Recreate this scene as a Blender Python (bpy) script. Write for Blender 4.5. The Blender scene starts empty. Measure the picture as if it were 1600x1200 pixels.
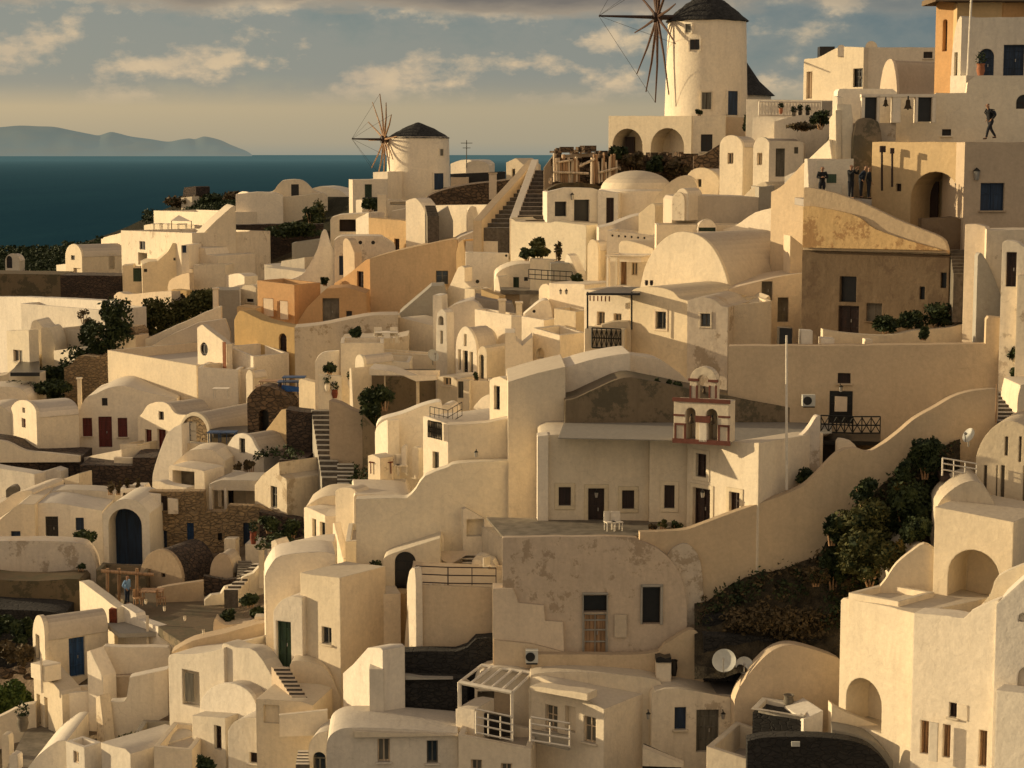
import bpy, math, random
from mathutils import Vector, noise as mnoise
from mathutils.geometry import tessellate_polygon
rnd = random.Random(7)
R = math.radians
scene = bpy.context.scene
C = scene.collection
# ---------------------------------------------------------------- camera
F = 2986.0
PITCH = math.atan(360 / F)
cp, sp = math.cos(PITCH), math.sin(PITCH)
cam = bpy.data.objects.new('camera', bpy.data.cameras.new('camera'))
C.objects.link(cam)
cam.rotation_euler = (R(90) - PITCH, 0, 0)
cam.data.sensor_width = 36
cam.data.lens = F / 1600 * 36
cam.data.clip_start = 1
cam.data.clip_end = 200000
scene.camera = cam
SEA = -112.0

def ray(u, v):
    a = (u - 800) / F; b = (600 - v) / F
    return Vector((a, cp + b * sp, -sp + b * cp))
def P(u, v, Y):
    d = ray(u, v); return d * (Y / d.y)
def proj(p):
    yc = p.y * cp - p.z * sp
    zc = p.y * sp + p.z * cp
    return 800 + p.x / yc * F, 600 - zc / yc * F
UC = [0, 400, 800, 1200, 1350, 1600]
DT = {1400: [78, 74, 70, 66, 64, 62], 1200: [92, 86, 82, 78, 75, 72], 1100: [98, 89, 84, 81, 78, 76], 1000: [104, 93, 87, 84, 82, 80],
      900: [114, 102, 92, 87, 86, 84], 800: [130, 116, 99, 89, 88, 87], 700: [141, 130, 115, 93, 92, 90],
      600: [156, 142, 128, 105, 98, 93], 500: [200, 166, 142, 118, 101, 96], 400: [252, 203, 163, 136, 104, 99],
      300: [310, 262, 186, 146, 107, 102], 200: [400, 265, 205, 158, 118, 105], 100: [500, 300, 225, 168, 128, 110], 0: [600, 330, 240, 175, 135, 115]}
VS = sorted(DT)
def D(u, v):
    v = max(0, min(1400, v)); u = max(0, min(1600, u))
    i = min(int(v // 100), 13)
    if i >= 12: lo, hi, f = 1200, 1400, (v - 1200) / 200
    else: lo, hi, f = i * 100, i * 100 + 100, (v - i * 100) / 100
    if i < 12 and hi > 1200: hi = 1400
    def row(r):
        for k in range(5):
            if u <= UC[k + 1]:
                g = (u - UC[k]) / (UC[k + 1] - UC[k]); return DT[r][k] * (1 - g) + DT[r][k + 1] * g
        return DT[r][-1]
    return row(lo) * (1 - f) + row(hi) * f
def arc(u0, v0, u1, v1, vt, n=12):
    o = []
    for i in range(n + 1):
        a = math.pi * i / n
        o.append(((u0 + u1) / 2 - (u1 - u0) / 2 * math.cos(a), v0 + (v1 - v0) * i / n - ((v0 + v1) / 2 - vt) * math.sin(a)))
    return o
def spl(p, n=4):
    q = [p[0]] + list(p) + [p[-1]]; o = []
    for i in range(1, len(q) - 2):
        for k in range(n):
            t = k / n; r = []
            for j in (0, 1):
                a, b, c, d = q[i - 1][j], q[i][j], q[i + 1][j], q[i + 2][j]
                r.append(.5 * (2 * b + (c - a) * t + (2 * a - 5 * b + 4 * c - d) * t * t + (3 * b - a - 3 * c + d) * t ** 3))
            o.append(tuple(r))
    o.append(p[-1]); return o

# ---------------------------------------------------------------- materials
def newmat(name):
    m = bpy.data.materials.new(name); m.use_nodes = True
    nt = m.node_tree; b = nt.nodes['Principled BSDF']
    return m, nt, b
def nn(nt, t, **k):
    n = nt.nodes.new(t)
    for a, v in k.items():
        if a in n.inputs: n.inputs[a].default_value = v
        else: setattr(n, a, v)
    return n
def mixc(nt, fac, a, b, mode='MIX'):
    n = nt.nodes.new('ShaderNodeMix'); n.data_type = 'RGBA'; n.blend_type = mode
    for s, x in ((0, fac), (6, a), (7, b)):
        if hasattr(x, 'is_linked'): nt.links.new(x, n.inputs[s])
        else: n.inputs[s].default_value = x if s == 0 else (*x, 1)
    return n.outputs[2]
def mapr(nt, x, a, b, c=0, d=1):
    n = nt.nodes.new('ShaderNodeMapRange'); n.inputs[1].default_value = a; n.inputs[2].default_value = b
    n.inputs[3].default_value = c; n.inputs[4].default_value = d; nt.links.new(x, n.inputs[0]); return n.outputs[0]
def coords(nt, scale=(1, 1, 1)):
    g = nt.nodes.new('ShaderNodeNewGeometry'); mp = nt.nodes.new('ShaderNodeMapping')
    mp.inputs['Scale'].default_value = scale; nt.links.new(g.outputs['Position'], mp.inputs[0]); return mp.outputs[0]
def nz(nt, vec, s, det=4, rough=.6):
    n = nt.nodes.new('ShaderNodeTexNoise'); n.inputs['Scale'].default_value = s; n.inputs['Detail'].default_value = det
    n.inputs['Roughness'].default_value = rough; nt.links.new(vec, n.inputs['Vector']); return n.outputs['Fac']
BEVEL = 0.07
def plaster(name, base, dirt=(.30, .22, .14), amt=.5, patch=0, patchc=(.22, .15, .09)):
    m, nt, b = newmat(name)
    v = coords(nt); vs = coords(nt, (2.2, 2.2, .35))
    big = mapr(nt, nz(nt, v, .28, 5), .42, .72, 0, amt)
    st = mapr(nt, nz(nt, vs, 1.1, 5, .7), .5, .8, 0, amt)
    fine = mapr(nt, nz(nt, v, 5, 5, .7), .3, .7, .9, 1.06)
    c = mixc(nt, big, base, tuple(x * .86 + y * .14 for x, y in zip(base, dirt)))
    c = mixc(nt, st, c, tuple(x * .6 + y * .4 for x, y in zip(base, dirt)))
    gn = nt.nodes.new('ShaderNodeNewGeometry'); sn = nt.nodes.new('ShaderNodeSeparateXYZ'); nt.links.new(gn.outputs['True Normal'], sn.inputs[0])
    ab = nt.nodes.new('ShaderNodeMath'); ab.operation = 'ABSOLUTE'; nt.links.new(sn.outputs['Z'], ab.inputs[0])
    c = mixc(nt, mapr(nt, ab.outputs[0], .45, .9, 0, .62), c, (base[0] * .40, base[1] * .41, base[2] * .46))  # level faces greyed in the colour, imitating dim grazing light on roofs
    rp = mapr(nt, nz(nt, v, .8, 2, .4), .50, .53, 0, .16)
    c = mixc(nt, rp, c, (base[0] * .72, base[1] * .74, base[2] * .78))
    ck = nt.nodes.new('ShaderNodeTexVoronoi'); ck.feature = 'DISTANCE_TO_EDGE'; ck.inputs['Scale'].default_value = .2
    cw = nt.nodes.new('ShaderNodeVectorMath'); cw.operation = 'MULTIPLY_ADD'; cw.inputs[1].default_value = (.9, .9, .9); cn = nt.nodes.new('ShaderNodeTexNoise'); cn.inputs['Scale'].default_value = 1.4; cn.inputs['Detail'].default_value = 5
    nt.links.new(v, cn.inputs['Vector']); nt.links.new(cn.outputs['Color'], cw.inputs[0]); nt.links.new(v, cw.inputs[2]); nt.links.new(cw.outputs[0], ck.inputs['Vector'])
    c = mixc(nt, mapr(nt, ck.outputs['Distance'], 0, .004, .16, 0), c, dirt)
    if patch:
        pm = mapr(nt, nz(nt, v, .55, 7, .75), .56 - patch * .1, .60 - patch * .1, 0, .9)
        c = mixc(nt, pm, c, patchc)
    oi = nt.nodes.new('ShaderNodeObjectInfo')
    hs = nt.nodes.new('ShaderNodeHueSaturation')
    nt.links.new(mapr(nt, oi.outputs['Random'], 0, 1, .86, 1.08), hs.inputs['Value'])
    nt.links.new(mapr(nt, oi.outputs['Random'], 0, 1, 1.06, .80), hs.inputs['Saturation'])
    nt.links.new(c, hs.inputs['Color'])
    mul = mixc(nt, 1.0, hs.outputs[0], (1, 1, 1), 'MULTIPLY')
    vm = nt.nodes.new('ShaderNodeVectorMath'); vm.operation = 'SCALE'
    nt.links.new(hs.outputs[0], vm.inputs[0]); nt.links.new(fine, vm.inputs['Scale'])
    nt.links.new(vm.outputs[0], b.inputs['Base Color'])
    b.inputs['Roughness'].default_value = .9; b.inputs['Specular IOR Level'].default_value = .15
    h = nt.nodes.new('ShaderNodeMath'); h.operation = 'ADD'
    nt.links.new(nz(nt, v, 2.6, 4), h.inputs[0])
    h2 = nt.nodes.new('ShaderNodeMath'); h2.operation = 'MULTIPLY'; h2.inputs[1].default_value = .25
    nt.links.new(nz(nt, v, 9, 4), h2.inputs[0]); nt.links.new(h2.outputs[0], h.inputs[1])
    bp = nt.nodes.new('ShaderNodeBump'); bp.inputs['Strength'].default_value = .4; bp.inputs['Distance'].default_value = .07
    nt.links.new(h.outputs[0], bp.inputs['Height'])
    if BEVEL:
        bv = nt.nodes.new('ShaderNodeBevel'); bv.samples = 3; bv.inputs['Radius'].default_value = BEVEL
        nt.links.new(bv.outputs[0], bp.inputs['Normal'])
    nt.links.new(bp.outputs[0], b.inputs['Normal'])
    return m
def stone(name, c1, c2, mortar, s=2.2, flat=1.8):
    m, nt, b = newmat(name)
    v = coords(nt, (1, 1, flat))
    wob = nt.nodes.new('ShaderNodeTexNoise'); wob.inputs['Scale'].default_value = 1.5; nt.links.new(v, wob.inputs['Vector'])
    add = nt.nodes.new('ShaderNodeVectorMath'); add.operation = 'MULTIPLY_ADD'; add.inputs[1].default_value = (.35, .35, .35)
    nt.links.new(wob.outputs['Color'], add.inputs[0]); nt.links.new(v, add.inputs[2])
    vo = nt.nodes.new('ShaderNodeTexVoronoi'); vo.inputs['Scale'].default_value = s; nt.links.new(add.outputs[0], vo.inputs['Vector'])
    ve = nt.nodes.new('ShaderNodeTexVoronoi'); ve.feature = 'DISTANCE_TO_EDGE'; ve.inputs['Scale'].default_value = s
    nt.links.new(add.outputs[0], ve.inputs['Vector'])
    sep = nt.nodes.new('ShaderNodeSeparateColor'); nt.links.new(vo.outputs['Color'], sep.inputs[0])
    c = mixc(nt, sep.outputs[0], c1, c2)
    edge = mapr(nt, ve.outputs['Distance'], .02, .1)
    c = mixc(nt, edge, mortar, c)
    c = mixc(nt, mapr(nt, nz(nt, v, .5), .45, .7, 0, .6), c, tuple(x * .4 for x in c1))
    c = mixc(nt, mapr(nt, nz(nt, v, 7, 5, .7), .35, .65, 0, .45), c, mortar)
    nt.links.new(c, b.inputs['Base Color']); b.inputs['Roughness'].default_value = .95
    bp = nt.nodes.new('ShaderNodeBump'); bp.inputs['Distance'].default_value = .12; nt.links.new(edge, bp.inputs['Height'])
    nt.links.new(bp.outputs[0], b.inputs['Normal']); return m
def simple(name, col, rough=.7, var=.25, s=4, metal=0, spec=.3, bump=0):
    m, nt, b = newmat(name)
    v = coords(nt)
    c = mixc(nt, mapr(nt, nz(nt, v, s, 4), .35, .65), tuple(x * (1 - var) for x in col), tuple(min(1, x * (1 + var)) for x in col))
    nt.links.new(c, b.inputs['Base Color']); b.inputs['Roughness'].default_value = rough
    b.inputs['Metallic'].default_value = metal; b.inputs['Specular IOR Level'].default_value = spec
    if bump:
        bp = nt.nodes.new('ShaderNodeBump'); bp.inputs['Distance'].default_value = bump
        nt.links.new(nz(nt, v, s * 1.5, 5), bp.inputs['Height']); nt.links.new(bp.outputs[0], b.inputs['Normal'])
    return m
def leafm(name, c1, c2):
    m, nt, b = newmat(name)
    v = coords(nt)
    c = mixc(nt, mapr(nt, nz(nt, v, 2.2, 4), .38, .64), c1, c2)
    nt.links.new(c, b.inputs['Base Color']); b.inputs['Roughness'].default_value = .7; b.inputs['Specular IOR Level'].default_value = .2
    return m
def planks(name, col, s=5):
    m, nt, b = newmat(name)
    g = nt.nodes.new('ShaderNodeTexCoord')
    v = coords(nt, (1, 1, .08))
    c = mixc(nt, mapr(nt, nz(nt, v, 9, 3), .35, .65), tuple(x * .55 for x in col), tuple(x * 1.35 for x in col))
    nt.links.new(c, b.inputs['Base Color']); b.inputs['Roughness'].default_value = .6; return m
M = {}
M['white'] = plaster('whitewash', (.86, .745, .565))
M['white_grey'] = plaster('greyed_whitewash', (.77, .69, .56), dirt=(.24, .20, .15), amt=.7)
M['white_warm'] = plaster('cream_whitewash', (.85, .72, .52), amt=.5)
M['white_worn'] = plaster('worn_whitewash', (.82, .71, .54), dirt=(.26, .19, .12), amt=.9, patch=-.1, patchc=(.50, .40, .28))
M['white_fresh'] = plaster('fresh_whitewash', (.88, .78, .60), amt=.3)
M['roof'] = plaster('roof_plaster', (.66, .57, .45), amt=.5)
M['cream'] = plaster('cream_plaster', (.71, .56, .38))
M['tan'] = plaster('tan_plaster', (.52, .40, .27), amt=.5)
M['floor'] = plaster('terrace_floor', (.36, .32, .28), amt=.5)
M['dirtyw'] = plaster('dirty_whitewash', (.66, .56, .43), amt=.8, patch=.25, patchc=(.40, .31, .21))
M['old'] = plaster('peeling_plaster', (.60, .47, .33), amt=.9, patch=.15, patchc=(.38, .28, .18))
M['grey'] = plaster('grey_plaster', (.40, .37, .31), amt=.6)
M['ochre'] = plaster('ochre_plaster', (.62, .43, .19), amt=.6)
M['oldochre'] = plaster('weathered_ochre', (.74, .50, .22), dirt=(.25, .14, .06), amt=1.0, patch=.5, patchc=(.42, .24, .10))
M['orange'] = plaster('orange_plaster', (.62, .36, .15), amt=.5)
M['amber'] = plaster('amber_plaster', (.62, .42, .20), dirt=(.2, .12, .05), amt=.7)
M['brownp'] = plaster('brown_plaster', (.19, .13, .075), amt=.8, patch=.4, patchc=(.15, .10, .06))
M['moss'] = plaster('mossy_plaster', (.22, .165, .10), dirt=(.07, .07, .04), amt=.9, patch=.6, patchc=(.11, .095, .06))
M['stone'] = stone('rubble_stone', (.42, .29, .15), (.25, .17, .09), (.30, .22, .13), 2.6)
M['dstone'] = stone('dark_stone', (.10, .065, .045), (.055, .038, .03), (.03, .022, .018), 2.4)
M['bstone'] = stone('black_lava_stone', (.036, .033, .030), (.020, .019, .018), (.017, .016, .015), 2.9)
M['mstone'] = stone('brown_lava_stone', (.22, .14, .08), (.12, .08, .05), (.07, .05, .03), 2.0)
M['black'] = simple('dark_pane', (.012, .010, .009), .35, .3, spec=.5)
M['glass'] = simple('window_glass', (.028, .032, .036), .08, .5, 1.5, spec=.9)
M['dbrown'] = planks('dark_brown_wood', (.030, .014, .010))
M['red'] = planks('red_painted_wood', (.12, .018, .012))
M['blue'] = planks('blue_painted_wood', (.015, .06, .16))
M['dblue'] = planks('dark_blue_wood', (.010, .028, .065))
M['green'] = planks('green_painted_wood', (.035, .065, .035))
M['greyw'] = planks('grey_painted_wood', (.12, .11, .085))
M['wframe'] = simple('white_painted_wood', (.68, .62, .52), .6, .1)
M['spar'] = simple('dark_spar_wood', (.085, .045, .028), .7, .3)
M['wood'] = planks('weathered_wood', (.34, .20, .10))
M['pale'] = planks('pale_bare_wood', (.60, .47, .32))
M['thatch'] = simple('dark_thatch', (.022, .022, .022), .9, .5, 3, bump=.25)
M['dark'] = simple('dark_metal', (.02, .02, .018), .5, .2, metal=.3)
M['metal'] = simple('grey_metal', (.35, .33, .30), .45, .15, metal=.5)
M['bronze'] = simple('bell_bronze', (.05, .035, .02), .45, .2, metal=.7)
M['riser'] = simple('dark_step_riser', (.10, .085, .07), .95, .3)  # shade of the risers painted in as a darker colour than the treads
M['redtrim'] = simple('dark_red_trim', (.16, .058, .04), .8, .15)
M['brick'] = simple('dark_red_brick', (.16, .045, .025), .85, .3, 6)
M['terra'] = simple('terracotta', (.30, .12, .06), .8, .2)
M['dish'] = simple('dish_paint', (.52, .52, .47), .5, .08)
M['cloth'] = simple('canvas_cloth', (.55, .48, .38), .9, .1)
M['stain'] = simple('grey_cement', (.16, .14, .11), .9, .25, 2)
M['bluecloth'] = simple('blue_cloth', (.03, .10, .32), .8, .2)
M['leafd'] = leafm('dark_leaves', (.012, .022, .010), (.045, .060, .020))
M['leafm'] = leafm('olive_leaves', (.035, .042, .014), (.10, .095, .030))
M['leafy'] = leafm('autumn_leaves', (.06, .055, .015), (.17, .12, .03))
M['leafb'] = leafm('brown_scrub', (.05, .038, .020), (.12, .085, .04))
M['grass'] = leafm('green_grass', (.03, .055, .012), (.09, .13, .03))
M['skin'] = simple('skin', (.32, .18, .11), .6, .05)
M['hair'] = simple('dark_hair', (.02, .014, .01), .6, .1)
M['jacket'] = simple('black_cloth', (.014, .015, .017), .9, .2)
M['navy'] = simple('navy_cloth', (.02, .03, .05), .9, .2)
M['denim'] = simple('dark_denim', (.02, .022, .028), .9, .2)
M['lblue'] = simple('light_blue_cloth', (.16, .28, .45), .9, .1)

# ---------------------------------------------------------------- mesh builder
class MB:
    def __init__(s): s.v = []; s.f = []; s.mi = []
    def add(s, vs, fs, mi=0):
        o = len(s.v); s.v += [Vector(x) for x in vs]; s.f += [tuple(i + o for i in f) for f in fs]; s.mi += [mi] * len(fs)
    def quad(s, a, b, c, d, mi=0): s.add([a, b, c, d], [(0, 1, 2, 3)], mi)
    def box(s, o, ax, ay, az, mi=0):
        o = Vector(o); ax, ay, az = Vector(ax), Vector(ay), Vector(az)
        vs = [o + ax * i + ay * j + az * k for k in (0, 1) for j in (0, 1) for i in (0, 1)]
        s.add(vs, [(0, 2, 3, 1), (4, 5, 7, 6), (0, 1, 5, 4), (2, 6, 7, 3), (0, 4, 6, 2), (1, 3, 7, 5)], mi)
    def cbox(s, c, sx, sy, sz, rz=0, mi=0):
        ax = Vector((math.cos(rz), math.sin(rz), 0)) * sx; ay = Vector((-math.sin(rz), math.cos(rz), 0)) * sy; az = Vector((0, 0, sz))
        s.box(Vector(c) - ax / 2 - ay / 2, ax, ay, az, mi)
    def tube(s, pts, r, n=6, mi=0, cap=True):
        pts = [Vector(p) for p in pts]; rs = r if isinstance(r, (list, tuple)) else [r] * len(pts)
        o = len(s.v)
        for i, p in enumerate(pts):
            d = (pts[min(i + 1, len(pts) - 1)] - pts[max(i - 1, 0)]).normalized()
            a = d.orthogonal().normalized() if abs(d.z) > .9 else d.cross(Vector((0, 0, 1))).normalized()
            b = d.cross(a)
            for k in range(n):
                t = 2 * math.pi * k / n; s.v.append(p + (a * math.cos(t) + b * math.sin(t)) * rs[i])
        for i in range(len(pts) - 1):
            for k in range(n):
                s.f.append((o + i * n + k, o + i * n + (k + 1) % n, o + (i + 1) * n + (k + 1) % n, o + (i + 1) * n + k)); s.mi.append(mi)
        if cap:
            s.f.append(tuple(o + k for k in range(n))); s.mi.append(mi)
            s.f.append(tuple(o + (len(pts) - 1) * n + k for k in range(n))); s.mi.append(mi)
    def lathe(s, c, prof, n=32, mi=0, a0=0, a1=2 * math.pi):
        o = len(s.v); c = Vector(c); full = abs(a1 - a0 - 2 * math.pi) < 1e-4; m = n if full else n + 1
        for r, z in prof:
            for k in range(m):
                t = a0 + (a1 - a0) * k / n; s.v.append(c + Vector((r * math.cos(t), r * math.sin(t), z)))
        for i in range(len(prof) - 1):
            for k in range(n):
                k2 = (k + 1) % m
                s.f.append((o + i * m + k, o + i * m + k2, o + (i + 1) * m + k2, o + (i + 1) * m + k)); s.mi.append(mi)
    def poly_h(s, loop, holes, W, mi=0):
        """tessellated polygon with holes; loops are 2-D, W maps to 3-D"""
        loops = [[Vector((a, b, 0)) for a, b in loop]] + [[Vector((a, b, 0)) for a, b in h] for h in holes]
        flat = [p for l in loops for p in l]
        tris = tessellate_polygon(loops)
        s.add([W(p.x, p.y) for p in flat], [t for t in tris], mi)
    def build(s, name, mats, parent=None, smooth=True, ang=32, merge=True):
        me = bpy.data.meshes.new(name)
        loc = Vector((0, 0, 0)); q = parent
        while q is not None: loc = loc + q.location; q = q.parent
        o = None
        if parent is None:
            n = len(s.v); xs = sum((v.x for v in s.v), 0) / n; ys = sum((v.y for v in s.v), 0) / n; zs = min(v.z for v in s.v)
            loc = Vector((xs, ys, zs))
        me.from_pydata([tuple(v - loc) for v in s.v], [], s.f)
        if not isinstance(mats, (list, tuple)): mats = [mats]
        for m in mats: me.materials.append(M[m] if isinstance(m, str) else m)
        if len(mats) > 1: me.polygons.foreach_set('material_index', s.mi)
        if merge:
            import bmesh
            b = bmesh.new(); b.from_mesh(me); bmesh.ops.remove_doubles(b, verts=b.verts, dist=.0008)
            bmesh.ops.recalc_face_normals(b, faces=b.faces); b.to_mesh(me); b.free()
        if smooth:
            me.polygons.foreach_set('use_smooth', [True] * len(me.polygons)); me.set_sharp_from_angle(angle=R(ang))
        me.update()
        o = bpy.data.objects.new(name, me); C.objects.link(o)
        if parent: o.parent = parent
        else: o.location = loc
        return o
def tag(o, label=None, cat=None, group=None, kind=None):
    if label: o['label'] = label
    if cat: o['category'] = cat
    if group: o['group'] = group
    if kind: o['kind'] = kind
    return o
def empty(name, loc, label, cat, group=None):
    o = bpy.data.objects.new(name, None); o.location = loc; o.empty_display_size = .3; C.objects.link(o)
    return tag(o, label, cat, group)

class Plane:
    """vertical plane through A with direction angle psi; a = distance along it"""
    def __init__(s, A, psi):
        s.A = Vector(A); s.t = Vector((math.cos(psi), math.sin(psi), 0)); s.n = Vector((math.sin(psi), -math.cos(psi), 0))
    def hit(s, u, v):
        d = ray(u, v); k = s.A.dot(s.n) / d.dot(s.n); p = d * k
        return (p - s.A).dot(s.t), p.z
    def W(s, a, z, e=0):
        p = s.A + s.t * a - s.n * e; return Vector((p.x, p.y, z))

def _zi(top, a):
    for (p, q), (r, s_) in zip(top, top[1:]):
        if p <= a <= r: return q + (s_ - q) * (a - p) / max(1e-6, r - p)
    return top[0][1] if a < top[0][0] else top[-1][1]
def hole_loop(kind, a0, a1, z0, z1, grow=0):
    a0 -= grow; a1 += grow; z0 -= grow; z1 += grow
    if kind[0] == 'a':
        r = (a1 - a0) / 2; rz = min(r, (z1 - z0) * .9); c = (a0 + a1) / 2; n = 12
        return [(a0, z0), (a1, z0)] + [(c + r * math.cos(math.pi * i / n), z1 - rz + rz * math.sin(math.pi * i / n)) for i in range(n + 1)]
    if kind[0] == 'o':
        r = (a1 - a0) / 2; c = (a0 + a1) / 2; zc = (z0 + z1) / 2
        return [(c + r * math.cos(2 * math.pi * i / 14), zc + r * math.sin(2 * math.pi * i / 14)) for i in range(14)]
    return [(a0, z0), (a1, z0), (a1, z1), (a0, z1)]

def do_openings(mb, pl, ops, root, matkey, lim=None, top=None):
    """returns hole loops; adds reveals to mb; builds window / door parts"""
    holes = []
    for op in ops:
        kind, u0, v0, u1, v1 = op[:5]; col = op[5] if len(op) > 5 else 'glass'; opt = op[6] if len(op) > 6 else {}
        um, vm = (u0 + u1) / 2, (v0 + v1) / 2
        a0 = pl.hit(u0, vm)[0]; a1 = pl.hit(u1, vm)[0]; z1 = pl.hit(um, v0)[1]; z0 = pl.hit(um, v1)[1]
        if a0 > a1: a0, a1 = a1, a0
        if lim: a0, a1 = max(a0, lim[0]), min(a1, lim[1])
        if a1 - a0 < .05: continue
        if top:
            tz = min([zz for aa, zz in top if a0 - .01 <= aa <= a1 + .01] + [_zi(top, a0), _zi(top, a1)]) - .04
            if z1 > tz and kind[0] not in 'ao': z1 = tz
            if kind[0] in 'ao': z1 = min(z1, min(_zi(top, (a0 * 3 + a1) / 4), _zi(top, (a0 + a1 * 3) / 4), _zi(top, (a0 + a1) / 2)) - .04)
            if z1 - z0 < .08: continue
        k = kind[-1]
        r = opt.get('r', {'w': .2, 'd': .25, 'h': 1.2, 'n': .6}[k])
        loop = hole_loop(kind, a0, a1, z0, z1); holes.append(loop)
        n = len(loop)
        for i in range(n):
            p, q = loop[i], loop[(i + 1) % n]
            mb.quad(pl.W(*p), pl.W(*q), pl.W(q[0], q[1], r), pl.W(p[0], p[1], r))
        gl = hole_loop(kind, a0, a1, z0, z1, .012)
        if k in 'n':
            mb.add([pl.W(p[0], p[1], r - .001) for p in gl], [tuple(range(len(gl)))])
        else:
            b = MB(); b.add([pl.W(p[0], p[1], r - .01) for p in gl], [tuple(range(len(gl)))])
            nm = {'w': 'window', 'd': 'door', 'h': 'opening'}[k]
            if k == 'w':
                po = b.build(nm, 'glass' if col in ('wframe', 'glass') else col, root, smooth=False, merge=False)
                if u1 - u0 > 7.5 and k == 'w':
                    f = MB(); w = .06; d = r - .06; hz = z1 - z0
                    fm = 'wframe' if col == 'wframe' else ('greyw' if col in ('glass',) else 'dbrown' if col == 'black' else 'pale' if col == 'greyw' else col)
                    zt = z1 if kind[0] != 'a' else z1 - (a1 - a0) / 2
                    bars = [(a0, a0 + w, z0, zt), (a1 - w, a1, z0, zt), (a0 + w, a1 - w, z0, z0 + w), (a0 + w, a1 - w, zt - w, zt), ((a0 + a1) / 2 - w / 2, (a0 + a1) / 2 + w / 2, z0 + w, zt - w)]
                    if hz > 1.1: bars.append((a0 + w, (a0 + a1) / 2 - w / 2, z0 + hz * .6, z0 + hz * .6 + w * .7)); bars.append(((a0 + a1) / 2 + w / 2, a1 - w, z0 + hz * .6, z0 + hz * .6 + w * .7))
                    for (x0, x1, y0, y1) in bars:
                        f.box(pl.W(x0, y0, d + .05), pl.t * (x1 - x0), pl.n * .05, Vector((0, 0, y1 - y0)))
                    f.build('window_frame', fm, po, smooth=False, merge=False)
            elif k == 'd':
                po = b.build(nm, col, root, smooth=False, merge=False)
                f = MB(); zt = z1 if kind[0] != 'a' else z1 - (a1 - a0) / 2; w = .08; cx = (a0 + a1) / 2
                for (x0, x1, y0, y1) in [(a0, a0 + w, z0, zt), (a1 - w, a1, z0, zt), (a0 + w, a1 - w, zt - w, zt), (cx - .02, cx + .02, z0, zt - w)]:
                    f.box(pl.W(x0, y0, r - .02), pl.t * (x1 - x0), pl.n * .06, Vector((0, 0, y1 - y0)))
                if u1 - u0 > 9:
                    for zz in (.25, .55, .8):
                        for xx0, xx1 in ((a0 + w, cx - .02), (cx + .02, a1 - w)):
                            y = z0 + (zt - z0) * zz
                            f.box(pl.W(xx0, y, r - .02), pl.t * (xx1 - xx0), pl.n * .035, Vector((0, 0, .07)))
                f.build('door_frame', opt.get('frame', col), po, smooth=False, merge=False)
                if u1 - u0 > 14:
                    f = MB(); f.cbox(pl.W(cx + .1, z0 + (zt - z0) * .45, r - .09), .05, .05, .16)
                    f.build('door_handle', 'metal', po, smooth=False, merge=False)
            else:
                b.build(nm, col if col != 'glass' else 'black', root, smooth=False, merge=False)  # dark pane at the back of the recess stands in for the unlit interior
        if 's' in opt:
            w = opt.get('sw', .22); f = MB(); pr = .035
            for (x0, x1, y0, y1) in [(a0 - w, a0, z0, z1), (a1, a1 + w, z0, z1), (a0 - w, a1 + w, z1, z1 + w)] + ([] if k == 'd' else [(a0 - w, a1 + w, z0 - w, z0)]):
                f.box(pl.W(x0, y0, .03), pl.t * (x1 - x0), pl.n * (.03 + pr), Vector((0, 0, y1 - y0)))
            f.build('door_surround' if k == 'd' else 'window_surround', opt['s'], root, smooth=False, merge=False)
        if 'sill' in opt or (k == 'w' and kind[0] not in 'ao' and u1 - u0 > 9.5 and 's' not in opt):
            f = MB(); f.box(pl.W(a0 - .1, z0 - .08, .02), pl.t * (a1 - a0 + .2), pl.n * .14, Vector((0, 0, .08)))
            f.build('window_sill', matkey, root, smooth=False, merge=False)
    return holes
EXT = 7.0
def solveL(pl, a, z, L):
    if not isinstance(L, tuple): return L
    side, ut = L
    lo, hi = .3, 45.
    g = lambda e: proj(pl.W(a, z, e))[0] - ut
    best = None
    N = 400
    for i in range(N):
        e = lo + (hi - lo) * i / N
        val = g(e)
        if (side == 'r' and val >= 0) or (side == 'l' and val <= 0): best = e; break
    return best if best else 8.0

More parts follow.
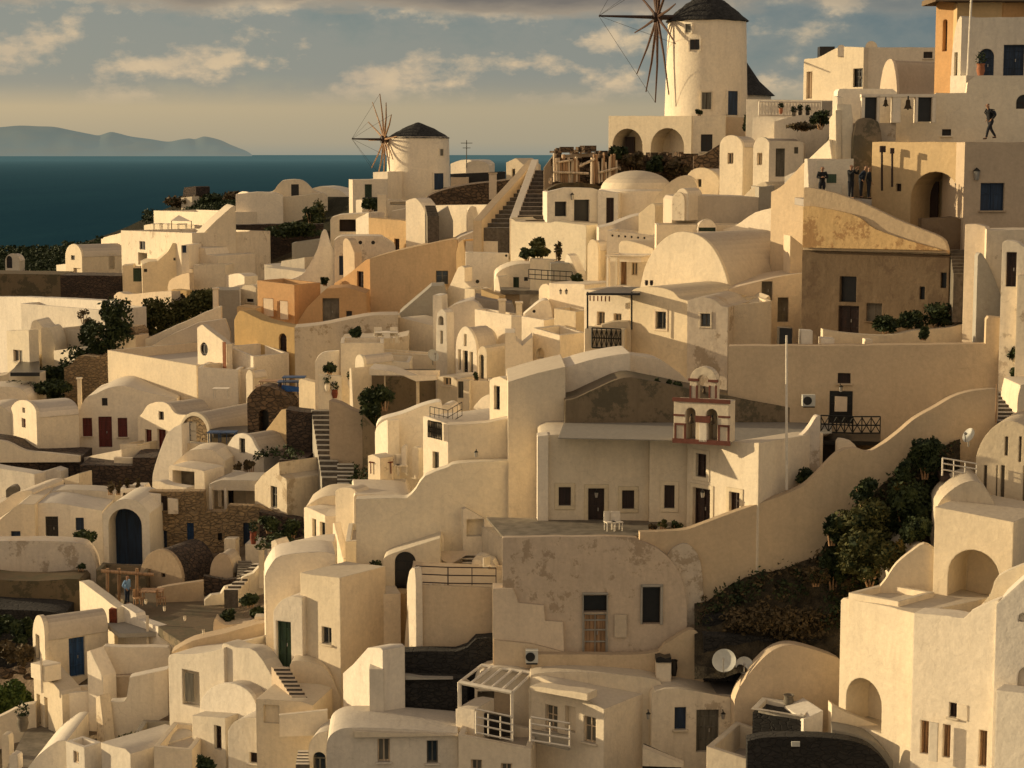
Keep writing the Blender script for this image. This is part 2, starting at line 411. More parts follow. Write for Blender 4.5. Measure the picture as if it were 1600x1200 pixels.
class T:
    """a thing: an Empty with parts"""
    def __init__(s, name, label, cat, group=None):
        s.a = (name, label, cat, group); s.o = None; s.pl = None
        T.n = getattr(T, 'n', 0) + 1; s.var = 'white' if name in ('chapel', 'windmill_annex', 'tower_house', 'tall_house', 'rotunda', 'little_church', 'bell_tower') or 'great' in label else random.Random(T.n * 17 + len(label)).choice(['white'] * 5 + ['white_grey', 'white_grey', 'white_warm', 'white_warm', 'white_worn', 'white_fresh'])
    def root(s, loc=None):
        if s.o is None: s.o = empty(s.a[0], Vector(loc), s.a[1], s.a[2], s.a[3])
        return s.o
    def pr(s, top, vb, psi=0, L=4, mat='white', op=(), side=(), Y=None, kind=None, name='wall', sd=None, ext=EXT, ua=None, single=False, roofm='roof', dY=0):
        if mat == 'white': mat = s.var
        u_a = ua if ua is not None else (top[0][0] + top[-1][0]) / 2
        if psi < -12: psi = max(psi * 1.56, -54) if psi > -44 else psi
        Y = (Y if Y is not None else D(u_a, vb)) + dY
        A = P(u_a, vb, Y); pl = Plane(A, R(psi)); zb = A.z - ext
        s.pl = pl
        T_ = [pl.hit(u, v) for u, v in top]
        for i in range(1, len(T_)):
            if T_[i][0] <= T_[i - 1][0] + .005: T_[i] = (T_[i - 1][0] + .005, T_[i][1])
        s0, s1 = T_[0][0], T_[-1][0]
        if kind is None: kind = 'flat' if len(top) == 2 else 'solid'
        if kind == 'solid' and s1 - s0 > 1.5:
            T2 = [T_[0]]; sdn = s0 * 3.1 + len(top)
            for (a_, za), (b_, zb_) in zip(T_, T_[1:]):
                m = int((b_ - a_) / .7)
                for q in range(1, m): T2.append((a_ + (b_ - a_) * q / m, za + (zb_ - za) * q / m + mnoise.noise(Vector((sdn + (a_ + (b_ - a_) * q / m) * .9, sdn, 0))) * .055))
                T2.append((b_, zb_))
            T_ = T2
        sd = sd or ('r' if psi <= 0 else 'l')
        Ls = L
        zc = (T_[-1][1] if sd == 'r' else T_[0][1])
        L = solveL(pl, s1 if sd == 'r' else s0, zc, L)
        if kind == 'flat' and (L < .9 or s1 - s0 < .9): kind = 'solid'
        if single: root = None
        else: root = s.root(Vector((A.x, A.y, A.z)))
        mb = MB(); W = pl.W
        loop = [(s0, zb), (s1, zb)] + T_[::-1]
        holes = do_openings(mb, pl, op, root, mat, (s0 + .04, s1 - .04), T_)
        mb.poly_h(loop, holes, lambda a, z: W(a, z))
        in_ = .015 if kind == 'vault' else 0
        Lf = .25 if kind == 'vault' else L
        # side plane openings
        spl_ = Plane(W(s1 - in_, 0) if sd == 'r' else W(s0 + in_, 0), R(psi + 90) if sd == 'r' else R(psi - 90))
        # plane directions: right side runs backward (a = e); left side runs from back to front
        sh = []
        if side:
            sh = do_openings(mb, spl_, side, root, mat)
        zs = min(T_[0][1], T_[-1][1])
        def sideface(a, right, e0, e1, ztop):
            isd = (sd == 'r') == right
            if isd and sh:
                if right: lp = [(e0, zb), (e1, zb), (e1, ztop), (e0, ztop)]
                else: lp = [(-e1, zb), (-e0, zb), (-e0, ztop), (-e1, ztop)]
                mb.poly_h(lp, sh, lambda x, z: spl_.W(x, z))
            else:
                mb.quad(W(a, zb, e0), W(a, zb, e1), W(a, ztop, e1), W(a, ztop, e0))
        if kind == 'vault':
            # gable slab
            n = len(loop)
            for i in range(n):
                p, q = loop[i], loop[(i + 1) % n]
                if i == 0: continue
                mb.quad(W(*p), W(*q), W(q[0], q[1], Lf), W(p[0], p[1], Lf))
            mb.add([W(p[0], p[1], Lf) for p in loop], [tuple(range(n))])
            a0, a1 = s0 + in_, s1 - in_
            sideface(a0, False, .1, L, zs); sideface(a1, True, .1, L, zs)
            mb.quad(W(a0, zb, L), W(a1, zb, L), W(a1, zs, L), W(a0, zs, L))
            mb.quad(W(a0, zs, .1), W(a1, zs, .1), W(a1, zs, L), W(a0, zs, L))
            rb = MB(); tp = [(min(max(a, a0 - .05), a1 + .05), max(z - .09, zs + .01)) for a, z in T_]
            tp[0] = (a0 - .05, zs + .01); tp[-1] = (a1 + .05, zs + .01)
            for i in range(len(tp) - 1):
                p, q = tp[i], tp[i + 1]
                rb.quad(W(p[0], p[1], .2), W(q[0], q[1], .2), W(q[0], q[1], L), W(p[0], p[1], L))
            rb.add([W(p[0], p[1], L) for p in tp], [tuple(range(len(tp)))])
            rb.build('roof', roofm, root, ang=50)
        elif kind == 'flat':
            t = min(.25, (s1 - s0) * .2, L * .2); z0, z1 = T_[0][1], T_[-1][1]
            zf = min(z0, z1) - .35
            sideface(s0, False, 0, L, z0); sideface(s1, True, 0, L, z1)
            mb.quad(W(s0, zb, L), W(s1, zb, L), W(s1, z1, L), W(s0, z0, L))
            zz = lambda a: z0 + (z1 - z0) * (a - s0) / (s1 - s0)
            oc = [(s0, 0), (s1, 0), (s1, L), (s0, L)]; ic = [(s0 + t, t), (s1 - t, t), (s1 - t, L - t), (s0 + t, L - t)]
            for i in range(4):
                j = (i + 1) % 4
                mb.quad(W(oc[i][0], zz(oc[i][0]), oc[i][1]), W(oc[j][0], zz(oc[j][0]), oc[j][1]), W(ic[j][0], zz(ic[j][0]), ic[j][1]), W(ic[i][0], zz(ic[i][0]), ic[i][1]))
                mb.quad(W(ic[i][0], zz(ic[i][0]), ic[i][1]), W(ic[j][0], zz(ic[j][0]), ic[j][1]), W(ic[j][0], zf, ic[j][1]), W(ic[i][0], zf, ic[i][1]))
            if single:
                mb.quad(*[W(a, zf, e) for a, e in ic])
            else:
                rb = MB(); rb.quad(*[W(a, zf, e) for a, e in ic]); rb.build('roof', roofm, root, merge=False)
        else:
            sideface(s0, False, 0, L, T_[0][1]); sideface(s1, True, 0, L, T_[-1][1])
            for i in range(len(T_) - 1):
                p, q = T_[i], T_[i + 1]
                mb.quad(W(p[0], p[1]), W(q[0], q[1]), W(q[0], q[1], L), W(p[0], p[1], L))
            bl = [W(p[0], p[1], L) for p in loop]
            mb.poly_h(loop, [], lambda a, z: W(a, z, L))
        o = mb.build(name, mat, root)
        s.last = o
        return s if not single else o
    def mb(s, name, mb, mat, **k):
        if s.o is None: s.root(mb.v[0])
        return mb.build(name, mat, s.o, **k)
def Wl(name, label, cat, top, vb, psi=0, L=.5, mat='white', group=None, **k):
    """a thing that is one mesh (a wall, a terrace block)"""
    t = T(name, label, cat, group)
    if k.get('op') or k.get('side'):
        t.pr(top, vb, psi, L, mat, kind=k.pop('kind', 'solid'), **k); return t.o
    o = t.pr(top, vb, psi, L, mat, kind=k.pop('kind', 'solid'), single=True, **k)
    return tag(o, label, cat, group)
def H(name, label, cat, *pieces, group=None):
    t = T(name, label, cat, group)
    for p in pieces: t.pr(*p[:-1], **p[-1]) if isinstance(p[-1], dict) else t.pr(*p)
    return t
def hz_pt(u, v, z):
    d = ray(u, v); k = z / d.z; return d * k
def slab(mb, pts, u, v, Y, th=.15, mi=0):
    """horizontal slab; corners given by pixels on the plane through pixel (u,v) at distance Y"""
    z = P(u, v, Y).z; q = [hz_pt(a, b, z) for a, b in pts]; n = len(q)
    mb.add(q + [p - Vector((0, 0, th)) for p in q], [tuple(range(n)), tuple(range(2 * n - 1, n - 1, -1))] + [(i, (i + 1) % n, n + (i + 1) % n, n + i) for i in range(n)], mi)
def slabthing(name, label, cat, pts, u, v, Y, th=.4, mat='floor', kind=None, group=None):
    mb = MB(); slab(mb, pts, u, v, Y, th); o = mb.build(name, mat, smooth=False); return tag(o, None if kind == 'structure' else label, None if kind == 'structure' else cat, group, kind)
def wslab(name, label, cat, u0, u1, v, Y0, Y1, th=.15, mat='floor', kind=None):
    a, b = P(u0, v, Y0), P(u1, v, Y0); mb = MB(); mb.box(Vector((a.x, Y0, a.z - th)), Vector((b.x - a.x, 0, 0)), Vector((0, Y1 - Y0, 0)), Vector((0, 0, th)))
    return tag(mb.build(name, mat, smooth=False), None if kind else label, None if kind else cat, None, kind)
def scrubfield(name, regions, n, size=.16, mat='leafd', seed=1, off=2.6, h=.8, Yf=None):
    """low scrub that follows the hillside; regions are pixel quads (u0, v0, u1, v1)"""
    rn = random.Random(seed); mb = MB(); tot = sum((c - a) * (d - b) for a, b, c, d in regions)
    for (a, b, c, d) in regions:
        for i in range(int(n * (c - a) * (d - b) / tot)):
            u, v = rn.uniform(a, c), rn.uniform(b, d); p = P(u, v, (Yf or D(u, v)) + off); r = rn.uniform(.3, .9) * h
            leaves(mb, p, r, r, r * .7, 12, size, rn)
    return tag(mb.build(name, mat, smooth=False, merge=False), kind='stuff')
def rake(name, label, a, b, th=.4, h=.9, below=2.0, mat='cream'):
    p, q = P(*a), P(*b); d = (q - p); d.z = 0; s_ = d.cross(Vector((0, 0, 1))).normalized() * th / 2; mb = MB(); n = 8
    rings = []
    for i in range(n + 1):
        c = p.lerp(q, i / n); c.z += mnoise.noise(c) * .05; rings.append([c - s_ - Vector((0, 0, below)), c - s_ + Vector((0, 0, h)), c + s_ + Vector((0, 0, h)), c + s_ - Vector((0, 0, below))])
    for r in rings: mb.v += r
    for i in range(n):
        for k in range(4): mb.f.append((i * 4 + k, i * 4 + (k + 1) % 4, i * 4 + 4 + (k + 1) % 4, i * 4 + 4 + k)); mb.mi.append(0)
    mb.f += [(0, 1, 2, 3), (n * 4 + 3, n * 4 + 2, n * 4 + 1, n * 4)]; mb.mi += [0, 0]
    return tag(mb.build(name, mat), label, 'wall')
def px(n, Y): return n * Y / F
def stairs(name, label, b0, b1, t0, t1, Yb, Yt, n, mat='floor', group=None, kind=None):
    B0, B1, T0, T1 = P(*b0, Yb), P(*b1, Yb), P(*t0, Yt), P(*t1, Yt)
    mb = MB()
    for i in range(n):
        f, g = i / n, (i + 1) / n
        z = B0.z + (T0.z - B0.z) * g
        a, b, c, d = B0.lerp(T0, f), B1.lerp(T1, f), B1.lerp(T1, g), B0.lerp(T0, g)
        top = [Vector((p.x, p.y, z)) for p in (a, b, c, d)]; bot = [Vector((p.x, p.y, z - 2.5)) for p in (a, b, c, d)]
        mb.add(top + bot, [(0, 1, 2, 3)]); mb.add(top + bot, [(0, 4, 5, 1)], 1); mb.add(top + bot, [(1, 5, 6, 2), (2, 6, 7, 3), (3, 7, 4, 0)])
    o = mb.build(name, [mat, 'riser'], smooth=False, merge=False); return tag(o, label, 'staircase', group)
def leaves(mb, c, rx, ry, rz, n, size, rn):
    for i in range(n):
        while True:
            q = Vector((rn.uniform(-1, 1), rn.uniform(-1, 1), rn.uniform(-1, 1)))
            if .35 < q.length < 1: break
        p = Vector((c[0] + q.x * rx, c[1] + q.y * ry, c[2] + q.z * rz))
        a = Vector((rn.uniform(-1, 1), rn.uniform(-1, 1), rn.uniform(-1, 1))).normalized(); b = a.orthogonal().normalized()
        s_ = size * rn.uniform(.6, 1.4); a *= s_; b *= s_ * .55
        mb.add([p - a, p + b, p + a, p - b], [(0, 1, 2, 3)])
def bush(name, label, cat, box, Y=None, n=900, mat='leafd', size=.12, blobs=9, seed=1, group=None, kind=None, stem=True, dY=0, depth=1.):
    u0, v0, u1, v1 = box; Y = (Y or D((u0 + u1) / 2, v1)) + dY; rn = random.Random(seed)
    c = P((u0 + u1) / 2, (v0 + v1) / 2, Y); rx = px((u1 - u0) / 2, Y); rz = px((v1 - v0) / 2, Y)
    mb = MB(); ry = min(rx, 2.5) * depth
    core = MB() if blobs >= 6 else None
    for i in range(blobs):
        q = Vector((rn.uniform(-1, 1), rn.uniform(-1, 1), rn.uniform(-1, 1)));
        if q.length > 1: q.normalize()
        b = rn.uniform(.32, .5); q *= (1 - b)
        cc = (c.x + q.x * rx, c.y + q.y * ry, c.z + q.z * rz)
        leaves(mb, cc, rx * b, ry * b, rz * b, n // blobs, size, rn)
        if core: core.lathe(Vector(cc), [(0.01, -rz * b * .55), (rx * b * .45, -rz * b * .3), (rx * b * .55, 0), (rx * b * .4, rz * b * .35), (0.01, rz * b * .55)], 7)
    if kind == 'stuff':
        o = mb.build(name, mat, smooth=False, merge=False); return tag(o, label, cat, None, 'stuff')
    r = empty(name, Vector((c.x, c.y, c.z - rz)), label, cat, group)
    mb.build('crown', mat, r, smooth=False, merge=False)
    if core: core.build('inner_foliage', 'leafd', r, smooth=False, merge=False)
    if stem:
        for k in range(3):
            s_ = MB(); s_.tube([Vector((c.x + .1 * k - .1, c.y, c.z - rz * 1.15)), Vector((c.x + (k - 1) * rx * .4, c.y + .1 * k, c.z + rz * .1))], [.05, .025], 5)
            s_.build('stem', 'wood', r, smooth=False, merge=False)
    return r
def railing(name, label, pts, Y, hpx=None, h=.95, nb=12, mat='dark', group=None, cross=False, Ys=None, rails=(.05, .5, 1.0), r=.03):
    mb = MB(); q = [P(u, v, (Ys[i] if Ys else Y)) for i, (u, v) in enumerate(pts)]
    for i in range(len(q) - 1):
        a, b = q[i], q[i + 1]
        for f in rails: mb.tube([a + Vector((0, 0, h * f)), b + Vector((0, 0, h * f))], r, 5)
        m = max(1, int(nb * (b - a).length / sum((q[j + 1] - q[j]).length for j in range(len(q) - 1))))
        for k in range(m + 1):
            p = a.lerp(b, k / m); mb.tube([p, p + Vector((0, 0, h))], r * (.8 if k % 4 else 1.2), 5)
            if cross and k < m:
                p2 = a.lerp(b, (k + 1) / m); z0, z1 = Vector((0, 0, h * rails[0])), Vector((0, 0, h * .95))
                mb.tube([p + z0, p2 + z1], r * .7, 4); mb.tube([p2 + z0, p + z1], r * .7, 4)
    o = mb.build(name, mat, smooth=False, merge=False); return tag(o, label, 'railing', group)
def dish(label, u, v, rpx, Y, az=-20, mat='dish', group=None):
    c = P(u, v, Y); r = px(rpx, Y); root = empty('satellite_dish', c - Vector((0, 0, r * 1.3)), label, 'satellite dish', group)
    rot = __import__('mathutils').Euler((R(62), 0, R(az))).to_matrix()
    mb = MB(); prof = [(0.01, 0), (r * .35, r * .03), (r * .7, r * .12), (r, r * .25), (r * 1.01, r * .22), (r * .7, r * .09), (.01, -r * .04)]
    mb.lathe((0, 0, 0), prof, 26); mb.v = [c + rot @ x for x in mb.v]; mb.build('reflector', mat, root, ang=60)
    ft = c + rot @ Vector((0, 0, r * .95)); a = MB(); a.tube([c + rot @ Vector((0, -r * .95, r * .22)), ft], .025, 5); a.tube([ft, ft + rot @ Vector((0, 0, -.12))], .06, 6); a.build('feed_arm', 'metal', root)
    s_ = MB(); s_.tube([c + rot @ Vector((0, 0, -r * .1)), c + Vector((0, .15, -r * .8)), c + Vector((0, .15, -r * 1.5))], .04, 6); s_.build('mast', 'metal', root)
    return root
def pot(label, u, v, w, h, Y, mat='terra', plant=True, seed=0, group=None):
    """plant pot whose base centre is at pixel (u, v)"""
    b = P(u, v, Y); r = px(w / 2, Y); H_ = px(h, Y); root = empty('plant_pot', b, label, 'plant pot', group)
    mb = MB(); mb.lathe(b, [(0.01, 0), (r * .6, 0), (r * .95, H_ * .5), (r * .8, H_ * .85), (r, H_), (r * .85, H_), (r * .7, H_ * .8), (.01, H_ * .8)], 16); mb.build('pot', mat, root)
    if plant:
        rn = random.Random(seed); l = MB(); leaves(l, b + Vector((0, 0, H_ * 1.35)), r * 1.3, r * 1.3, H_ * .6, 90, .09, rn); l.build('plant', 'leafd', root, smooth=False, merge=False)
    return root
# ---------------------------------------------------------------- light and sky
SUN_AZ, SUN_EL = R(13), R(11)          # towards the left and a little behind the village
sd = Vector((-math.cos(SUN_AZ) * math.cos(SUN_EL), math.sin(SUN_AZ) * math.cos(SUN_EL), math.sin(SUN_EL)))
sun = bpy.data.objects.new('sun', bpy.data.lights.new('sun', 'SUN')); C.objects.link(sun)
sun.rotation_euler = sd.to_track_quat('Z', 'Y').to_euler(); sun.location = sd * 300
sun.data.energy = SUN_E = 5.0; sun.data.angle = R(.6); sun.data.color = (1, .77, .45)
w = bpy.data.worlds.new('World'); scene.world = w; w.use_nodes = True
nt = w.node_tree; bg = nt.nodes['Background']
tc = nt.nodes.new('ShaderNodeTexCoord'); sx = nt.nodes.new('ShaderNodeSeparateXYZ'); nt.links.new(tc.outputs['Generated'], sx.inputs[0])
ramp = nt.nodes.new('ShaderNodeValToRGB'); cr = ramp.color_ramp
nt.links.new(mapr(nt, sx.outputs['Z'], 0, .5), ramp.inputs[0])
stops = [(0, (.30, .29, .23)), (.012, (.37, .32, .225)), (.045, (.43, .355, .235)), (.060, (.39, .335, .235)), (.082, (.225, .255, .235)), (.16, (.135, .185, .20)), (.22, (.115, .155, .175)), (.4, (.50, .385, .265)), (1, (.39, .33, .275))]
cr.elements[0].position = 0; cr.elements[0].color = (*stops[0][1], 1); cr.elements[1].position = 1; cr.elements[1].color = (*stops[-1][1], 1)
for p_, c_ in stops[1:-1]:
    e = cr.elements.new(p_); e.color = (*c_, 1)
base = ramp.outputs[0]
side = mapr(nt, sx.outputs['X'], -.28, .24)
lowsky = mapr(nt, sx.outputs['Z'], .10, .2, 1, 0)
sidem = nt.nodes.new('ShaderNodeMath'); sidem.operation = 'MULTIPLY'; nt.links.new(side, sidem.inputs[0]); nt.links.new(lowsky, sidem.inputs[1])
tint = mixc(nt, sidem.outputs[0], (1.2, 1.12, 1.0), (.62, .70, .80))
base = mixc(nt, mapr(nt, sx.outputs['Z'], .0, .04), base, mixc(nt, 1.0, base, tint, 'MULTIPLY'))
def skynoise(scale, off, s, det=6, rough=.55, dist=0):
    mp = nt.nodes.new('ShaderNodeMapping'); mp.inputs['Scale'].default_value = scale; mp.inputs['Location'].default_value = off
    nt.links.new(tc.outputs['Generated'], mp.inputs[0])
    n = nt.nodes.new('ShaderNodeTexNoise'); n.inputs['Scale'].default_value = s; n.inputs['Detail'].default_value = det; n.inputs['Roughness'].default_value = rough
    n.inputs['Distortion'].default_value = dist
    nt.links.new(mp.outputs[0], n.inputs['Vector']); return n.outputs['Fac']
def mul(a, b):
    m_ = nt.nodes.new('ShaderNodeMath'); m_.operation = 'MULTIPLY'; nt.links.new(a, m_.inputs[0]); nt.links.new(b, m_.inputs[1]); return m_.outputs[0]
def sub(a, b):
    m_ = nt.nodes.new('ShaderNodeMath'); m_.operation = 'SUBTRACT'; nt.links.new(a, m_.inputs[0]); nt.links.new(b, m_.inputs[1]); return m_.outputs[0]
# soft grey-blue cloud bodies with warm, sharper sunlit heads
SC = (12, 4, 22)
def leftmore(x):
    m_ = nt.nodes.new('ShaderNodeMath'); m_.operation = 'MULTIPLY_ADD'; m_.inputs[1].default_value = -.22; nt.links.new(sx.outputs['X'], m_.inputs[0]); nt.links.new(x, m_.inputs[2]); return m_.outputs[0]
n1 = leftmore(skynoise(SC, (2.3, 0, 3.35), 1.0, 8, .60, .0))
n2 = leftmore(skynoise(SC, (2.3 + .16, 0, 3.35 - .22), 1.0, 8, .60, .0))
band = mul(mapr(nt, sx.outputs['Z'], .024, .036), mapr(nt, sx.outputs['Z'], .11, .16, 1, 0))
body = mul(mapr(nt, n1, .36, .50), band)
base = mixc(nt, mul(body, mapr(nt, sx.outputs['X'], -.1, .3, .75, .5)), base, (.245, .245, .22))
edge = mul(mapr(nt, sub(n1, n2), -.005, .10), mapr(nt, n1, .42, .53))
edge = mul(edge, band)
base = mixc(nt, mul(edge, mapr(nt, sx.outputs['X'], .05, .28, .95, .45)), base, mixc(nt, mapr(nt, n2, .40, .62), (.66, .49, .30), (.40, .33, .25)))
# heavy grey bank along the top
n3 = skynoise((8, 2, 34), (.6, 0, 1.1), 1.0, 7, .55)
tz = nt.nodes.new('ShaderNodeMath'); tz.operation = 'MULTIPLY_ADD'; tz.inputs[1].default_value = .045; nt.links.new(n3, tz.inputs[0]); nt.links.new(sx.outputs['Z'], tz.inputs[2])
tb = mul(mapr(nt, tz.outputs[0], .0905, .0965), mapr(nt, sx.outputs['Z'], .10, .14, 1, 0))
tcol = mixc(nt, mapr(nt, tz.outputs[0], .094, .104), (.34, .27, .20), (.15, .125, .115))
base = mixc(nt, mul(tb, mapr(nt, sx.outputs['X'], .04, .14, 1, .35)), base, tcol)
# glow round the sun side for the light that falls on the village
glow = mapr(nt, sx.outputs['X'], -.5, -1.0, 0, 1)
base = mixc(nt, glow, base, (.75, .55, .34))
sky = nt.nodes.new('ShaderNodeTexSky'); sky.sky_type = 'NISHITA'; sky.sun_disc = False
sky.sun_elevation = SUN_EL; sky.sun_rotation = R(-90) + SUN_AZ
sc_ = nt.nodes.new('ShaderNodeVectorMath'); sc_.operation = 'SCALE'; sc_.inputs['Scale'].default_value = .012; nt.links.new(sky.outputs[0], sc_.inputs[0])
ad = nt.nodes.new('ShaderNodeVectorMath'); ad.operation = 'ADD'; nt.links.new(base, ad.inputs[0]); nt.links.new(sc_.outputs[0], ad.inputs[1])
nt.links.new(ad.outputs[0], bg.inputs['Color']); bg.inputs['Strength'].default_value = 1.0
scene.view_settings.view_transform = 'Standard'; scene.view_settings.look = 'None'; scene.view_settings.exposure = 0
scene.cycles.max_bounces = 5; scene.cycles.diffuse_bounces = 4; scene.cycles.glossy_bounces = 2

# ---------------------------------------------------------------- sea, island, terrain
def watermat():
    m, nt, b = newmat('sea_water')
    g = nt.nodes.new('ShaderNodeNewGeometry'); s_ = nt.nodes.new('ShaderNodeSeparateXYZ'); nt.links.new(g.outputs['Position'], s_.inputs[0])
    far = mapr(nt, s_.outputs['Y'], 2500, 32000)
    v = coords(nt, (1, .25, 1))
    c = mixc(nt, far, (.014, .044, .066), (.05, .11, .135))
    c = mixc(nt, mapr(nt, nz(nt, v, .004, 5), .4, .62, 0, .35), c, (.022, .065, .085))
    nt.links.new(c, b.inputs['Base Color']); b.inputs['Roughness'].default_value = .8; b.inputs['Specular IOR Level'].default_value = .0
    em = mixc(nt, far, (.0, .002, .004), (.035, .062, .068)); nt.links.new(em, b.inputs['Emission Color']); b.inputs['Emission Strength'].default_value = 1  # distance haze painted in: far water is paler and glows faintly
    bp = nt.nodes.new('ShaderNodeBump'); bp.inputs['Distance'].default_value = 1.2; nt.links.new(nz(nt, coords(nt, (1, .5, 1)), .05, 6), bp.inputs['Height']); nt.links.new(bp.outputs[0], b.inputs['Normal'])
    return m
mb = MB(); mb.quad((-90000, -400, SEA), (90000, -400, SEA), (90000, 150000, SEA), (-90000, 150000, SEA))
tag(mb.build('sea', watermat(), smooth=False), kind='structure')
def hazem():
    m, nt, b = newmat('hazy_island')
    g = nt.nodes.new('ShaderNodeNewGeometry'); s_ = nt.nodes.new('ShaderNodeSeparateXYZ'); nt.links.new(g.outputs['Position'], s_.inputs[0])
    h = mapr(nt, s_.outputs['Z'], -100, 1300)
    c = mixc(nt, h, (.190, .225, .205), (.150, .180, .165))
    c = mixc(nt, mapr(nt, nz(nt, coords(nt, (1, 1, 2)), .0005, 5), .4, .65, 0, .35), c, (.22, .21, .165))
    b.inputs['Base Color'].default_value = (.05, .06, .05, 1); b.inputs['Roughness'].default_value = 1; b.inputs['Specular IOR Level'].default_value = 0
    nt.links.new(c, b.inputs['Emission Color']); b.inputs['Emission Strength'].default_value = .85; return m  # aerial haze painted as a glow of the island itself
YI = 90000
prof = spl([(-160, 240), (-100, 222), (-40, 206), (0, 199), (30, 196), (60, 197), (85, 198), (110, 203), (140, 209), (155, 211), (172, 206), (185, 208), (205, 213), (235, 217), (262, 221), (280, 218), (295, 216), (305, 217), (318, 213), (330, 215), (345, 220), (358, 226), (372, 231), (386, 238), (394, 243.6)], 4)
mb = MB(); rows = 9; rn = random.Random(3)
for i, (u, v) in enumerate(prof):
    for k in range(rows):
        f = k / (rows - 1); y = YI - 6000 + 6000 * f; top = P(u, v, YI)
        hz = (top.z - SEA) * math.sin(f * math.pi / 2) + mnoise.noise(Vector((u * .03, f * 3, 1))) * 200 * math.sin(f * math.pi)
        mb.v.append(Vector((top.x * y / YI, y, SEA - 8 + max(0, hz))))
for i in range(len(prof) - 1):
    for k in range(rows - 1):
        a = i * rows + k; mb.f.append((a, a + rows, a + rows + 1, a + 1)); mb.mi.append(0)
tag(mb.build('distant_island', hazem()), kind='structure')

def groundmat():
    m, nt, b = newmat('hillside_ground')
    v = coords(nt)
    c = mixc(nt, mapr(nt, nz(nt, v, .5, 6), .38, .62), (.16, .115, .075), (.30, .235, .17))
    c = mixc(nt, mapr(nt, nz(nt, v, .12, 4), .45, .6, 0, .7), c, (.07, .06, .035))
    # greener and darker on the seaward ridge and the left cliff
    g = nt.nodes.new('ShaderNodeNewGeometry'); s_ = nt.nodes.new('ShaderNodeSeparateXYZ'); nt.links.new(g.outputs['Position'], s_.inputs[0])
    c = mixc(nt, mapr(nt, s_.outputs['Y'], 196, 222, 0, .95), c, (.020, .021, .011))
    nt.links.new(c, b.inputs['Base Color']); b.inputs['Roughness'].default_value = 1; b.inputs['Specular IOR Level'].default_value = .1
    bp = nt.nodes.new('ShaderNodeBump'); bp.inputs['Distance'].default_value = .5; nt.links.new(nz(nt, v, 1.2, 6, .7), bp.inputs['Height']); nt.links.new(bp.outputs[0], b.inputs['Normal'])
    return m
SK = [(-400, 400), (0, 386), (90, 381), (130, 372), (190, 352), (245, 325), (300, 303), (360, 300), (440, 300), (560, 300), (620, 290), (700, 284), (860, 262), (950, 250), (1040, 215), (1170, 190), (1300, 170), (1460, 150), (1600, 140), (2100, 130)]
def skyl(u):
    for (a, b), (c, d) in zip(SK, SK[1:]):
        if u <= c: return b + (d - b) * max(0, u - a) / (c - a)
    return SK[-1][1]
US = list(range(-700, 2401, 25)); mb = MB(); NR = 46; cols = []
for u in US:
    s0 = skyl(u); col_ = []
    for k in range(NR):
        v = 1500 - (1500 - s0) * k / (NR - 1)
        Y = D(u, v) * 1.0 + 3.2
        uu = u
        p = P(uu, v, Y) - Vector((0, 0, 2.0 if k < NR - 3 else .6))
        p.z += mnoise.noise(p * .35) * .35 * (0 if k > NR - 3 else 1)
        col_.append(p)
    e = col_[-1]
    for dy, dz in ((8, -1.5), (30, -14), (90, -70), (150, -130)):
        col_.append(Vector((e.x * (1 + dy / e.y), e.y + dy, e.z + dz if dy < 90 else SEA - 3 - dz * 0.0 + (20 if dy == 90 else -12))))
    col_.insert(0, Vector((col_[0].x * .3, -5, col_[0].z - 30)))
    cols.append(col_)
m_ = len(cols[0])
for c_ in cols: mb.v += c_
for i in range(len(cols) - 1):
    for k in range(m_ - 1):
        a = i * m_ + k; mb.f.append((a, a + m_, a + m_ + 1, a + 1)); mb.mi.append(0)
tag(mb.build('hillside', groundmat(), ang=80), kind='structure')
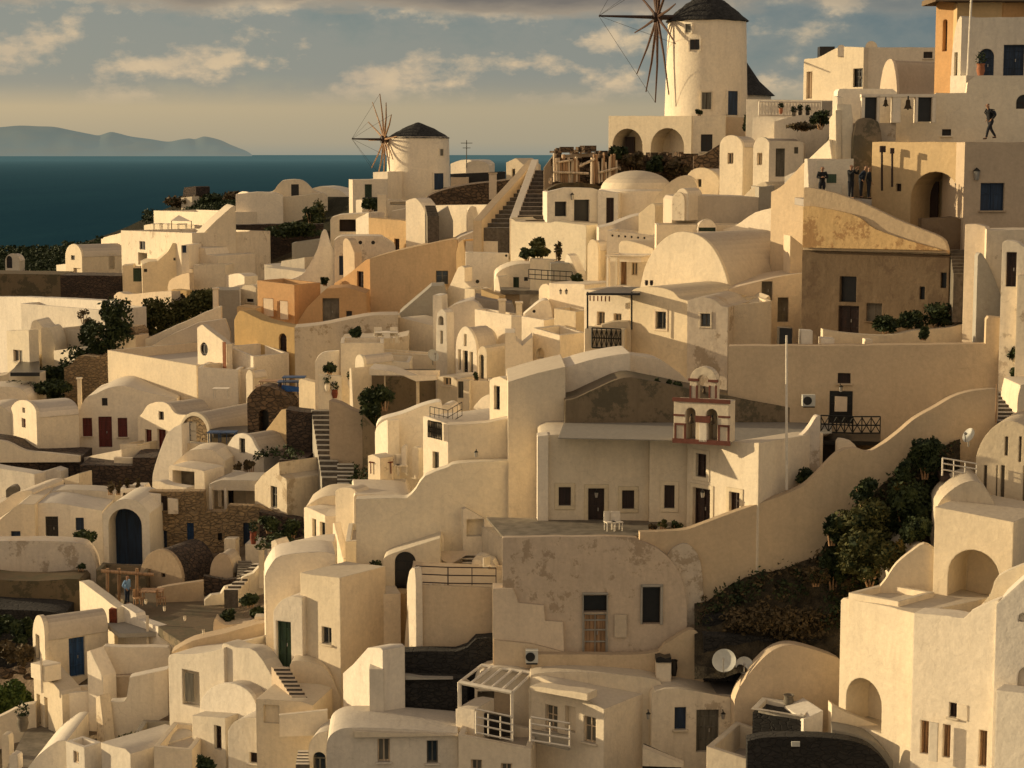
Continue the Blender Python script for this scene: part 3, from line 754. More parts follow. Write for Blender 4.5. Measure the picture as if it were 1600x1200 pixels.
# ---------------------------------------------------------------- windmills
def windmill(label, tilt, ul, ur, vb, tl, tr, vt, apex, ueave, hub, tip, rlen, Y, n=12, seed=1, wins=(), door=None, woodm='wood', capw=1.03):
    uc = (ul + ur) / 2; base = P(uc, vb, Y); top = P((tl + tr) / 2, vt, Y); r0 = px((ur - ul) / 2, Y); r1 = px((tr - tl) / 2, Y); h = top.z - base.z
    root = empty('windmill', base, label, 'windmill'); rn = random.Random(seed)
    # tower with recessed openings: lathe plus recessed boxes set proud
    mb = MB(); K = 10; prof = [(r0, -6)] + [(r0 + (r1 - r0) * i / K, h * i / K) for i in range(K + 1)] + [(r1 * .5, h + .02)]
    mb.lathe(base, prof, 64); mb.build('tower', 'white', root, ang=40)
    az = P(apex[0], apex[1], Y).z - base.z; re = px((ueave[1] - ueave[0]) / 2, Y)
    rb = MB(); pr = []
    for i in range(13):
        f = i / 12; pr.append((re * (1 - f) + .02, h - .12 + (az - h + .12) * (f * .93 + .07 * math.sin(f * math.pi))))
    rb.lathe(base, [(re * .9, h - .2)] + pr, 44)
    for i, x in enumerate(rb.v): rb.v[i] = x + Vector((mnoise.noise(x * 2.1), mnoise.noise(x * 2.3 + Vector((9, 0, 0))), mnoise.noise(x * 2.7) * .6)) * .13
    rb.build('cap', 'thatch', root, ang=50)
    def on_tower(u, v):
        d = ray(u, v); zc = P(u, v, Y).z; f = min(1, max(0, (zc - base.z) / h)); rr = r0 + (r1 - r0) * f
        a = d.x ** 2 + d.y ** 2; b = -2 * (d.x * base.x + d.y * base.y); c = base.x ** 2 + base.y ** 2 - rr * rr
        k = (-b - math.sqrt(max(0, b * b - 4 * a * c))) / (2 * a); p = d * k; nrm = Vector((p.x - base.x, p.y - base.y, 0)).normalized(); return p, nrm
    for (u0, v0, u1, v1, kind, col) in wins:
        p, nm = on_tower((u0 + u1) / 2, (v0 + v1) / 2); t = Vector((-nm.y, nm.x, 0)); 
        if t.x < 0: t = -t
        wd = px(u1 - u0, Y) / max(.35, abs(t.x)); ht = px(v1 - v0, Y); z0 = p.z - ht / 2
        f = MB(); fr = .12; o = p - nm * .25
        for (x0, x1, y0, y1) in ((-wd / 2 - fr, -wd / 2, -fr if kind == 'w' else 0, ht + fr), (wd / 2, wd / 2 + fr, -fr if kind == 'w' else 0, ht + fr), (-wd / 2, wd / 2, ht, ht + fr)):
            f.box(o + t * x0 + Vector((0, 0, y0 - ht / 2)), t * (x1 - x0), nm * .36, Vector((0, 0, y1 - y0)))
        b = MB(); b.box(o + t * (-wd / 2) + Vector((0, 0, -ht / 2)), t * wd, nm * .29, Vector((0, 0, ht)))
        po = b.build('window' if kind == 'w' else 'door', col, root, smooth=False)
        if kind == 'w' and u1 - u0 > 9:
            g = MB(); g.box(o + t * (-.03) + nm * .29 + Vector((0, 0, -ht / 2)), t * .06, nm * .03, Vector((0, 0, ht))); g.build('window_frame', 'dbrown', po, smooth=False)
        f.build('window_surround' if kind == 'w' else 'door_surround', 'white', root, smooth=False)
    # axle, hub and spars
    hp = P(hub[0], hub[1], Y - r1 * .35); tp = hp + Vector((-math.cos(R(tilt)), -math.sin(R(tilt)), 0.0)) * px(hub[0] - tip[0], Y) / math.cos(R(tilt))
    ax = (tp - hp).normalized(); tp.z = hp.z + px(hub[1] - tip[1], Y)
    a = MB(); back = hp - ax * (r1 * 1.1); a.tube([back, hp], .22, 10); a.tube([hp, tp], [.16, .07], 8); a.build('axle', 'dbrown', root)
    hb = MB(); hb.tube([hp - ax * .35, hp + ax * .35], .42, 12); hb.build('hub', 'dbrown', root)
    e1 = ax.cross(Vector((0, 0, 1))).normalized(); e2 = Vector((0, 0, 1)); Rr = px(rlen, Y)
    ends = []
    for k in range(n):
        t = 2 * math.pi * (k + .18 + rn.uniform(-.16, .16)) / n; dr = e1 * math.sin(t) + e2 * math.cos(t); e = hp + dr * Rr * rn.uniform(.80, 1.04) + ax * .25
        s_ = MB(); s_.tube([hp + dr * .2, hp + dr * Rr * .5 + ax * .05, e], [.13, .09, .05], 6); s_.build('sail_spar', woodm, root); ends.append(e)
    rg = MB()
    for e in ends[::2]: rg.tube([tp, e], .014, 4, cap=False)
    rg.build('rigging', 'dark', root)
    return root

# ---------------------------------------------------------------- people
def skinmesh(name, chains, mat, root, sub=2, hint=0):
    """chains: list of lists of (point, radius); a chain may start at an existing vertex given as an int"""
    vs, rs, es = [], [], []
    for ch in chains:
        prev = None
        for it in ch:
            if isinstance(it, int): prev = it; continue
            vs.append(Vector(it[0])); rs.append(it[1]); i = len(vs) - 1
            if prev is not None: es.append((prev, i))
            prev = i
    me = bpy.data.meshes.new(name); me.from_pydata([tuple(v) for v in vs], es, []); o = bpy.data.objects.new(name, me); C.objects.link(o)
    sk = o.modifiers.new('skin', 'SKIN'); sk.use_smooth_shade = True
    for i, r in enumerate(rs): me.skin_vertices[0].data[i].radius = (r, r)
    me.skin_vertices[0].data[hint].use_root = True
    if sub: sb = o.modifiers.new('sub', 'SUBSURF'); sb.levels = sub; sb.render_levels = sub
    dg = bpy.context.evaluated_depsgraph_get(); ev = o.evaluated_get(dg); m2 = bpy.data.meshes.new_from_object(ev)
    bpy.data.objects.remove(o); m2.name = name; m2.materials.clear(); m2.materials.append(M[mat]); o = bpy.data.objects.new(name, m2); C.objects.link(o); o.parent = root
    return o
def person(label, foot, h, face, pose, top='jacket', legs='denim', pack=False, group=None):
    """face: heading in degrees (0 = towards -y, the viewer; 90 = towards +x)"""
    root = empty('person', foot, label, 'person', group); root.rotation_euler = (0, 0, R(face)); s = h / 1.75
    g = lambda x, y, z: (x * s, y * s, z * s)
    st = pose.get('stride', 0); bend = pose.get('bend', 0)
    hip = (0, 0, .93); kL = (.10, -.20 * st, .50); kR = (-.10, .10 * st, .50); aL = (.11, -.30 * st, .08); aR = (-.11, .38 * st, .09 + .05 * abs(st))
    ch = (0, -.10 * bend, 1.28); nk = (0, -.16 * bend, 1.47); hd = (0, -.20 * bend - .02, 1.63)
    shL, shR = (.19, -.13 * bend, 1.41), (-.19, -.13 * bend, 1.41)
    arms = {'down': ((.25, .02, 1.14), (.26, -.10, .90)), 'cross': ((.28, -.05, 1.14), (.06, -.28, 1.17)), 'phone': ((.27, -.22, 1.26), (.10, -.38, 1.52)), 'pocket': ((.30, .06, 1.15), (.20, -.08, .97))}
    aw = arms[pose.get('arms', 'down')]; mir = lambda p: (-p[0], p[1], p[2])
    eL, wL = aw; eR, wR = map(mir, arms[pose.get('arms2', pose.get('arms', 'down'))])
    body = [[(g(*hip), .10 * s), (g(0, -.04 * bend, 1.1), .09 * s), (g(*ch), .12 * s), (g(*nk), .06 * s), (g(*hd), .095 * s), (g(hd[0], hd[1], hd[2] + .09), .075 * s)],
            [0, (g(.10, 0, .84), .10 * s), (g(*kL), .06 * s), (g(*aL), .04 * s), (g(aL[0], aL[1] - .17, .03), .035 * s)],
            [0, (g(-.10, 0, .84), .10 * s), (g(*kR), .06 * s), (g(*aR), .04 * s), (g(aR[0], aR[1] - .17, aR[2] - .05), .035 * s)],
            [2, (g(*shL), .065 * s), (g(*eL), .045 * s), (g(*wL), .03 * s)], [2, (g(*shR), .065 * s), (g(*eR), .045 * s), (g(*wR), .03 * s)]]
    skinmesh('body', body, 'skin', root)
    # hands: palm and five fingers each
    for e, w_, side in ((eL, wL, 1), (eR, wR, -1)):
        E, W_ = Vector(e), Vector(w_); d = (W_ - E).normalized(); sdv = d.cross(Vector((0, 1, .2))).normalized() * side
        c = [[(g(*W_), .028 * s), (g(*(W_ + d * .07)), .036 * s)]]
        for i, (off, L) in enumerate(((-.03, .07), (-.01, .085), (.01, .08), (.03, .06))):
            b_ = W_ + d * .09 + sdv * off; c.append([1, (g(*b_), .011 * s), (g(*(b_ + d * L * .5 + Vector((0, -.01, 0)))), .010 * s), (g(*(b_ + d * L + Vector((0, -.03, 0)))), .008 * s)])
        th = W_ + d * .03 - sdv * .035; c.append([0, (g(*th), .012 * s), (g(*(th + d * .05 - sdv * .02)), .010 * s)])
        skinmesh('hand', c, 'skin', root, 1)
    skinmesh('jacket', [[(g(0, 0, .84), .155 * s), (g(0, -.01 * bend, .95), .160 * s), (g(0, -.04 * bend, 1.1), .155 * s), (g(*ch), .18 * s), (g(nk[0], nk[1], nk[2] - .05), .085 * s)],
                        [3, (g(*shL), .085 * s), (g(*eL), .062 * s), (g(*(Vector(wL) * .93 + Vector(eL) * .07)), .046 * s)], [3, (g(*shR), .085 * s), (g(*eR), .062 * s), (g(*(Vector(wR) * .93 + Vector(eR) * .07)), .046 * s)]], top, root)
    skinmesh('trousers', [[(g(0, 0, 1.03), .135 * s), (g(*hip), .14 * s)], [1, (g(.10, 0, .82), .112 * s), (g(*kL), .078 * s), (g(*aL), .055 * s)], [1, (g(-.10, 0, .82), .112 * s), (g(*kR), .078 * s), (g(*aR), .055 * s)]], legs, root, hint=1)
    for a in (aL, aR):
        skinmesh('shoe', [[(g(a[0], a[1] + .04, a[2] - .02), .045 * s), (g(a[0], a[1] - .08, a[2] - .035), .042 * s), (g(a[0], a[1] - .18, a[2] - .045), .034 * s)]], 'jacket', root, 1)
    skinmesh('hair', [[(g(hd[0], hd[1] + .03, hd[2] + .02), .095 * s), (g(hd[0], hd[1] + .015, hd[2] + .10), .085 * s)]], 'hair', root, 1)
    # face: nose, mouth, eyes, ears
    hc = Vector(g(*hd))
    def bit(nm, mb, mat):
        me = bpy.data.meshes.new(nm); me.from_pydata([tuple(v) for v in mb.v], [], mb.f); me.materials.append(M[mat]); o = bpy.data.objects.new(nm, me); C.objects.link(o); o.parent = root
    f = MB(); f.tube([hc + Vector((0, -.09 * s, .03 * s)), hc + Vector((0, -.125 * s, -.01 * s))], [.008 * s, .016 * s], 6); bit('nose', f, 'skin')
    for sx_ in (-1, 1):
        f = MB(); f.tube([hc + Vector((sx_ * .088 * s, 0, -.02 * s)), hc + Vector((sx_ * .098 * s, .01 * s, .03 * s))], .016 * s, 6); bit('ear', f, 'skin')
        f = MB(); f.cbox(hc + Vector((sx_ * .035 * s, -.092 * s, .025 * s)), .022 * s, .01 * s, .010 * s); bit('eye', f, 'hair')
    f = MB(); f.cbox(hc + Vector((0, -.09 * s, -.045 * s)), .045 * s, .01 * s, .009 * s); bit('mouth', f, 'redtrim')
    if pack:
        r2 = empty('backpack', Vector(foot), 'dark backpack worn by the man walking along the upper wall', 'backpack'); r2.rotation_euler = root.rotation_euler
        skinmesh('bag', [[(g(0, .20, 1.08), .13 * s), (g(0, .22 - .05 * bend, 1.25), .145 * s), (g(0, .17 - .1 * bend, 1.42), .10 * s)]], 'navy', r2)
        for sx_ in (-1, 1):
            m2 = MB(); pts = [Vector(g(sx_ * .12, .12, 1.44)), Vector(g(sx_ * .13, -.10 - .1 * bend, 1.47)), Vector(g(sx_ * .14, -.22 - .06 * bend, 1.3)), Vector(g(sx_ * .15, -.08, 1.08)), Vector(g(sx_ * .13, .12, 1.02))]
            m2.tube(pts, .022 * s, 6); me = bpy.data.meshes.new('strap'); me.from_pydata([tuple(v) for v in m2.v], [], m2.f); me.materials.append(M['jacket']); o = bpy.data.objects.new('strap', me); C.objects.link(o); o.parent = r2
    return root
def bell(label, u, v, rpx, Y, group):
    """bell whose crown is at pixel (u, v)"""
    c = P(u, v, Y); r = px(rpx, Y); root = empty('bell', c, label, 'bell', group); mb = MB(); h = r * 2.1
    mb.lathe(c, [(.01, 0), (r * .35, -h * .04), (r * .48, -h * .2), (r * .55, -h * .6), (r * .8, -h * .88), (r, -h), (r * .85, -h), (r * .5, -h * .7), (.01, -h * .5)], 18); mb.build('bell_body', 'bronze', root)
    k = MB(); k.tube([c - Vector((0, 0, h * .5)), c - Vector((0, 0, h * 1.12))], [.02, .05], 6); k.build('clapper', 'dark', root)
    y = MB(); y.tube([c, c + Vector((0, 0, r * .7))], .04, 6); y.build('hanger', 'dark', root); return root
def lantern(label, u, v, Y, group=None, s=.16):
    c = P(u, v, Y); root = empty('wall_lantern', c, label, 'wall lamp', group)
    mb = MB(); mb.lathe(c, [(.01, -s * 1.1), (s * .4, -s), (s * .62, s * .5), (.01, s * .5)], 8); mb.build('lamp_glass', 'metal', root, smooth=False)
    m = MB(); m.lathe(c, [(s * .75, s * .5), (.02, s * 1.1)], 8); m.tube([c + Vector((0, 0, s)), c + Vector((0, .25, s * 1.2))], .025, 5); m.build('bracket', 'dark', root, smooth=False); return root
def acunit(label, u0, v0, u1, v1, Y, psi=0, group=None):
    A = P((u0 + u1) / 2, v1, Y); w_ = px(u1 - u0, Y); h = px(v1 - v0, Y); root = empty('air_conditioner', A, label, 'air conditioner', group)
    mb = MB(); mb.cbox(A + Vector((0, .2, 0)), w_, .4, h, R(psi)); mb.build('casing', 'dish', root, smooth=False)
    f = MB(); n = Vector((math.sin(R(psi)), -math.cos(R(psi)), 0)); c = A + Vector((-w_ * .12, .2, h / 2)) + n * .2; t = Vector((math.cos(R(psi)), math.sin(R(psi)), 0)); rr = h * .38
    f.add([c + n * .02 + t * rr * math.cos(i * math.pi / 9) + Vector((0, 0, rr * math.sin(i * math.pi / 9))) for i in range(18)], [tuple(range(18))]); f.build('fan_grille', 'black', root, smooth=False, merge=False)
    b = MB(); b.cbox(A + Vector((0, .2, -.06)), w_ * .9, .5, .05, R(psi)); b.build('bracket', 'dark', root, smooth=False); return root
def chimney(label, u0, v0, u1, v1, Y=None, group=None, mat='white', cap=True, Ld=None):
    Y = Y or D((u0 + u1) / 2, v1); A = P((u0 + u1) / 2, v1, Y); w_ = px(u1 - u0, Y); h = px(v1 - v0, Y); root = empty('chimney', A, label, 'chimney', group)
    mb = MB(); mb.box(A + Vector((-w_ / 2, 0, -1.5)), Vector((w_, 0, 0)), Vector((0, Ld or w_, 0)), Vector((0, 0, h + 1.5))); mb.build('stack', mat, root, smooth=False)
    if cap:
        c = MB(); c.box(A + Vector((-w_ / 2 - .06, -.06, h)), Vector((w_ + .12, 0, 0)), Vector((0, w_ + .12, 0)), Vector((0, 0, .12))); c.build('cap', mat, root, smooth=False)
    return root
def table(label, u, v, Y, w_=1., h=.75, mat='wframe', group=None):
    A = P(u, v, Y); root = empty('table', A, label, 'table', group); mb = MB(); mb.cbox(A + Vector((0, 0, h - .05)), w_, w_ * .8, .05); mb.build('tabletop', mat, root, smooth=False)
    for i in (-1, 1):
        for j in (-1, 1):
            l = MB(); l.cbox(A + Vector((i * w_ * .42, j * w_ * .33, 0)), .06, .06, h - .05); l.build('leg', mat, root, smooth=False)
    return root
def chair(label, u, v, Y, rz=0, mat='wframe', group=None, s=1.):
    A = P(u, v, Y); root = empty('chair', A, label, 'chair', group); root.rotation_euler = (0, 0, rz); O = Vector((0, 0, 0))
    def bx(nm, *b):
        mb = MB(); mb.cbox(*b); me = bpy.data.meshes.new(nm); me.from_pydata([tuple(v_) for v_ in mb.v], [], mb.f); me.materials.append(M[mat]); o = bpy.data.objects.new(nm, me); C.objects.link(o); o.parent = root
    bx('seat', (0, 0, .42 * s), .48 * s, .46 * s, .05 * s); bx('backrest', (0, .22 * s, .47 * s), .46 * s, .04 * s, .45 * s)
    for i in (-1, 1):
        for j in (-1, 1): bx('leg', (i * .2 * s, j * .19 * s, 0), .04 * s, .04 * s, .42 * s)
    return root
# ================================================================ far left ridge
H('small_shrine', 'tiny white arched shrine with a dark doorway alone at the far left edge', 'shrine',
  (arc(8, 408, 30, 408, 396), 426, -8, 1.8, 'white', dict(op=[('aw', 10, 400, 19, 419, 'black')], kind='vault')))
scrubfield('ridge_scrub', [(-20, 386, 105, 430), (100, 380, 190, 400), (150, 372, 240, 385), (225, 330, 300, 345), (290, 306, 370, 330)], 1500, .2, 'leafd', 2, 2.9, .8)
scrubfield('hedge_scrub', [(165, 470, 200, 530), (140, 510, 185, 560), (105, 545, 160, 600), (60, 575, 130, 622)], 420, .17, 'leafd', 3, 0, .9, 158)
scrubfield('slope_scrub', [(225, 470, 335, 500), (210, 490, 290, 525), (300, 455, 340, 480)], 420, .18, 'leafm', 4, 0, .9, 176)
r_ = T('stone_ruin', 'dark ruined stone hut on the headland against the sea', 'ruin')
r_.pr([(286, 300), (288, 293), (304, 291), (306, 292)], 309, -30, ('r', 327), 'dstone', kind='solid', Y=268)
r_.pr([(283, 309), (300, 307)], 313, -20, 1.5, 'white', kind='solid', Y=264, name='whitewashed_rim')
for i, (bx_, sd_) in enumerate([((250, 303, 330, 330), 3), ((300, 300, 375, 330), 4), ((345, 297, 380, 318), 5)]):
    bush('shrub', ['low brown shrub below the stone ruin', 'low dark shrub right of the stone ruin', 'low brown shrub on the crest behind the long sloping wall'][i], 'shrub', bx_, Y=266 - 2 * i, n=700, size=.3, seed=sd_, mat='leafb' if i != 1 else 'leafd', stem=False)
H('vaulted_house', 'long white barrel vaulted house with a vine on its side at the far left', 'house',
  (arc(102, 400, 128, 402, 381), 437, -48, ('r', 208), 'white', dict(op=[('w', 111, 399, 117, 406, 'black'), ('n', 115, 419, 126, 430, 'stain', dict(r=.3))],
   side=[('d', 170, 396, 179, 420, 'dblue'), ('w', 199, 404, 205, 413, 'black')], kind='vault')),
  ([(88, 414), (104, 412)], 434, -48, 2.5, 'white', dict(dY=-1, name='forecourt_wall')))
bush('climbing_vine', 'dark vine climbing the side of the far left vaulted house', 'climbing plant', (134, 396, 158, 424), Y=232, n=260, size=.14, blobs=5, seed=8)
H('stepped_house', 'pair of small white blocks left of the cube house with two dark openings', 'house',
  ([(158, 376), (162, 371), (188, 364), (190, 364)], 412, -38, 5, 'white', {}), ([(158, 373), (172, 373)], 400, -38, 3, 'white', dict(dY=-1)))
H('cube_house', 'big white cube house with a dark doorway on the far ridge', 'house',
  ([(189, 360), (300, 364)], 448, -36, 9, 'white', dict(op=[('w', 218, 377, 227, 390, 'black'), ('h', 216, 395, 230, 414, 'black')])))
t = H('terrace_house', 'upper white house with a shaded terrace and canopy on the far ridge', 'house',
  ([(240, 329), (345, 332)], 368, -34, 6, 'white', {}),
  ([(225, 352), (240, 349), (300, 352), (304, 352)], 368, -34, 1, 'white', dict(dY=-5, kind='solid', name='parapet')))
mb = MB(); q = [P(268, 343, 226), P(300, 345, 222), P(278, 335, 231), P(262, 343, 232)]; a = P(280, 336, 227)
mb.add([P(268, 345, 224), P(300, 346, 224), P(296, 345, 232), P(266, 344, 232), P(279, 336, 228)], [(0, 1, 4), (1, 2, 4), (2, 3, 4), (3, 0, 4)])
for u in (268, 299): mb.tube([P(u, 345, 225), P(u, 358, 225)], .06, 5)
tag(mb.build('sunshade', 'cloth', smooth=False), 'pale pointed sunshade over the upper terrace on the far ridge', 'sunshade')
for i, u in enumerate((247, 257, 285)): table(['left', 'middle', 'right'][i] + ' one of the three small tables on the terrace by the sunshade', u, 360, 224, 1.1, .8, 'wframe', 'tables on the upper terrace')
H('shaded_house', 'white house with a long sloping shaded wall falling from the crest', 'house',
  (spl([(286, 398), (306, 378), (330, 352), (352, 332), (364, 322), (368, 322)], 3), 440, 14, 7, 'white', {}))
H('vaulted_house', 'small white vaulted house with a sunlit gable at the top of the long sloping wall', 'house',
  (arc(369, 308, 395, 311, 299), 330, -40, ('r', 450), 'white', dict(kind='vault', op=[('w', 381, 316, 385, 321, 'black')])))
H('domed_house', 'shaded white house with a humped roof and a dark door on the skyline', 'house',
  (spl([(400, 305), (425, 300), (434, 289), (444, 282), (468, 281), (480, 287), (490, 297), (507, 303)], 3), 352, 6, 6, 'white', dict(op=[('d', 455, 288, 467, 310, 'black'), ('w', 408, 310, 419, 322, 'greyw', {})], Y=235)),
  ([(368, 304), (400, 300), (430, 301), (442, 306)], 360, 6, 3, 'white', dict(Y=231)),
  ([(440, 309), (505, 301), (512, 306)], 360, 6, 5, 'white', dict(Y=233)))
H('vaulted_house', 'pale vaulted roof sloping down to the right of the humped house', 'house',
  (spl([(478, 300), (500, 291), (530, 297), (542, 306)], 3), 345, -12, 6, 'white', dict(Y=246)))
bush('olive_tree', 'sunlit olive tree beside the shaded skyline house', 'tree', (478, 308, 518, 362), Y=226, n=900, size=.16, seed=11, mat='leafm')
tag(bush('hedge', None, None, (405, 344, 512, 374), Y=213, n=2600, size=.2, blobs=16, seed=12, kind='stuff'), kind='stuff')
Wl('stone_wall', 'dark stone terrace wall under the hedge at upper left', 'wall', [(345, 352), (420, 350), (505, 350)], 402, 4, 2, 'dstone', Y=216)
H('stone_house', 'brown stone hut with a dark opening behind the cypress shrubs', 'house',
  ([(352, 380), (402, 381)], 432, -6, 4, 'mstone', dict(Y=205, op=[('h', 376, 392, 390, 428, 'black')])))
for i, bx_ in enumerate([(340, 352, 372, 395), (352, 392, 372, 432), (372, 396, 394, 434), (338, 378, 352, 400)]):
    bush('cypress_shrub', ['tall dark shrub at the left corner of the brown stone hut', 'dark upright shrub left of the hut opening', 'dark upright shrub right of the hut opening', 'small dark shrub beside the far ridge wall'][i], 'shrub', bx_, Y=201, n=520, size=.16, seed=20 + i)
H('stepped_house', 'shaded white house with two chimneys and a green door on the left', 'house',
  ([(191, 420), (191, 415), (207, 414), (209, 418), (222, 418), (224, 412), (236, 409)], 458, 6, 3, 'white', dict(op=[('d', 208, 419, 222, 440, 'green')])),
  ([(222, 414), (232, 409), (246, 408), (262, 394), (270, 380), (281, 380), (282, 392)], 458, 12, ('l', 205), 'white', dict(dY=.8, op=[('w', 225, 420, 230, 425, 'black'), ('w', 271, 403, 275, 407, 'black')])),
  ([(283, 383), (294, 383), (296, 420), (300, 420)], 462, -10, 4, 'white', dict(op=[('w', 284, 382.5, 291, 395, 'dblue')])))
chimney('tapered white chimney on the shaded stepped house', 249, 372, 262, 404, 222)
stairs('outside_stairs', 'few white steps below the green door', (199, 456), (224, 457), (204, 441), (224, 441), D(210, 456) - 1, D(210, 456) + .5, 5, 'white')
H('vaulted_house', 'small white house with a dark arched window below the long sloping wall', 'house',
  (arc(294, 413, 316, 413, 398), 446, 0, 4, 'white', dict(kind='vault', op=[('aw', 296, 402, 313, 412, 'black', dict(r=.4))])),
  ([(308, 386), (320, 388), (322, 398), (340, 400)], 450, -20, 6, 'white', dict(dY=1)), ([(302, 414), (352, 414)], 455, -8, 3, 'white', dict(dY=-1)))
Wl('yard_wall', 'pale yard wall with a sunlit top left of the brown hut', 'wall', spl([(262, 462), (264, 440), (280, 430), (296, 426)], 3), 470, -30, .5, 'cream')
Wl('sunlit_wall', 'bright curved rim wall above the arched passage at left', 'wall', spl([(303, 438), (330, 434), (350, 431), (372, 427), (382, 432)], 3), 452, -30, 1.6, 'white')
H('white_house', 'small bright house with a dark slot right of the curved rim wall', 'house',
  (spl([(376, 452), (382, 446), (395, 446), (400, 450)], 3), 484, -20, 4, 'white', dict(op=[('w', 385, 467, 396, 472, 'black')])),
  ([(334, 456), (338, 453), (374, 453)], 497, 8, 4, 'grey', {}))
Wl('earth_wall', 'plain brown earth retaining wall at the far left', 'wall', [(-30, 427), (96, 429)], 470, 0, 6, 'moss')
Wl('stone_wall', 'dark rubble retaining wall beside the plain earth wall', 'wall', [(94, 430), (190, 431)], 470, 0, 5, 'dstone', dY=-1)
# large cream complex
H('cream_house', 'long cream house with a shaded canopy roof at the far left', 'house',
  (spl([(-30, 464), (40, 464), (110, 467), (180, 471)], 3), 600, -26, 1.2, 'white', dict(kind='solid', Y=176)),
  ([(32, 474), (165, 485)], 600, -22, 5, 'white', dict(Y=172)),
  ([(75, 514), (150, 516)], 610, -22, 4, 'white', dict(Y=166, op=[('w', 106, 507.5, 119, 515, 'black')])),)
H('white_house', 'white block with a small grey window in front of the cream house', 'house',
  ([(10, 517), (45, 516)], 620, -24, ('r', 58), 'white', dict(op=[('w', 21, 547, 35, 565, 'greyw')], Y=160)),
  (spl([(46, 520), (50, 504), (57, 500), (64, 508), (68, 512)], 3), 620, -6, 3, 'white', dict(Y=164)),
  (spl([(64, 513), (76, 512), (84, 530), (86, 540)], 3), 620, -6, 3, 'white', dict(Y=163)))
H('white_house', 'white block with a dark recess beside the hedge', 'house',
  ([(84, 548), (140, 540)], 620, -24, 5, 'white', dict(Y=161, op=[('w', 82.5, 535, 92, 548, 'black')])))
slabthing('dark_awning', 'dark awning between the white blocks and the hedge', 'awning', [(16, 582), (34, 561), (62, 560), (62, 582)], 40, 572, 156, .3, 'black')
H('white_house', 'low sloping white roof under the dark awning', 'house', (spl([(-20, 590), (10, 585), (35, 562), (40, 562)], 2), 620, -5, 4, 'white', dict(Y=160)), ([(14, 583), (62, 583)], 615, 0, 2, 'white', dict(Y=155)))
hb = [(150, 470, 200, 520), (120, 495, 175, 552), (90, 535, 150, 590), (62, 565, 120, 620), (168, 500, 212, 530), (60, 590, 120, 622)]
for i, bx_ in enumerate(hb):
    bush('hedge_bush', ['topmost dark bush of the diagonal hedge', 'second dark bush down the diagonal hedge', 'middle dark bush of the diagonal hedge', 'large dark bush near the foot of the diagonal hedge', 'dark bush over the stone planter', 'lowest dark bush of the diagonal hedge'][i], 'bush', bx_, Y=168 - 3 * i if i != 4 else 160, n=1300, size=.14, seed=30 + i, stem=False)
tag(bush('thicket', None, None, (-10, 592, 100, 622), Y=153, n=1500, size=.2, blobs=12, seed=38, kind='stuff'), kind='stuff')
for i, bx_ in enumerate([(222, 470, 270, 515), (255, 458, 305, 505), (290, 450, 335, 490), (212, 492, 245, 522)]):
    bush('scrub_bush', ['broad olive scrub bush above the long raking roof', 'middle scrub bush above the raking roof', 'highest scrub bush above the raking roof', 'lowest scrub bush above the raking roof'][i], 'bush', bx_, Y=178, n=900, size=.2, seed=40 + i, mat=['leafm', 'leafb', 'leafd', 'leafd'][i], stem=False)
for i, (u, v) in enumerate([(140, 500), (130, 492), (150, 508)]):
    bush('flowering_shrub', ['leafless reddish shrub against the cream house', 'upper reddish twig bush against the cream house', 'lower reddish twig bush by the hedge'][i], 'shrub', (u - 14, v - 10, u + 14, v + 12), Y=166, n=120, size=.12, seed=47 + i, mat='leafb', blobs=4)
H('rubble_wall', 'broken tan rubble wall below the diagonal hedge', 'wall', (spl([(100, 575), (112, 568), (124, 556), (150, 558), (165, 552), (168, 552)], 3), 622, -12, 3, 'stone', dict(Y=156)), ([(165, 518), (172, 512), (206, 512), (212, 520)], 560, -10, 3, 'stone', dict(Y=160)))
H('pale_planter', 'pale ribbed stone planter above the white cistern block', 'planter', ([(172, 524), (212, 524)], 552, -14, 2, 'cream', dict(Y=159)))
Wl('garden_wall', 'long cream wall with faded stains above the scrub', 'wall', spl([(178, 462), (186, 456), (200, 460), (240, 456), (268, 455)], 3), 490, -28, 1, 'cream', Y=180)
Wl('garden_wall', 'short ochre wall at the left end of the scrub slope', 'wall', [(266, 455), (270, 452), (292, 454)], 472, -20, 1, 'ochre', Y=182)
chimney('thin white chimney left of the white cistern block', 121, 592, 127, 622, 148)
# ---- big white cistern block with raking parapet
H('cistern_house', 'large plain white block with a sunlit front and broad grey roof', 'house',
  ([(168, 547), (307, 571)], 640, -27, 11, 'white', dict(kind='flat', Y=148, roofm='roof')),
  )
Wl('raking_parapet', 'long raking white parapet rising to the right behind the big block', 'wall', [(186, 546), (250, 520), (342, 479), (346, 479)], 600, 4, .8, 'white', Y=160)
Wl('roof_slope', 'shaded wall behind the raking parapet with dark slots', 'wall', [(230, 545), (260, 526), (310, 504), (352, 498), (360, 520)], 600, 4, .6, 'roof', Y=158.5)
chimney('tall narrow white chimney at the head of the raking parapet', 333, 452, 341, 498, 164)
H('gabled_house', 'sunlit white gable with a round dark vent beside the big block', 'house',
  ([(308, 512), (316, 507), (352, 536), (354, 538)], 600, -30, ('r', 362), 'white', dict(Y=147, op=[('ow', 313, 538, 325, 553, 'black', dict(r=.15))])),
  ([(354, 541), (396, 557)], 625, -28, 3.5, 'white', dict(Y=146)))
b_ = MB(); pl_ = Plane(P(351, 556, 145.2), R(-30)); b_.box(pl_.W(-.15, P(351, 575, 145.2).z), pl_.t * .3, pl_.n * .06, Vector((0, 0, 2.0))); tag(b_.build('clay_drainpipe', 'terra', smooth=False), 'faded red downpipe at the corner of the sunlit gable', 'drainpipe')
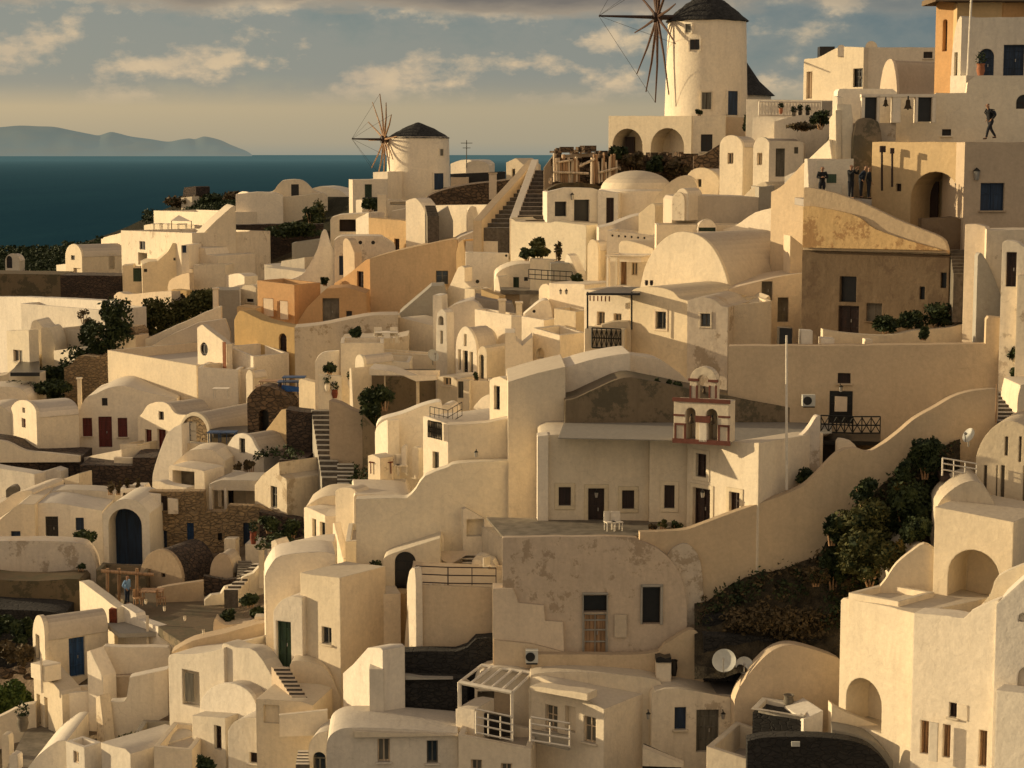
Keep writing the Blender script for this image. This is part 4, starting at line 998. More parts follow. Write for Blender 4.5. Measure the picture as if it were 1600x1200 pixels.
H('white_house', 'low shaded white block with a lit chimney hood right of the big block', 'house',
  ([(309, 574), (372, 578)], 636, -2, 4, 'white', dict(Y=143, side=[])), ([(368, 582), (384, 576), (396, 576)], 636, -6, 4, 'white', dict(Y=144)),
  (arc(384, 590, 395, 590, 578), 612, -24, 1.5, 'white', dict(Y=142, kind='vault')))
table('white table on the low terrace right of the big block', 346, 622, 140, 1.2)
# ================================================================ row with red doors
H('vaulted_house', 'white vaulted house with a small red window, leftmost of the red door row', 'house',
  (arc(17, 642, 57, 648, 625), 697, -34, ('r', 123), 'white', dict(kind='vault', Y=141, op=[('w', 35, 637, 39, 645, 'black'), ('w', 34, 654, 40, 668, 'red')], side=[])))
H('white_house', 'far left rounded white roofs beside the vaulted house', 'house', (spl([(-40, 606), (0, 604), (30, 606), (42, 617), (44, 624)], 3), 660, -4, 4, 'white', dict(Y=150)), (spl([(-30, 636), (0, 634), (16, 648), (18, 656)], 3), 700, -4, 4, 'white', dict(Y=143)))
H('wide_vaulted_house', 'wide shaded vaulted house with a red door between two dark windows', 'house',
  (spl([(121, 648), (133, 623), (150, 615), (170, 606), (195, 603), (222, 611), (270, 622), (276, 624)], 3), 700, 4, 7, 'white', dict(Y=143,
   op=[('w', 129, 653, 144, 682, 'red'), ('d', 154, 651, 175, 699, 'red'), ('w', 184, 653, 199, 683, 'red'), ('w', 159, 622, 168, 634, 'black')])))
H('vaulted_house', 'sunlit vaulted house with red door and red shutter beside the wide one', 'house',
  (spl([(215, 652), (222, 646), (230, 634), (240, 629), (252, 628), (263, 632), (272, 644), (281, 648), (290, 648)], 3), 712, -26, ('r', 345), 'white', dict(Y=139, kind='vault',
   op=[('w', 248, 643, 256, 656, 'black'), ('w', 227, 671, 237, 701, 'red'), ('d', 246, 671, 259, 704, 'red')])))
t = H('stone_arch_house', 'rounded rubble stone gable with a bright blue door', 'house',
  (arc(281, 672, 328, 676, 644, 16), 700, -18, ('r', 418), 'white', dict(Y=135, kind='vault', op=[('an', 284, 650, 324, 690, 'x', dict(r=.12))])))
pl_ = t.pl; b_ = MB()
a0, a1 = pl_.hit(284.3, 670)[0], pl_.hit(323.7, 670)[0]; zz0, zz1 = pl_.hit(304, 690)[1], pl_.hit(304, 650.5)[1]
lp = hole_loop('a', a0, a1, zz0, zz1); hh = do_openings(b_, Plane(pl_.W(0, 0, .05), R(-18)), [('d', 294, 659, 307, 689, 'blue', dict(r=.2))], t.o, 'white')
b_.poly_h(lp, hh, lambda a, z: pl_.W(a, z, .05)); t.mb('stone_facing', b_, 'stone')
slabthing('veranda_roof', 'dark flat veranda roof right of the stone gable', 'roof', [(328, 668), (404, 664), (404, 676), (334, 680)], 370, 672, 134, .2, 'black')
table('blue table on the veranda right of the stone gable', 342, 692, 132, 1.5, .8, 'blue', 'blue café tables'); table('second blue table farther right on the veranda', 356, 692, 131, 1.3, .8, 'blue', 'blue café tables')
Wl('curved_wall', 'curved white wall sweeping down from the stone gable', 'wall', spl([(238, 752), (239, 740), (245, 718), (255, 690), (262, 676), (272, 668), (284, 662)], 3), 762, -14, 1., 'white', Y=131.5)
Wl('garden_wall', 'low sunlit wall under the stone gable terrace', 'wall', spl([(283, 693), (305, 692), (330, 697), (354, 702)], 3), 716, -18, .5, 'white', Y=131)
H('vaulted_house', 'white vaulted house with a tall thin window beside the blue tables', 'house',
  (spl([(353, 700), (358, 692), (367, 680), (380, 677), (392, 683), (401, 700), (412, 712)], 3), 742, -24, ('r', 482), 'white', dict(Y=128, kind='vault', op=[('w', 374, 685, 383, 708, 'glass')])))
for i, u in enumerate((372, 384, 393)): bush('flower_bush', ['left', 'middle', 'right'][i] + ' flowering bush below the thin window of the vaulted house', 'shrub', (u - 8, 718, u + 8, 738), Y=126, n=160, size=.12, seed=60 + i, mat='leafb', blobs=4)
Wl('garden_wall', 'bright low wall under the flowering bushes', 'wall', spl([(362, 735), (380, 740), (400, 746)], 3), 760, -20, .5, 'white', Y=125)
H('portico', 'white portico with dark bays and a blue door', 'portico',
  ([(326, 757), (345, 750), (400, 751), (406, 758)], 764, -6, 3.2, 'white', dict(Y=122, ext=.1, name='roof_slab')),
  ([(350, 762), (354, 762)], 792, -6, .4, 'white', dict(Y=122, ext=1, name='pillar')), ([(326, 762), (331, 762)], 792, -6, .4, 'white', dict(Y=122, ext=1, name='pillar')),
  ([(326, 758), (404, 758)], 800, -6, 1, 'white', dict(Y=125, op=[('h', 332, 763, 349, 790, 'black', dict(r=.3)), ('d', 355, 764, 365, 790, 'black'), ('d', 384, 763, 398, 791, 'blue')])))
H('vaulted_kiosk', 'little white cube house with a large dark opening and curved roof', 'house',
  (spl([(264, 730), (268, 727), (300, 732), (318, 736), (319, 742)], 2), 775, -16, ('r', 350), 'white', dict(Y=124, op=[('h', 270, 736, 304, 761, 'stain', dict(r=1.0))])),
  (spl([(268, 728), (285, 712), (300, 703), (330, 703), (345, 714), (352, 720)], 3), 740, -6, 3, 'white', dict(Y=126.5)), )
Wl('sunlit_wall', 'bright little wall in front of the cube house with the large opening', 'wall', spl([(238, 752), (250, 752), (262, 757), (292, 762)], 3), 780, -18, .8, 'white', Y=122)
H('white_house', 'white house with a slim window in its lit end and a long shaded side', 'house',
  ([(398, 758), (410, 742), (436, 722), (437, 742), (447, 748), (448, 750)], 812, -30, ('r', 527), 'white', dict(Y=120, op=[('w', 423, 760, 433, 793, 'glass')])),
  ([(448, 744), (500, 738), (510, 728), (526, 727)], 800, 0, 1.0, 'white', dict(Y=121.2)))
H('stone_planter', 'dark stone planter terrace on the roof right of the lit house end', 'planter', ([(435, 719), (512, 716)], 748, -2, 3, 'dstone', dict(Y=124)))
slabthing('brown_canopy', 'dark canopy with a lit white lid above the stone planter', 'canopy', [(422, 708), (452, 698), (498, 700), (480, 714)], 450, 706, 127, .2, 'dbrown')
H('vaulted_house', 'grey vaulted roof beneath the black veranda right of the thin window house', 'house', (spl([(398, 690), (410, 681), (440, 676), (470, 678), (486, 690)], 3), 720, 0, 4, 'grey', dict(Y=132)))
# dark retaining walls with terraces on top
Wl('stone_wall', 'dark brown retaining wall at the left edge below the red door row', 'wall', spl([(-40, 692), (0, 697), (30, 707), (60, 712), (124, 716)], 3), 770, 2, 5, 'dstone', Y=136)
Wl('stone_wall', 'dark brown retaining wall with a raised right end below the red shutters', 'wall', [(125, 727), (207, 728), (208, 715), (243, 715)], 780, 2, 4, 'dstone', Y=134)
Wl('terrace_rim', 'white rim coping along the terrace before the wide red door house', 'wall', spl([(-20, 688), (10, 690), (40, 704), (80, 708), (124, 713)], 3), 716, 2, .5, 'white', ext=.3, Y=135.7)
H('terrace_block', 'white terrace corner block with sunlit face between the dark walls', 'terrace', ([(124, 716), (187, 703), (190, 702)], 740, -20, 3, 'white', dict(Y=137)), ([(187, 694), (215, 694)], 730, -20, 3, 'white', dict(Y=138)))
Wl('garden_wall', 'short pale stub wall behind the raised dark wall', 'wall', [(178, 715), (207, 716)], 740, 0, .5, 'white', Y=135)
# long white house lower left
H('white_house', 'low white vault with a dark round window at the left edge', 'house',
  (spl([(-30, 726), (0, 732), (40, 738), (54, 741)], 3), 800, -16, 1.2, 'white', dict(Y=132)), ([(52, 741), (84, 732), (96, 736)], 790, -10, 1.2, 'white', dict(Y=134)),
  (spl([(9, 766), (14, 761), (22, 760), (26, 766)], 2), 772, 0, 1, 'stain', dict(Y=128, name='stone_drum')))
H('white_house', 'small white lean-to with a tiny dark blue window', 'house', ([(86, 752), (100, 748), (122, 740), (124, 740)], 800, -14, 1.5, 'white', dict(Y=131, op=[('w', 92, 754, 101, 768, 'dblue')])))
H('long_house', 'long shaded white house with a dark door and window at lower left', 'house',
  (spl([(52, 788), (66, 786), (90, 786), (130, 793), (160, 798)], 3), 862, 2, 7, 'white', dict(Y=122, op=[('d', 71, 807, 91, 845, 'black'), ('w', 118, 809, 131, 829, 'dblue')])),
  (spl([(56, 786), (66, 774), (90, 766), (140, 766), (175, 770), (180, 778)], 3), 800, 2, 2, 'white', dict(Y=126)))
H('white_house', 'white house with one low window, left of the long shaded house', 'house',
  (spl([(-30, 832), (0, 812), (26, 790), (34, 788), (54, 788)], 2), 862, 2, 6, 'white', dict(Y=121, op=[('w', 17, 830, 32, 842, 'dblue')])), (spl([(-30, 790), (0, 786), (20, 772), (44, 766), (52, 770)], 3), 830, -10, 5, 'white', dict(Y=125)))
H('chimney_house', 'white roof block with a slotted vent above the big arch', 'house', ([(188, 764), (222, 763)], 800, 4, 1.5, 'white', dict(Y=121, op=[('h', 192, 770, 213, 775, 'stain', dict(r=.3)), ('h', 192, 778, 213, 783, 'stain', dict(r=.3))])), ([(206, 758), (228, 758), (232, 766)], 800, 0, 1, 'white', dict(Y=123.5)))
for i, (u, w_) in enumerate([(172, 16), (185, 10), (199, 8), (216, 8)]): bush('roof_plant', ['largest brown bush on the roof above the big arch', 'second brown bush on the roof above the big arch', 'thin plant beside the slotted vent', 'rightmost thin plant on the roof above the big arch'][i], 'shrub', (u - w_ / 2, 746, u + w_ / 2, 772), Y=122, n=120, size=.13, seed=70 + i, mat='leafb', blobs=4)
H('great_arch', 'tall shaded white arch over a dark blue vault at lower left', 'arch',
  (spl([(160, 802), (172, 790), (184, 782), (200, 780), (216, 784), (232, 800), (233, 802)], 3), 905, -4, 4.5, 'white', dict(Y=116, op=[('ah', 170, 795, 222, 890, 'dblue', dict(r=1.6))])),)
bush('dark_shrub', 'dark green bush hanging over the wall left of the big arch', 'bush', (110, 826, 158, 858), Y=118, n=900, size=.13, seed=80)
H('stone_house', 'long rubble stone house with blue doors and two pale shutters', 'house',
  ([(232, 768), (318, 768), (320, 800), (352, 800), (356, 790), (404, 792), (470, 822)], 905, 0, .9, 'stone', dict(Y=119, op=[('d', 251, 829, 261, 856, 'dblue'), ('d', 292, 817, 303, 852, 'blue'), ('w', 340, 833, 347, 845, 'black'), ('d', 380, 817, 394, 852, 'dblue'), ('w', 251, 775, 261, 798, 'dbrown')])))
for i, (a, b, c, d) in enumerate([(233, 770, 251, 796), (262, 778, 278, 803)]):
    Wl('whitewashed_panel', ['left', 'right'][i] + ' whitewashed panel on the rubble stone house', 'panel', [(a, b), (c, b + 2)], d, 0, .12, 'white', ext=0, Y=118.7)
Wl('retaining_wall', 'long stained tan wall at the left edge below the white houses', 'wall', spl([(-40, 846), (60, 845), (120, 848), (136, 856), (146, 872), (150, 890)], 3), 918, 2, 1.5, 'dirtyw', Y=114.5)
bush('dark_shrub', 'small dark bush at the foot of the stained wall', 'bush', (116, 878, 136, 892), Y=113, n=200, size=.1, seed=81)
H('domed_cistern', 'round tan vault with a dark curved roof in front of the stone house', 'house',
  (arc(217, 908, 286, 912, 858, 14), 925, -14, 3.8, 'tan', dict(Y=112.5, kind='vault', roofm='dstone', op=[('w', 252, 896, 258, 902, 'black')])),)
H('domed_cistern', 'smaller tan arched hump beside the dark roofed vault', 'house', (arc(328, 896, 364, 896, 865, 12), 930, -8, 2, 'tan', dict(Y=111, kind='vault')),)
H('white_house', 'little white cube in front of the rubble stone house', 'house', ([(350, 842), (368, 842)], 864, -10, ('r', 374), 'white', dict(Y=114, kind='solid')))
H('white_house', 'pale low block with a red pot beside the blue doors', 'house', ([(383, 850), (404, 850), (406, 868), (440, 868)], 880, -4, 2, 'white', dict(Y=114)))
pot('round red clay jar by the right blue door of the stone house', 396, 850, 12, 20, 113, 'brick')
stairs('staircase', 'grey stone steps right of the small arched hump', (370, 902), (404, 902), (372, 876), (392, 876), 109, 112, 7, 'stain')
# crushed dark terrace right of the stone house
Wl('stone_wall', 'dark garden wall under the slim window house', 'wall', [(405, 800), (470, 812), (476, 830)], 850, 0, 1, 'dstone', Y=118)
for i, bx_ in enumerate([(400, 800, 440, 832), (436, 808, 475, 842), (470, 815, 490, 845), (418, 828, 462, 856)]):
    bush('garden_shrub', ['leftmost dark shrub below the slim window house', 'second dark shrub below the slim window house', 'dark shrub touching the white house with three windows', 'lowest dark shrub below the slim window house'][i], 'bush', bx_, Y=114, n=420, size=.13, seed=84 + i)
for i, u in enumerate((404, 418, 430)): chimney(['left', 'middle', 'right'][i] + ' of three little white posts below the garden shrubs', u, 858, u + 8, 880, 108, 'white posts below the garden shrubs', cap=False)
# ---- patio area lower left
slabthing('patio', 'brown paved patio with tables at lower left', 'patio', [(180, 928), (300, 908), (420, 912), (420, 960), (290, 1008), (255, 985)], 300, 950, 107, .5, 'moss', kind='structure')
Wl('patio_wall', 'sunlit wall running down the left edge of the patio', 'wall', [(124, 908), (130, 910), (180, 948), (183, 950)], 960, -34, .6, 'white', Y=107)
Wl('patio_wall', 'low bright kerb wall down the left side of the patio', 'wall', spl([(190, 945), (212, 958), (216, 968), (250, 980), (272, 996), (292, 1010)], 2), 1006, -30, .6, 'white', Y=103, ext=1.5)
Wl('stepped_wall', 'pale crenellated wall stepping up behind the patio', 'wall', [(320, 938), (330, 930), (345, 928), (352, 918), (368, 914), (380, 902), (396, 896), (405, 886), (414, 886)], 950, 16, .5, 'white', Y=108, ext=2)
Wl('stone_wall', 'low brown stone wall behind the patio railing', 'wall', [(245, 920), (262, 916), (318, 908)], 944, 8, .5, 'tan', Y=108.5)
Wl('stone_wall', 'dark stone bank at the back of the patio', 'wall', [(318, 900), (352, 906), (380, 903)], 930, 4, .5, 'dstone', Y=110)
for i, (u, v) in enumerate([(257, 955), (289, 970), (318, 991), (228, 944)]): pot(['small white jar in the middle of the patio', 'small white jar right of the patio centre', 'small white jar at the right of the patio', 'white jar at the back of the patio'][i], u, v, 5, 8, D(u, v) - .5, 'white', plant=False, group='white jars on the patio')
stairs('staircase', 'white steps climbing right at the back of the patio', (350, 925), (372, 930), (398, 880), (412, 884), 107, 110, 8, 'white')
person('person in a light blue top leaning on a post at the back of the patio', P(199, 944, 107), 1.7, 60, dict(arms='pocket', bend=.2), 'lblue', 'navy')
r_ = T('wooden_pergola', 'dark timber pergola frame behind the light blue person', 'pergola'); mb = MB()
for u in (168, 186, 214):
    mb = MB(); mb.tube([P(u, 945, 108), P(u, 888, 108)], .1, 6); r_.mb('post', mb, 'wood')
mb = MB(); mb.tube([P(158, 892, 107.9), P(240, 898, 107.9)], .1, 6); r_.mb('beam', mb, 'wood')
H('dark_doorway_block', 'dark recess block behind the timber pergola', 'shed', ([(150, 890), (228, 896)], 942, 0, 2, 'moss', dict(Y=111.5)))
table('brown table at the back of the patio', 238, 942, 106.5, 1.3, .75, 'wood')
for i, u in enumerate((216, 252)): chair(['left', 'right'][i] + ' brown chair at the patio table', u, 946, 106, .5 + i, 'wood', 'patio chairs')
# ---- bank and slope left edge
Wl('earth_bank', 'layered brown earth bank at the left edge', 'bank', spl([(-40, 900), (0, 906), (60, 908), (124, 905), (126, 925)], 3), 965, 2, 2.5, 'moss', Y=111)
Wl('earth_bank', 'lower dark earth ledge at the left edge', 'bank', spl([(-40, 948), (0, 952), (70, 955), (100, 960)], 3), 1010, 2, 3, 'bstone', Y=108)
for i, bx_ in enumerate([(-25, 955, 25, 1000), (15, 962, 58, 1010), (-15, 1000, 30, 1040), (20, 1005, 55, 1042)]):
    bush('slope_shrub', ['dark shrub at the left edge below the earth bank', 'dark shrub beside the blue door house', 'lower brown shrub at the left edge', 'brown shrub over the rocks'][i], 'bush', bx_, Y=106 - i, n=700, size=.16, seed=90 + i, mat=['leafd', 'leafd', 'leafb', 'leafb'][i], stem=False)
tag(bush('grass_bank', None, None, (-30, 1058, 54, 1122), Y=103, n=3800, size=.13, blobs=22, seed=95, mat='grass', kind='stuff', depth=.6), kind='stuff')
rn = random.Random(5)
for i, (u, v, r0) in enumerate([(8, 1052, 14), (30, 1048, 12), (46, 1056, 10), (20, 1066, 9), (42, 1030, 9)]):
    mb = MB(); c_ = P(u, v, 103.5); rr = px(r0, 103); mb.lathe(c_, [(.01, -rr * .6), (rr * .7, -rr * .4), (rr, 0), (rr * .6, rr * .45), (.01, rr * .6)], 9)
    for j, x in enumerate(mb.v): mb.v[j] = x + Vector((mnoise.noise(x * 1.7), mnoise.noise(x * 1.9 + Vector((5, 0, 0))), mnoise.noise(x * 2.1))) * rr * .5
    tag(mb.build('boulder', 'mstone', ang=30), ['brown boulder at the left edge above the grass', 'middle brown boulder above the grass', 'boulder nearest the blue door house', 'lowest boulder half in the grass', 'uppermost boulder under the shrubs'][i], 'boulder')
# ---- blue door house
H('blue_door_house', 'two storey white vaulted house with a bright blue door at lower left', 'house',
  (arc(51, 990, 70, 996, 961), 1075, -56, ('r', 168), 'white', dict(kind='vault', Y=103, op=[('w', 56, 992, 62, 1030, 'greyw')], side=[('d', 108, 996, 133, 1057, 'blue')])),
  ([(96, 1084), (162, 1078)], 1190, 4, 1.4, 'white', dict(Y=99, side=[], op=[('h', 132, 1128, 150, 1148, 'dblue', dict(r=.3))])),
  ([(52, 1040), (60, 1042), (94, 1080), (97, 1086)], 1180, -48, 1.2, 'white', dict(Y=100, op=[('n', 58, 1085, 63, 1130, 'x', dict(r=.3)), ('n', 70, 1090, 75, 1140, 'x', dict(r=.3))])),
  ([(48, 1036), (68, 1040), (69, 1042)], 1062, -30, 1.0, 'white', dict(Y=99.5, ext=0, name='balcony')), ([(136, 1018), (141, 1016), (160, 1056), (161, 1060)], 1095, -20, 1, 'white', dict(Y=98.6, name='buttress')))
b_ = T('chimney', 'red brick chimney pot on the roof of the blue door house', 'chimney'); b_.pr([(170, 952), (182, 951)], 970, -6, .6, 'brick', kind='solid', Y=105, ext=.6)
slabthing('lean_to_roof', 'grey lean-to roof right of the red brick chimney', 'roof', [(166, 974), (200, 966), (245, 988), (186, 990)], 200, 980, 104, .25, 'grey')
Wl('garden_wall', 'pale wall with a flat top right of the blue door house', 'wall', [(158, 1014), (162, 1010), (262, 1012), (266, 1016)], 1062, 0, .6, 'white', Y=100)
Wl('rendered_wall', 'tall shaded white wall with a stepped left end at lower left', 'wall', spl([(166, 1122), (172, 1100), (174, 1097), (194, 1096), (199, 1082), (202, 1062), (206, 1058), (262, 1046)], 2), 1160, 3, .8, 'white', Y=97)
Wl('stone_wall', 'dark brown niche wall beside the stepped wall', 'wall', [(160, 1058), (204, 1056)], 1110, 0, .6, 'tan', Y=99.5)
Wl('garden_wall', 'narrow sunlit wall end left of the stepped wall', 'wall', [(150, 1092), (156, 1086), (164, 1158), (165, 1160)], 1175, -30, .6, 'white', Y=96.5)
# ---- bottom left corner
slabthing('lane', 'dark lane', 'lane', [(10, 1200), (40, 1140), (80, 1130), (85, 1150), (48, 1210), (20, 1230)], 50, 1165, 97, .3, 'stain', kind='structure')
Wl('garden_wall', 'pale curving wall above the lane at the bottom left', 'wall', spl([(-40, 1134), (0, 1120), (30, 1105), (52, 1100), (56, 1100)], 3), 1150, 6, .6, 'white', Y=100)
pot('large dark round urn beside the lane', 36, 1142, 20, 26, 98.5, 'stain', plant=True, seed=4)
Wl('garden_post', 'white lumpy gate post at the bottom left corner', 'post', spl([(2, 1152), (4, 1148), (12, 1149), (14, 1156)], 2), 1190, -8, .6, 'white', Y=95)
Wl('garden_post', 'lower white gate post at the bottom left corner', 'post', spl([(14, 1182), (18, 1178), (26, 1180), (28, 1184)], 2), 1215, -8, .6, 'white', Y=93)
H('white_house', 'pale roof slope at the very bottom left', 'house', (spl([(42, 1202), (60, 1180), (90, 1158), (104, 1158)], 2), 1240, 0, 5, 'white', dict(Y=93, ext=3)))
H('white_house', 'small white block with one brown window at the bottom left', 'house',
  ([(103, 1158), (132, 1168)], 1260, -24, ('r', 158), 'white', dict(Y=91, op=[('w', 115, 1174, 123, 1192, 'greyw', dict(r=.12))])), ([(158, 1160), (196, 1170), (204, 1178)], 1260, -26, 4, 'white', dict(Y=90)))
tag(bush('weeds', None, None, (170, 1150, 262, 1164), Y=93, n=700, size=.1, blobs=8, seed=97, mat='leafm', kind='stuff'), kind='stuff')
H('white_house', 'shaded low roofs with shrubs at the bottom beside the brown window block', 'house', ([(200, 1162), (262, 1164)], 1260, 0, 4, 'grey', dict(Y=92)), ([(240, 1166), (300, 1172)], 1260, -4, 4, 'white', dict(Y=89)))
bush('cactus_shrub', 'dark spiky shrub at the bottom left between the roofs', 'shrub', (300, 1176, 340, 1212), Y=85, n=300, size=.14, seed=98)
# ---- curved white house
H('curved_house', 'sunlit curved white house with a tall window niche and a dark door at lower left', 'house',
  (spl([(263, 1030), (268, 1022), (300, 1022), (330, 1018), (350, 1012)], 3), 1200, -22, 5, 'white', dict(Y=93.5, op=[('n', 285, 1048, 312, 1103, 'x', dict(r=.35)), ('w', 283, 1131, 287, 1148, 'glass'), ('w', 298, 1133, 302, 1150, 'greyw')])),
  (spl([(347, 1018), (349, 1005), (370, 1012), (400, 1018), (430, 1066), (440, 1088)], 3), 1180, -24, 1.0, 'white', dict(Y=91.5)),
  (arc(312, 1108, 402, 1112, 1067, 14), 1190, -22, 3.5, 'white', dict(Y=91, kind='vault')),
  ([(300, 1118), (352, 1122)], 1200, -22, 3.5, 'white', dict(Y=90.5, kind='solid', op=[('d', 335, 1134, 346, 1171, 'dbrown')])),
  (spl([(356, 1142), (366, 1128), (385, 1121), (410, 1124), (438, 1138), (442, 1150)], 3), 1260, -14, 4.5, 'white', dict(Y=88.5, op=[('w', 390, 1176, 402, 1192, 'dbrown')])))
wn = MB(); pl_ = Plane(P(292, 1075, 93.4), R(-22)); wn.box(pl_.W(-.25, P(292, 1098, 93.4).z, .28), pl_.t * .5, pl_.n * .05, Vector((0, 0, 1.45))); tag(wn.build('shutter', 'greyw', smooth=False), 'grey shutter set in the tall niche of the curved white house', 'shutter')
H('white_house', 'long low curved roof edge above the curved white house', 'house', (spl([(268, 1020), (300, 1002), (350, 990), (420, 972), (424, 990)], 3), 1050, 4, 1.2, 'cream', dict(Y=96, ext=3)), (spl([(333, 980), (336, 966), (350, 976), (390, 972), (424, 960)], 2), 1010, 2, 1, 'cream', dict(Y=99, ext=3)))
for i, bx_ in enumerate([(342, 950, 372, 980), (385, 945, 420, 975), (372, 928, 410, 948)]): bush('planter_shrub', ['spiky plant in the rim planter at the right of the patio', 'dark bush at the right end of the rim planter', 'dark bush behind the rim planter'][i], 'shrub', bx_, Y=100, n=420, size=.13, seed=100 + i)
# ---- tall house with green door
H('tall_house', 'tall white house with one small square window and a shaded right side', 'house',
  ([(469, 895), (531, 903)], 1110, -24, ('r', 600), 'white', dict(Y=91, kind='solid', op=[('w', 503, 980, 518, 1006, 'glass')])),
  (spl([(531, 903), (575, 903), (590, 922), (598, 928), (626, 927)], 3), 1080, 12, 3, 'white', dict(Y=92.5)),
  (spl([(427, 962), (429, 952), (440, 938), (455, 932), (472, 934)], 3), 1110, -16, 4, 'white', dict(Y=91.6, op=[('d', 432, 971, 455, 1043, 'green')])))
stairs('staircase', 'brown steps rising to the green door', (456, 1092), (480, 1092), (424, 1042), (450, 1040), 87, 89.8, 8, 'tan')
H('white_house', 'tall shaded white wall block left of the green door house', 'house', (spl([(414, 900), (422, 884), (440, 868), (500, 862), (524, 866)], 3), 1020, 8, 3, 'white', dict(Y=94)), ([(412, 892), (422, 882)], 990, -30, 2, 'white', dict(Y=95, kind='solid')))
Wl('round_shadow_wall', 'rounded shaded retaining wall beside the brown steps', 'wall', spl([(452, 1050), (456, 1034), (480, 1034), (505, 1042), (520, 1062), (532, 1090)], 3), 1110, -2, 2, 'white', Y=90.2)
chimney('short round white cistern hump by the patio plants', 398, 962, 420, 1002, 97, cap=False)
# balcony pieces below the steps
H('balcony_house', 'white house with a recessed panel below the steps', 'house', ([(400, 1092), (470, 1096), (489, 1102)], 1260, -12, 3, 'white', dict(Y=86.5, op=[('n', 412, 1102, 436, 1130, 'x', dict(r=.15))])), ([(436, 1118), (512, 1110)], 1150, 6, .3, 'white', dict(Y=85.5, ext=0, name='balcony_wall')))
H('vaulted_house', 'tiny vaulted porch with an arched dark window at the bottom', 'house', (spl([(482, 1176), (484, 1160), (496, 1146), (510, 1144), (512, 1150)], 3), 1240, -6, 2, 'white', dict(Y=84, op=[('aw', 489, 1175, 509, 1210, 'glass')])))
stairs('staircase', 'few white steps below the balcony wall at the bottom', (462, 1196), (484, 1196), (466, 1172), (482, 1172), 83.5, 85, 5, 'white')

# dark court beside the staircase and small clutter of the lower left
scrubfield('court_scrub', [(400, 700, 480, 716), (545, 700, 575, 760), (405, 838, 470, 858)], 90, .12, 'leafd', 51, -1.5, .5)
for i, (u0, v0, u1, v1, Y_) in enumerate([(63, 1028, 66, 1040, 99), (228, 962, 232, 975, 103), (556, 905, 560, 915, 94), (340, 748, 346, 757, 124)]):
    chimney(['slim white flue on the balcony of the blue door house', 'little white post on the patio kerb', 'small white post by the terrace tub', 'little white flue between the kiosk and the portico'][i], u0, v0, u1, v1, Y_, cap=False)
# ================================================================ bottom centre
H('vaulted_house', 'wide low vaulted house with two shuttered windows at the bottom centre', 'house',
  (spl([(510, 1172), (513, 1154), (526, 1142), (553, 1137), (640, 1140), (716, 1146)], 3), 1270, 3, 3.4, 'white', dict(Y=82, op=[('w', 590, 1154, 609, 1190, 'greyw', dict(sill=1)), ('w', 667, 1157, 684, 1192, 'glass', dict(sill=1))])),
  ([(536, 1052), (552, 1038), (575, 1012), (594, 1012), (598, 1016)], 1120, -34, 1.2, 'white', dict(Y=86)),
  ([(577, 1046), (600, 1046)], 1130, 2, 1.4, 'white', dict(Y=84.5, kind='solid')))
Wl('cornice', 'shaded coping ledge over the two shuttered windows', 'ledge', [(553, 1143), (716, 1149)], 1151, 3, .3, 'white', Y=81.8, ext=0)
Wl('stone_wall', 'black lava stone terrace wall, upper one of the pair at the bottom centre', 'wall', [(600, 1018), (712, 1018), (730, 1012), (744, 998), (775, 996)], 1062, 2, .9, 'bstone', Y=86.6, ext=1)
Wl('stone_wall', 'black lava stone terrace wall, lower one of the pair at the bottom centre', 'wall', [(600, 1056), (730, 1060)], 1104, 2, .7, 'bstone', Y=85.7, ext=1)
Wl('stone_coping', 'thin pale coping between the two black stone walls', 'ledge', spl([(600, 1053), (640, 1056), (660, 1059), (708, 1060)], 2), 1062, 2, .4, 'grey', Y=85.5, ext=0)
# plain tan wall with parapet, terrace with parasol
H('terrace_house', 'large plain tan house front below the terrace with the upturned boat', 'house',
  (spl([(632, 1012), (634, 980), (638, 940), (640, 912), (655, 914), (775, 918), (800, 920)], 2), 1060, 1, 5, 'cream', dict(Y=88, ext=3)),
  ([(770, 920), (802, 920), (810, 942), (850, 946), (852, 970), (880, 972), (882, 1022)], 1070, 1, 1.2, 'cream', dict(Y=86, ext=3)),
  (spl([(636, 914), (640, 892), (648, 888), (650, 916)], 2), 1060, -30, .4, 'white', dict(Y=87.8, ext=1, name='corner_post')))
railing('railing', 'thin rusty railing along the terrace edge above the tan house', [(650, 912), (700, 914), (775, 915)], 88.2, h=.85, nb=4, mat='dbrown', rails=(.1, .55, 1.0))
H('arched_passage', 'white vaulted building with a tall dark arched doorway in the centre', 'house',
  (spl([(597, 918), (598, 880), (606, 868), (640, 856), (684, 842), (686, 842)], 3), 1010, 0, 3, 'white', dict(Y=94.5, op=[('ad', 617, 862, 650, 965, 'black')])),
  ([(602, 868), (612, 848), (640, 822), (660, 799), (682, 799), (688, 842)], 1010, 2, 4, 'white', dict(Y=97)),
  ([(682, 799), (685, 799), (690, 842)], 1000, -50, 1, 'white', dict(Y=96.4, name='buttress')))
Wl('terracotta_wall', 'reddish worn wall below the arched doorway', 'wall', spl([(596, 950), (600, 930), (622, 926), (634, 928)], 2), 1015, -8, 1, 'amber', Y=93.5)
H('white_house', 'white wall with round hole right of the arched doorway', 'house', ([(685, 800), (706, 803), (708, 812), (722, 812)], 1000, 0, 3, 'white', dict(Y=98)), ([(672, 872), (725, 878)], 940, 0, 3, 'white', dict(Y=96)))
mb = MB(); c_ = P(704, 872, 95); w_ = px(28, 95)
mb.add([c_ + Vector((x * w_, y, z)) for x, y, z in ((-1, 0, .15), (0, -.35, -.25), (1, 0, .2), (.9, .4, .3), (0, .5, .25), (-.9, .4, .3))], [(0, 1, 4, 5), (1, 2, 3, 4)])
tag(mb.build('folded_awning', 'cream', smooth=False), 'pale folded cloth lying on the terrace wall by the arched doorway', 'cloth')
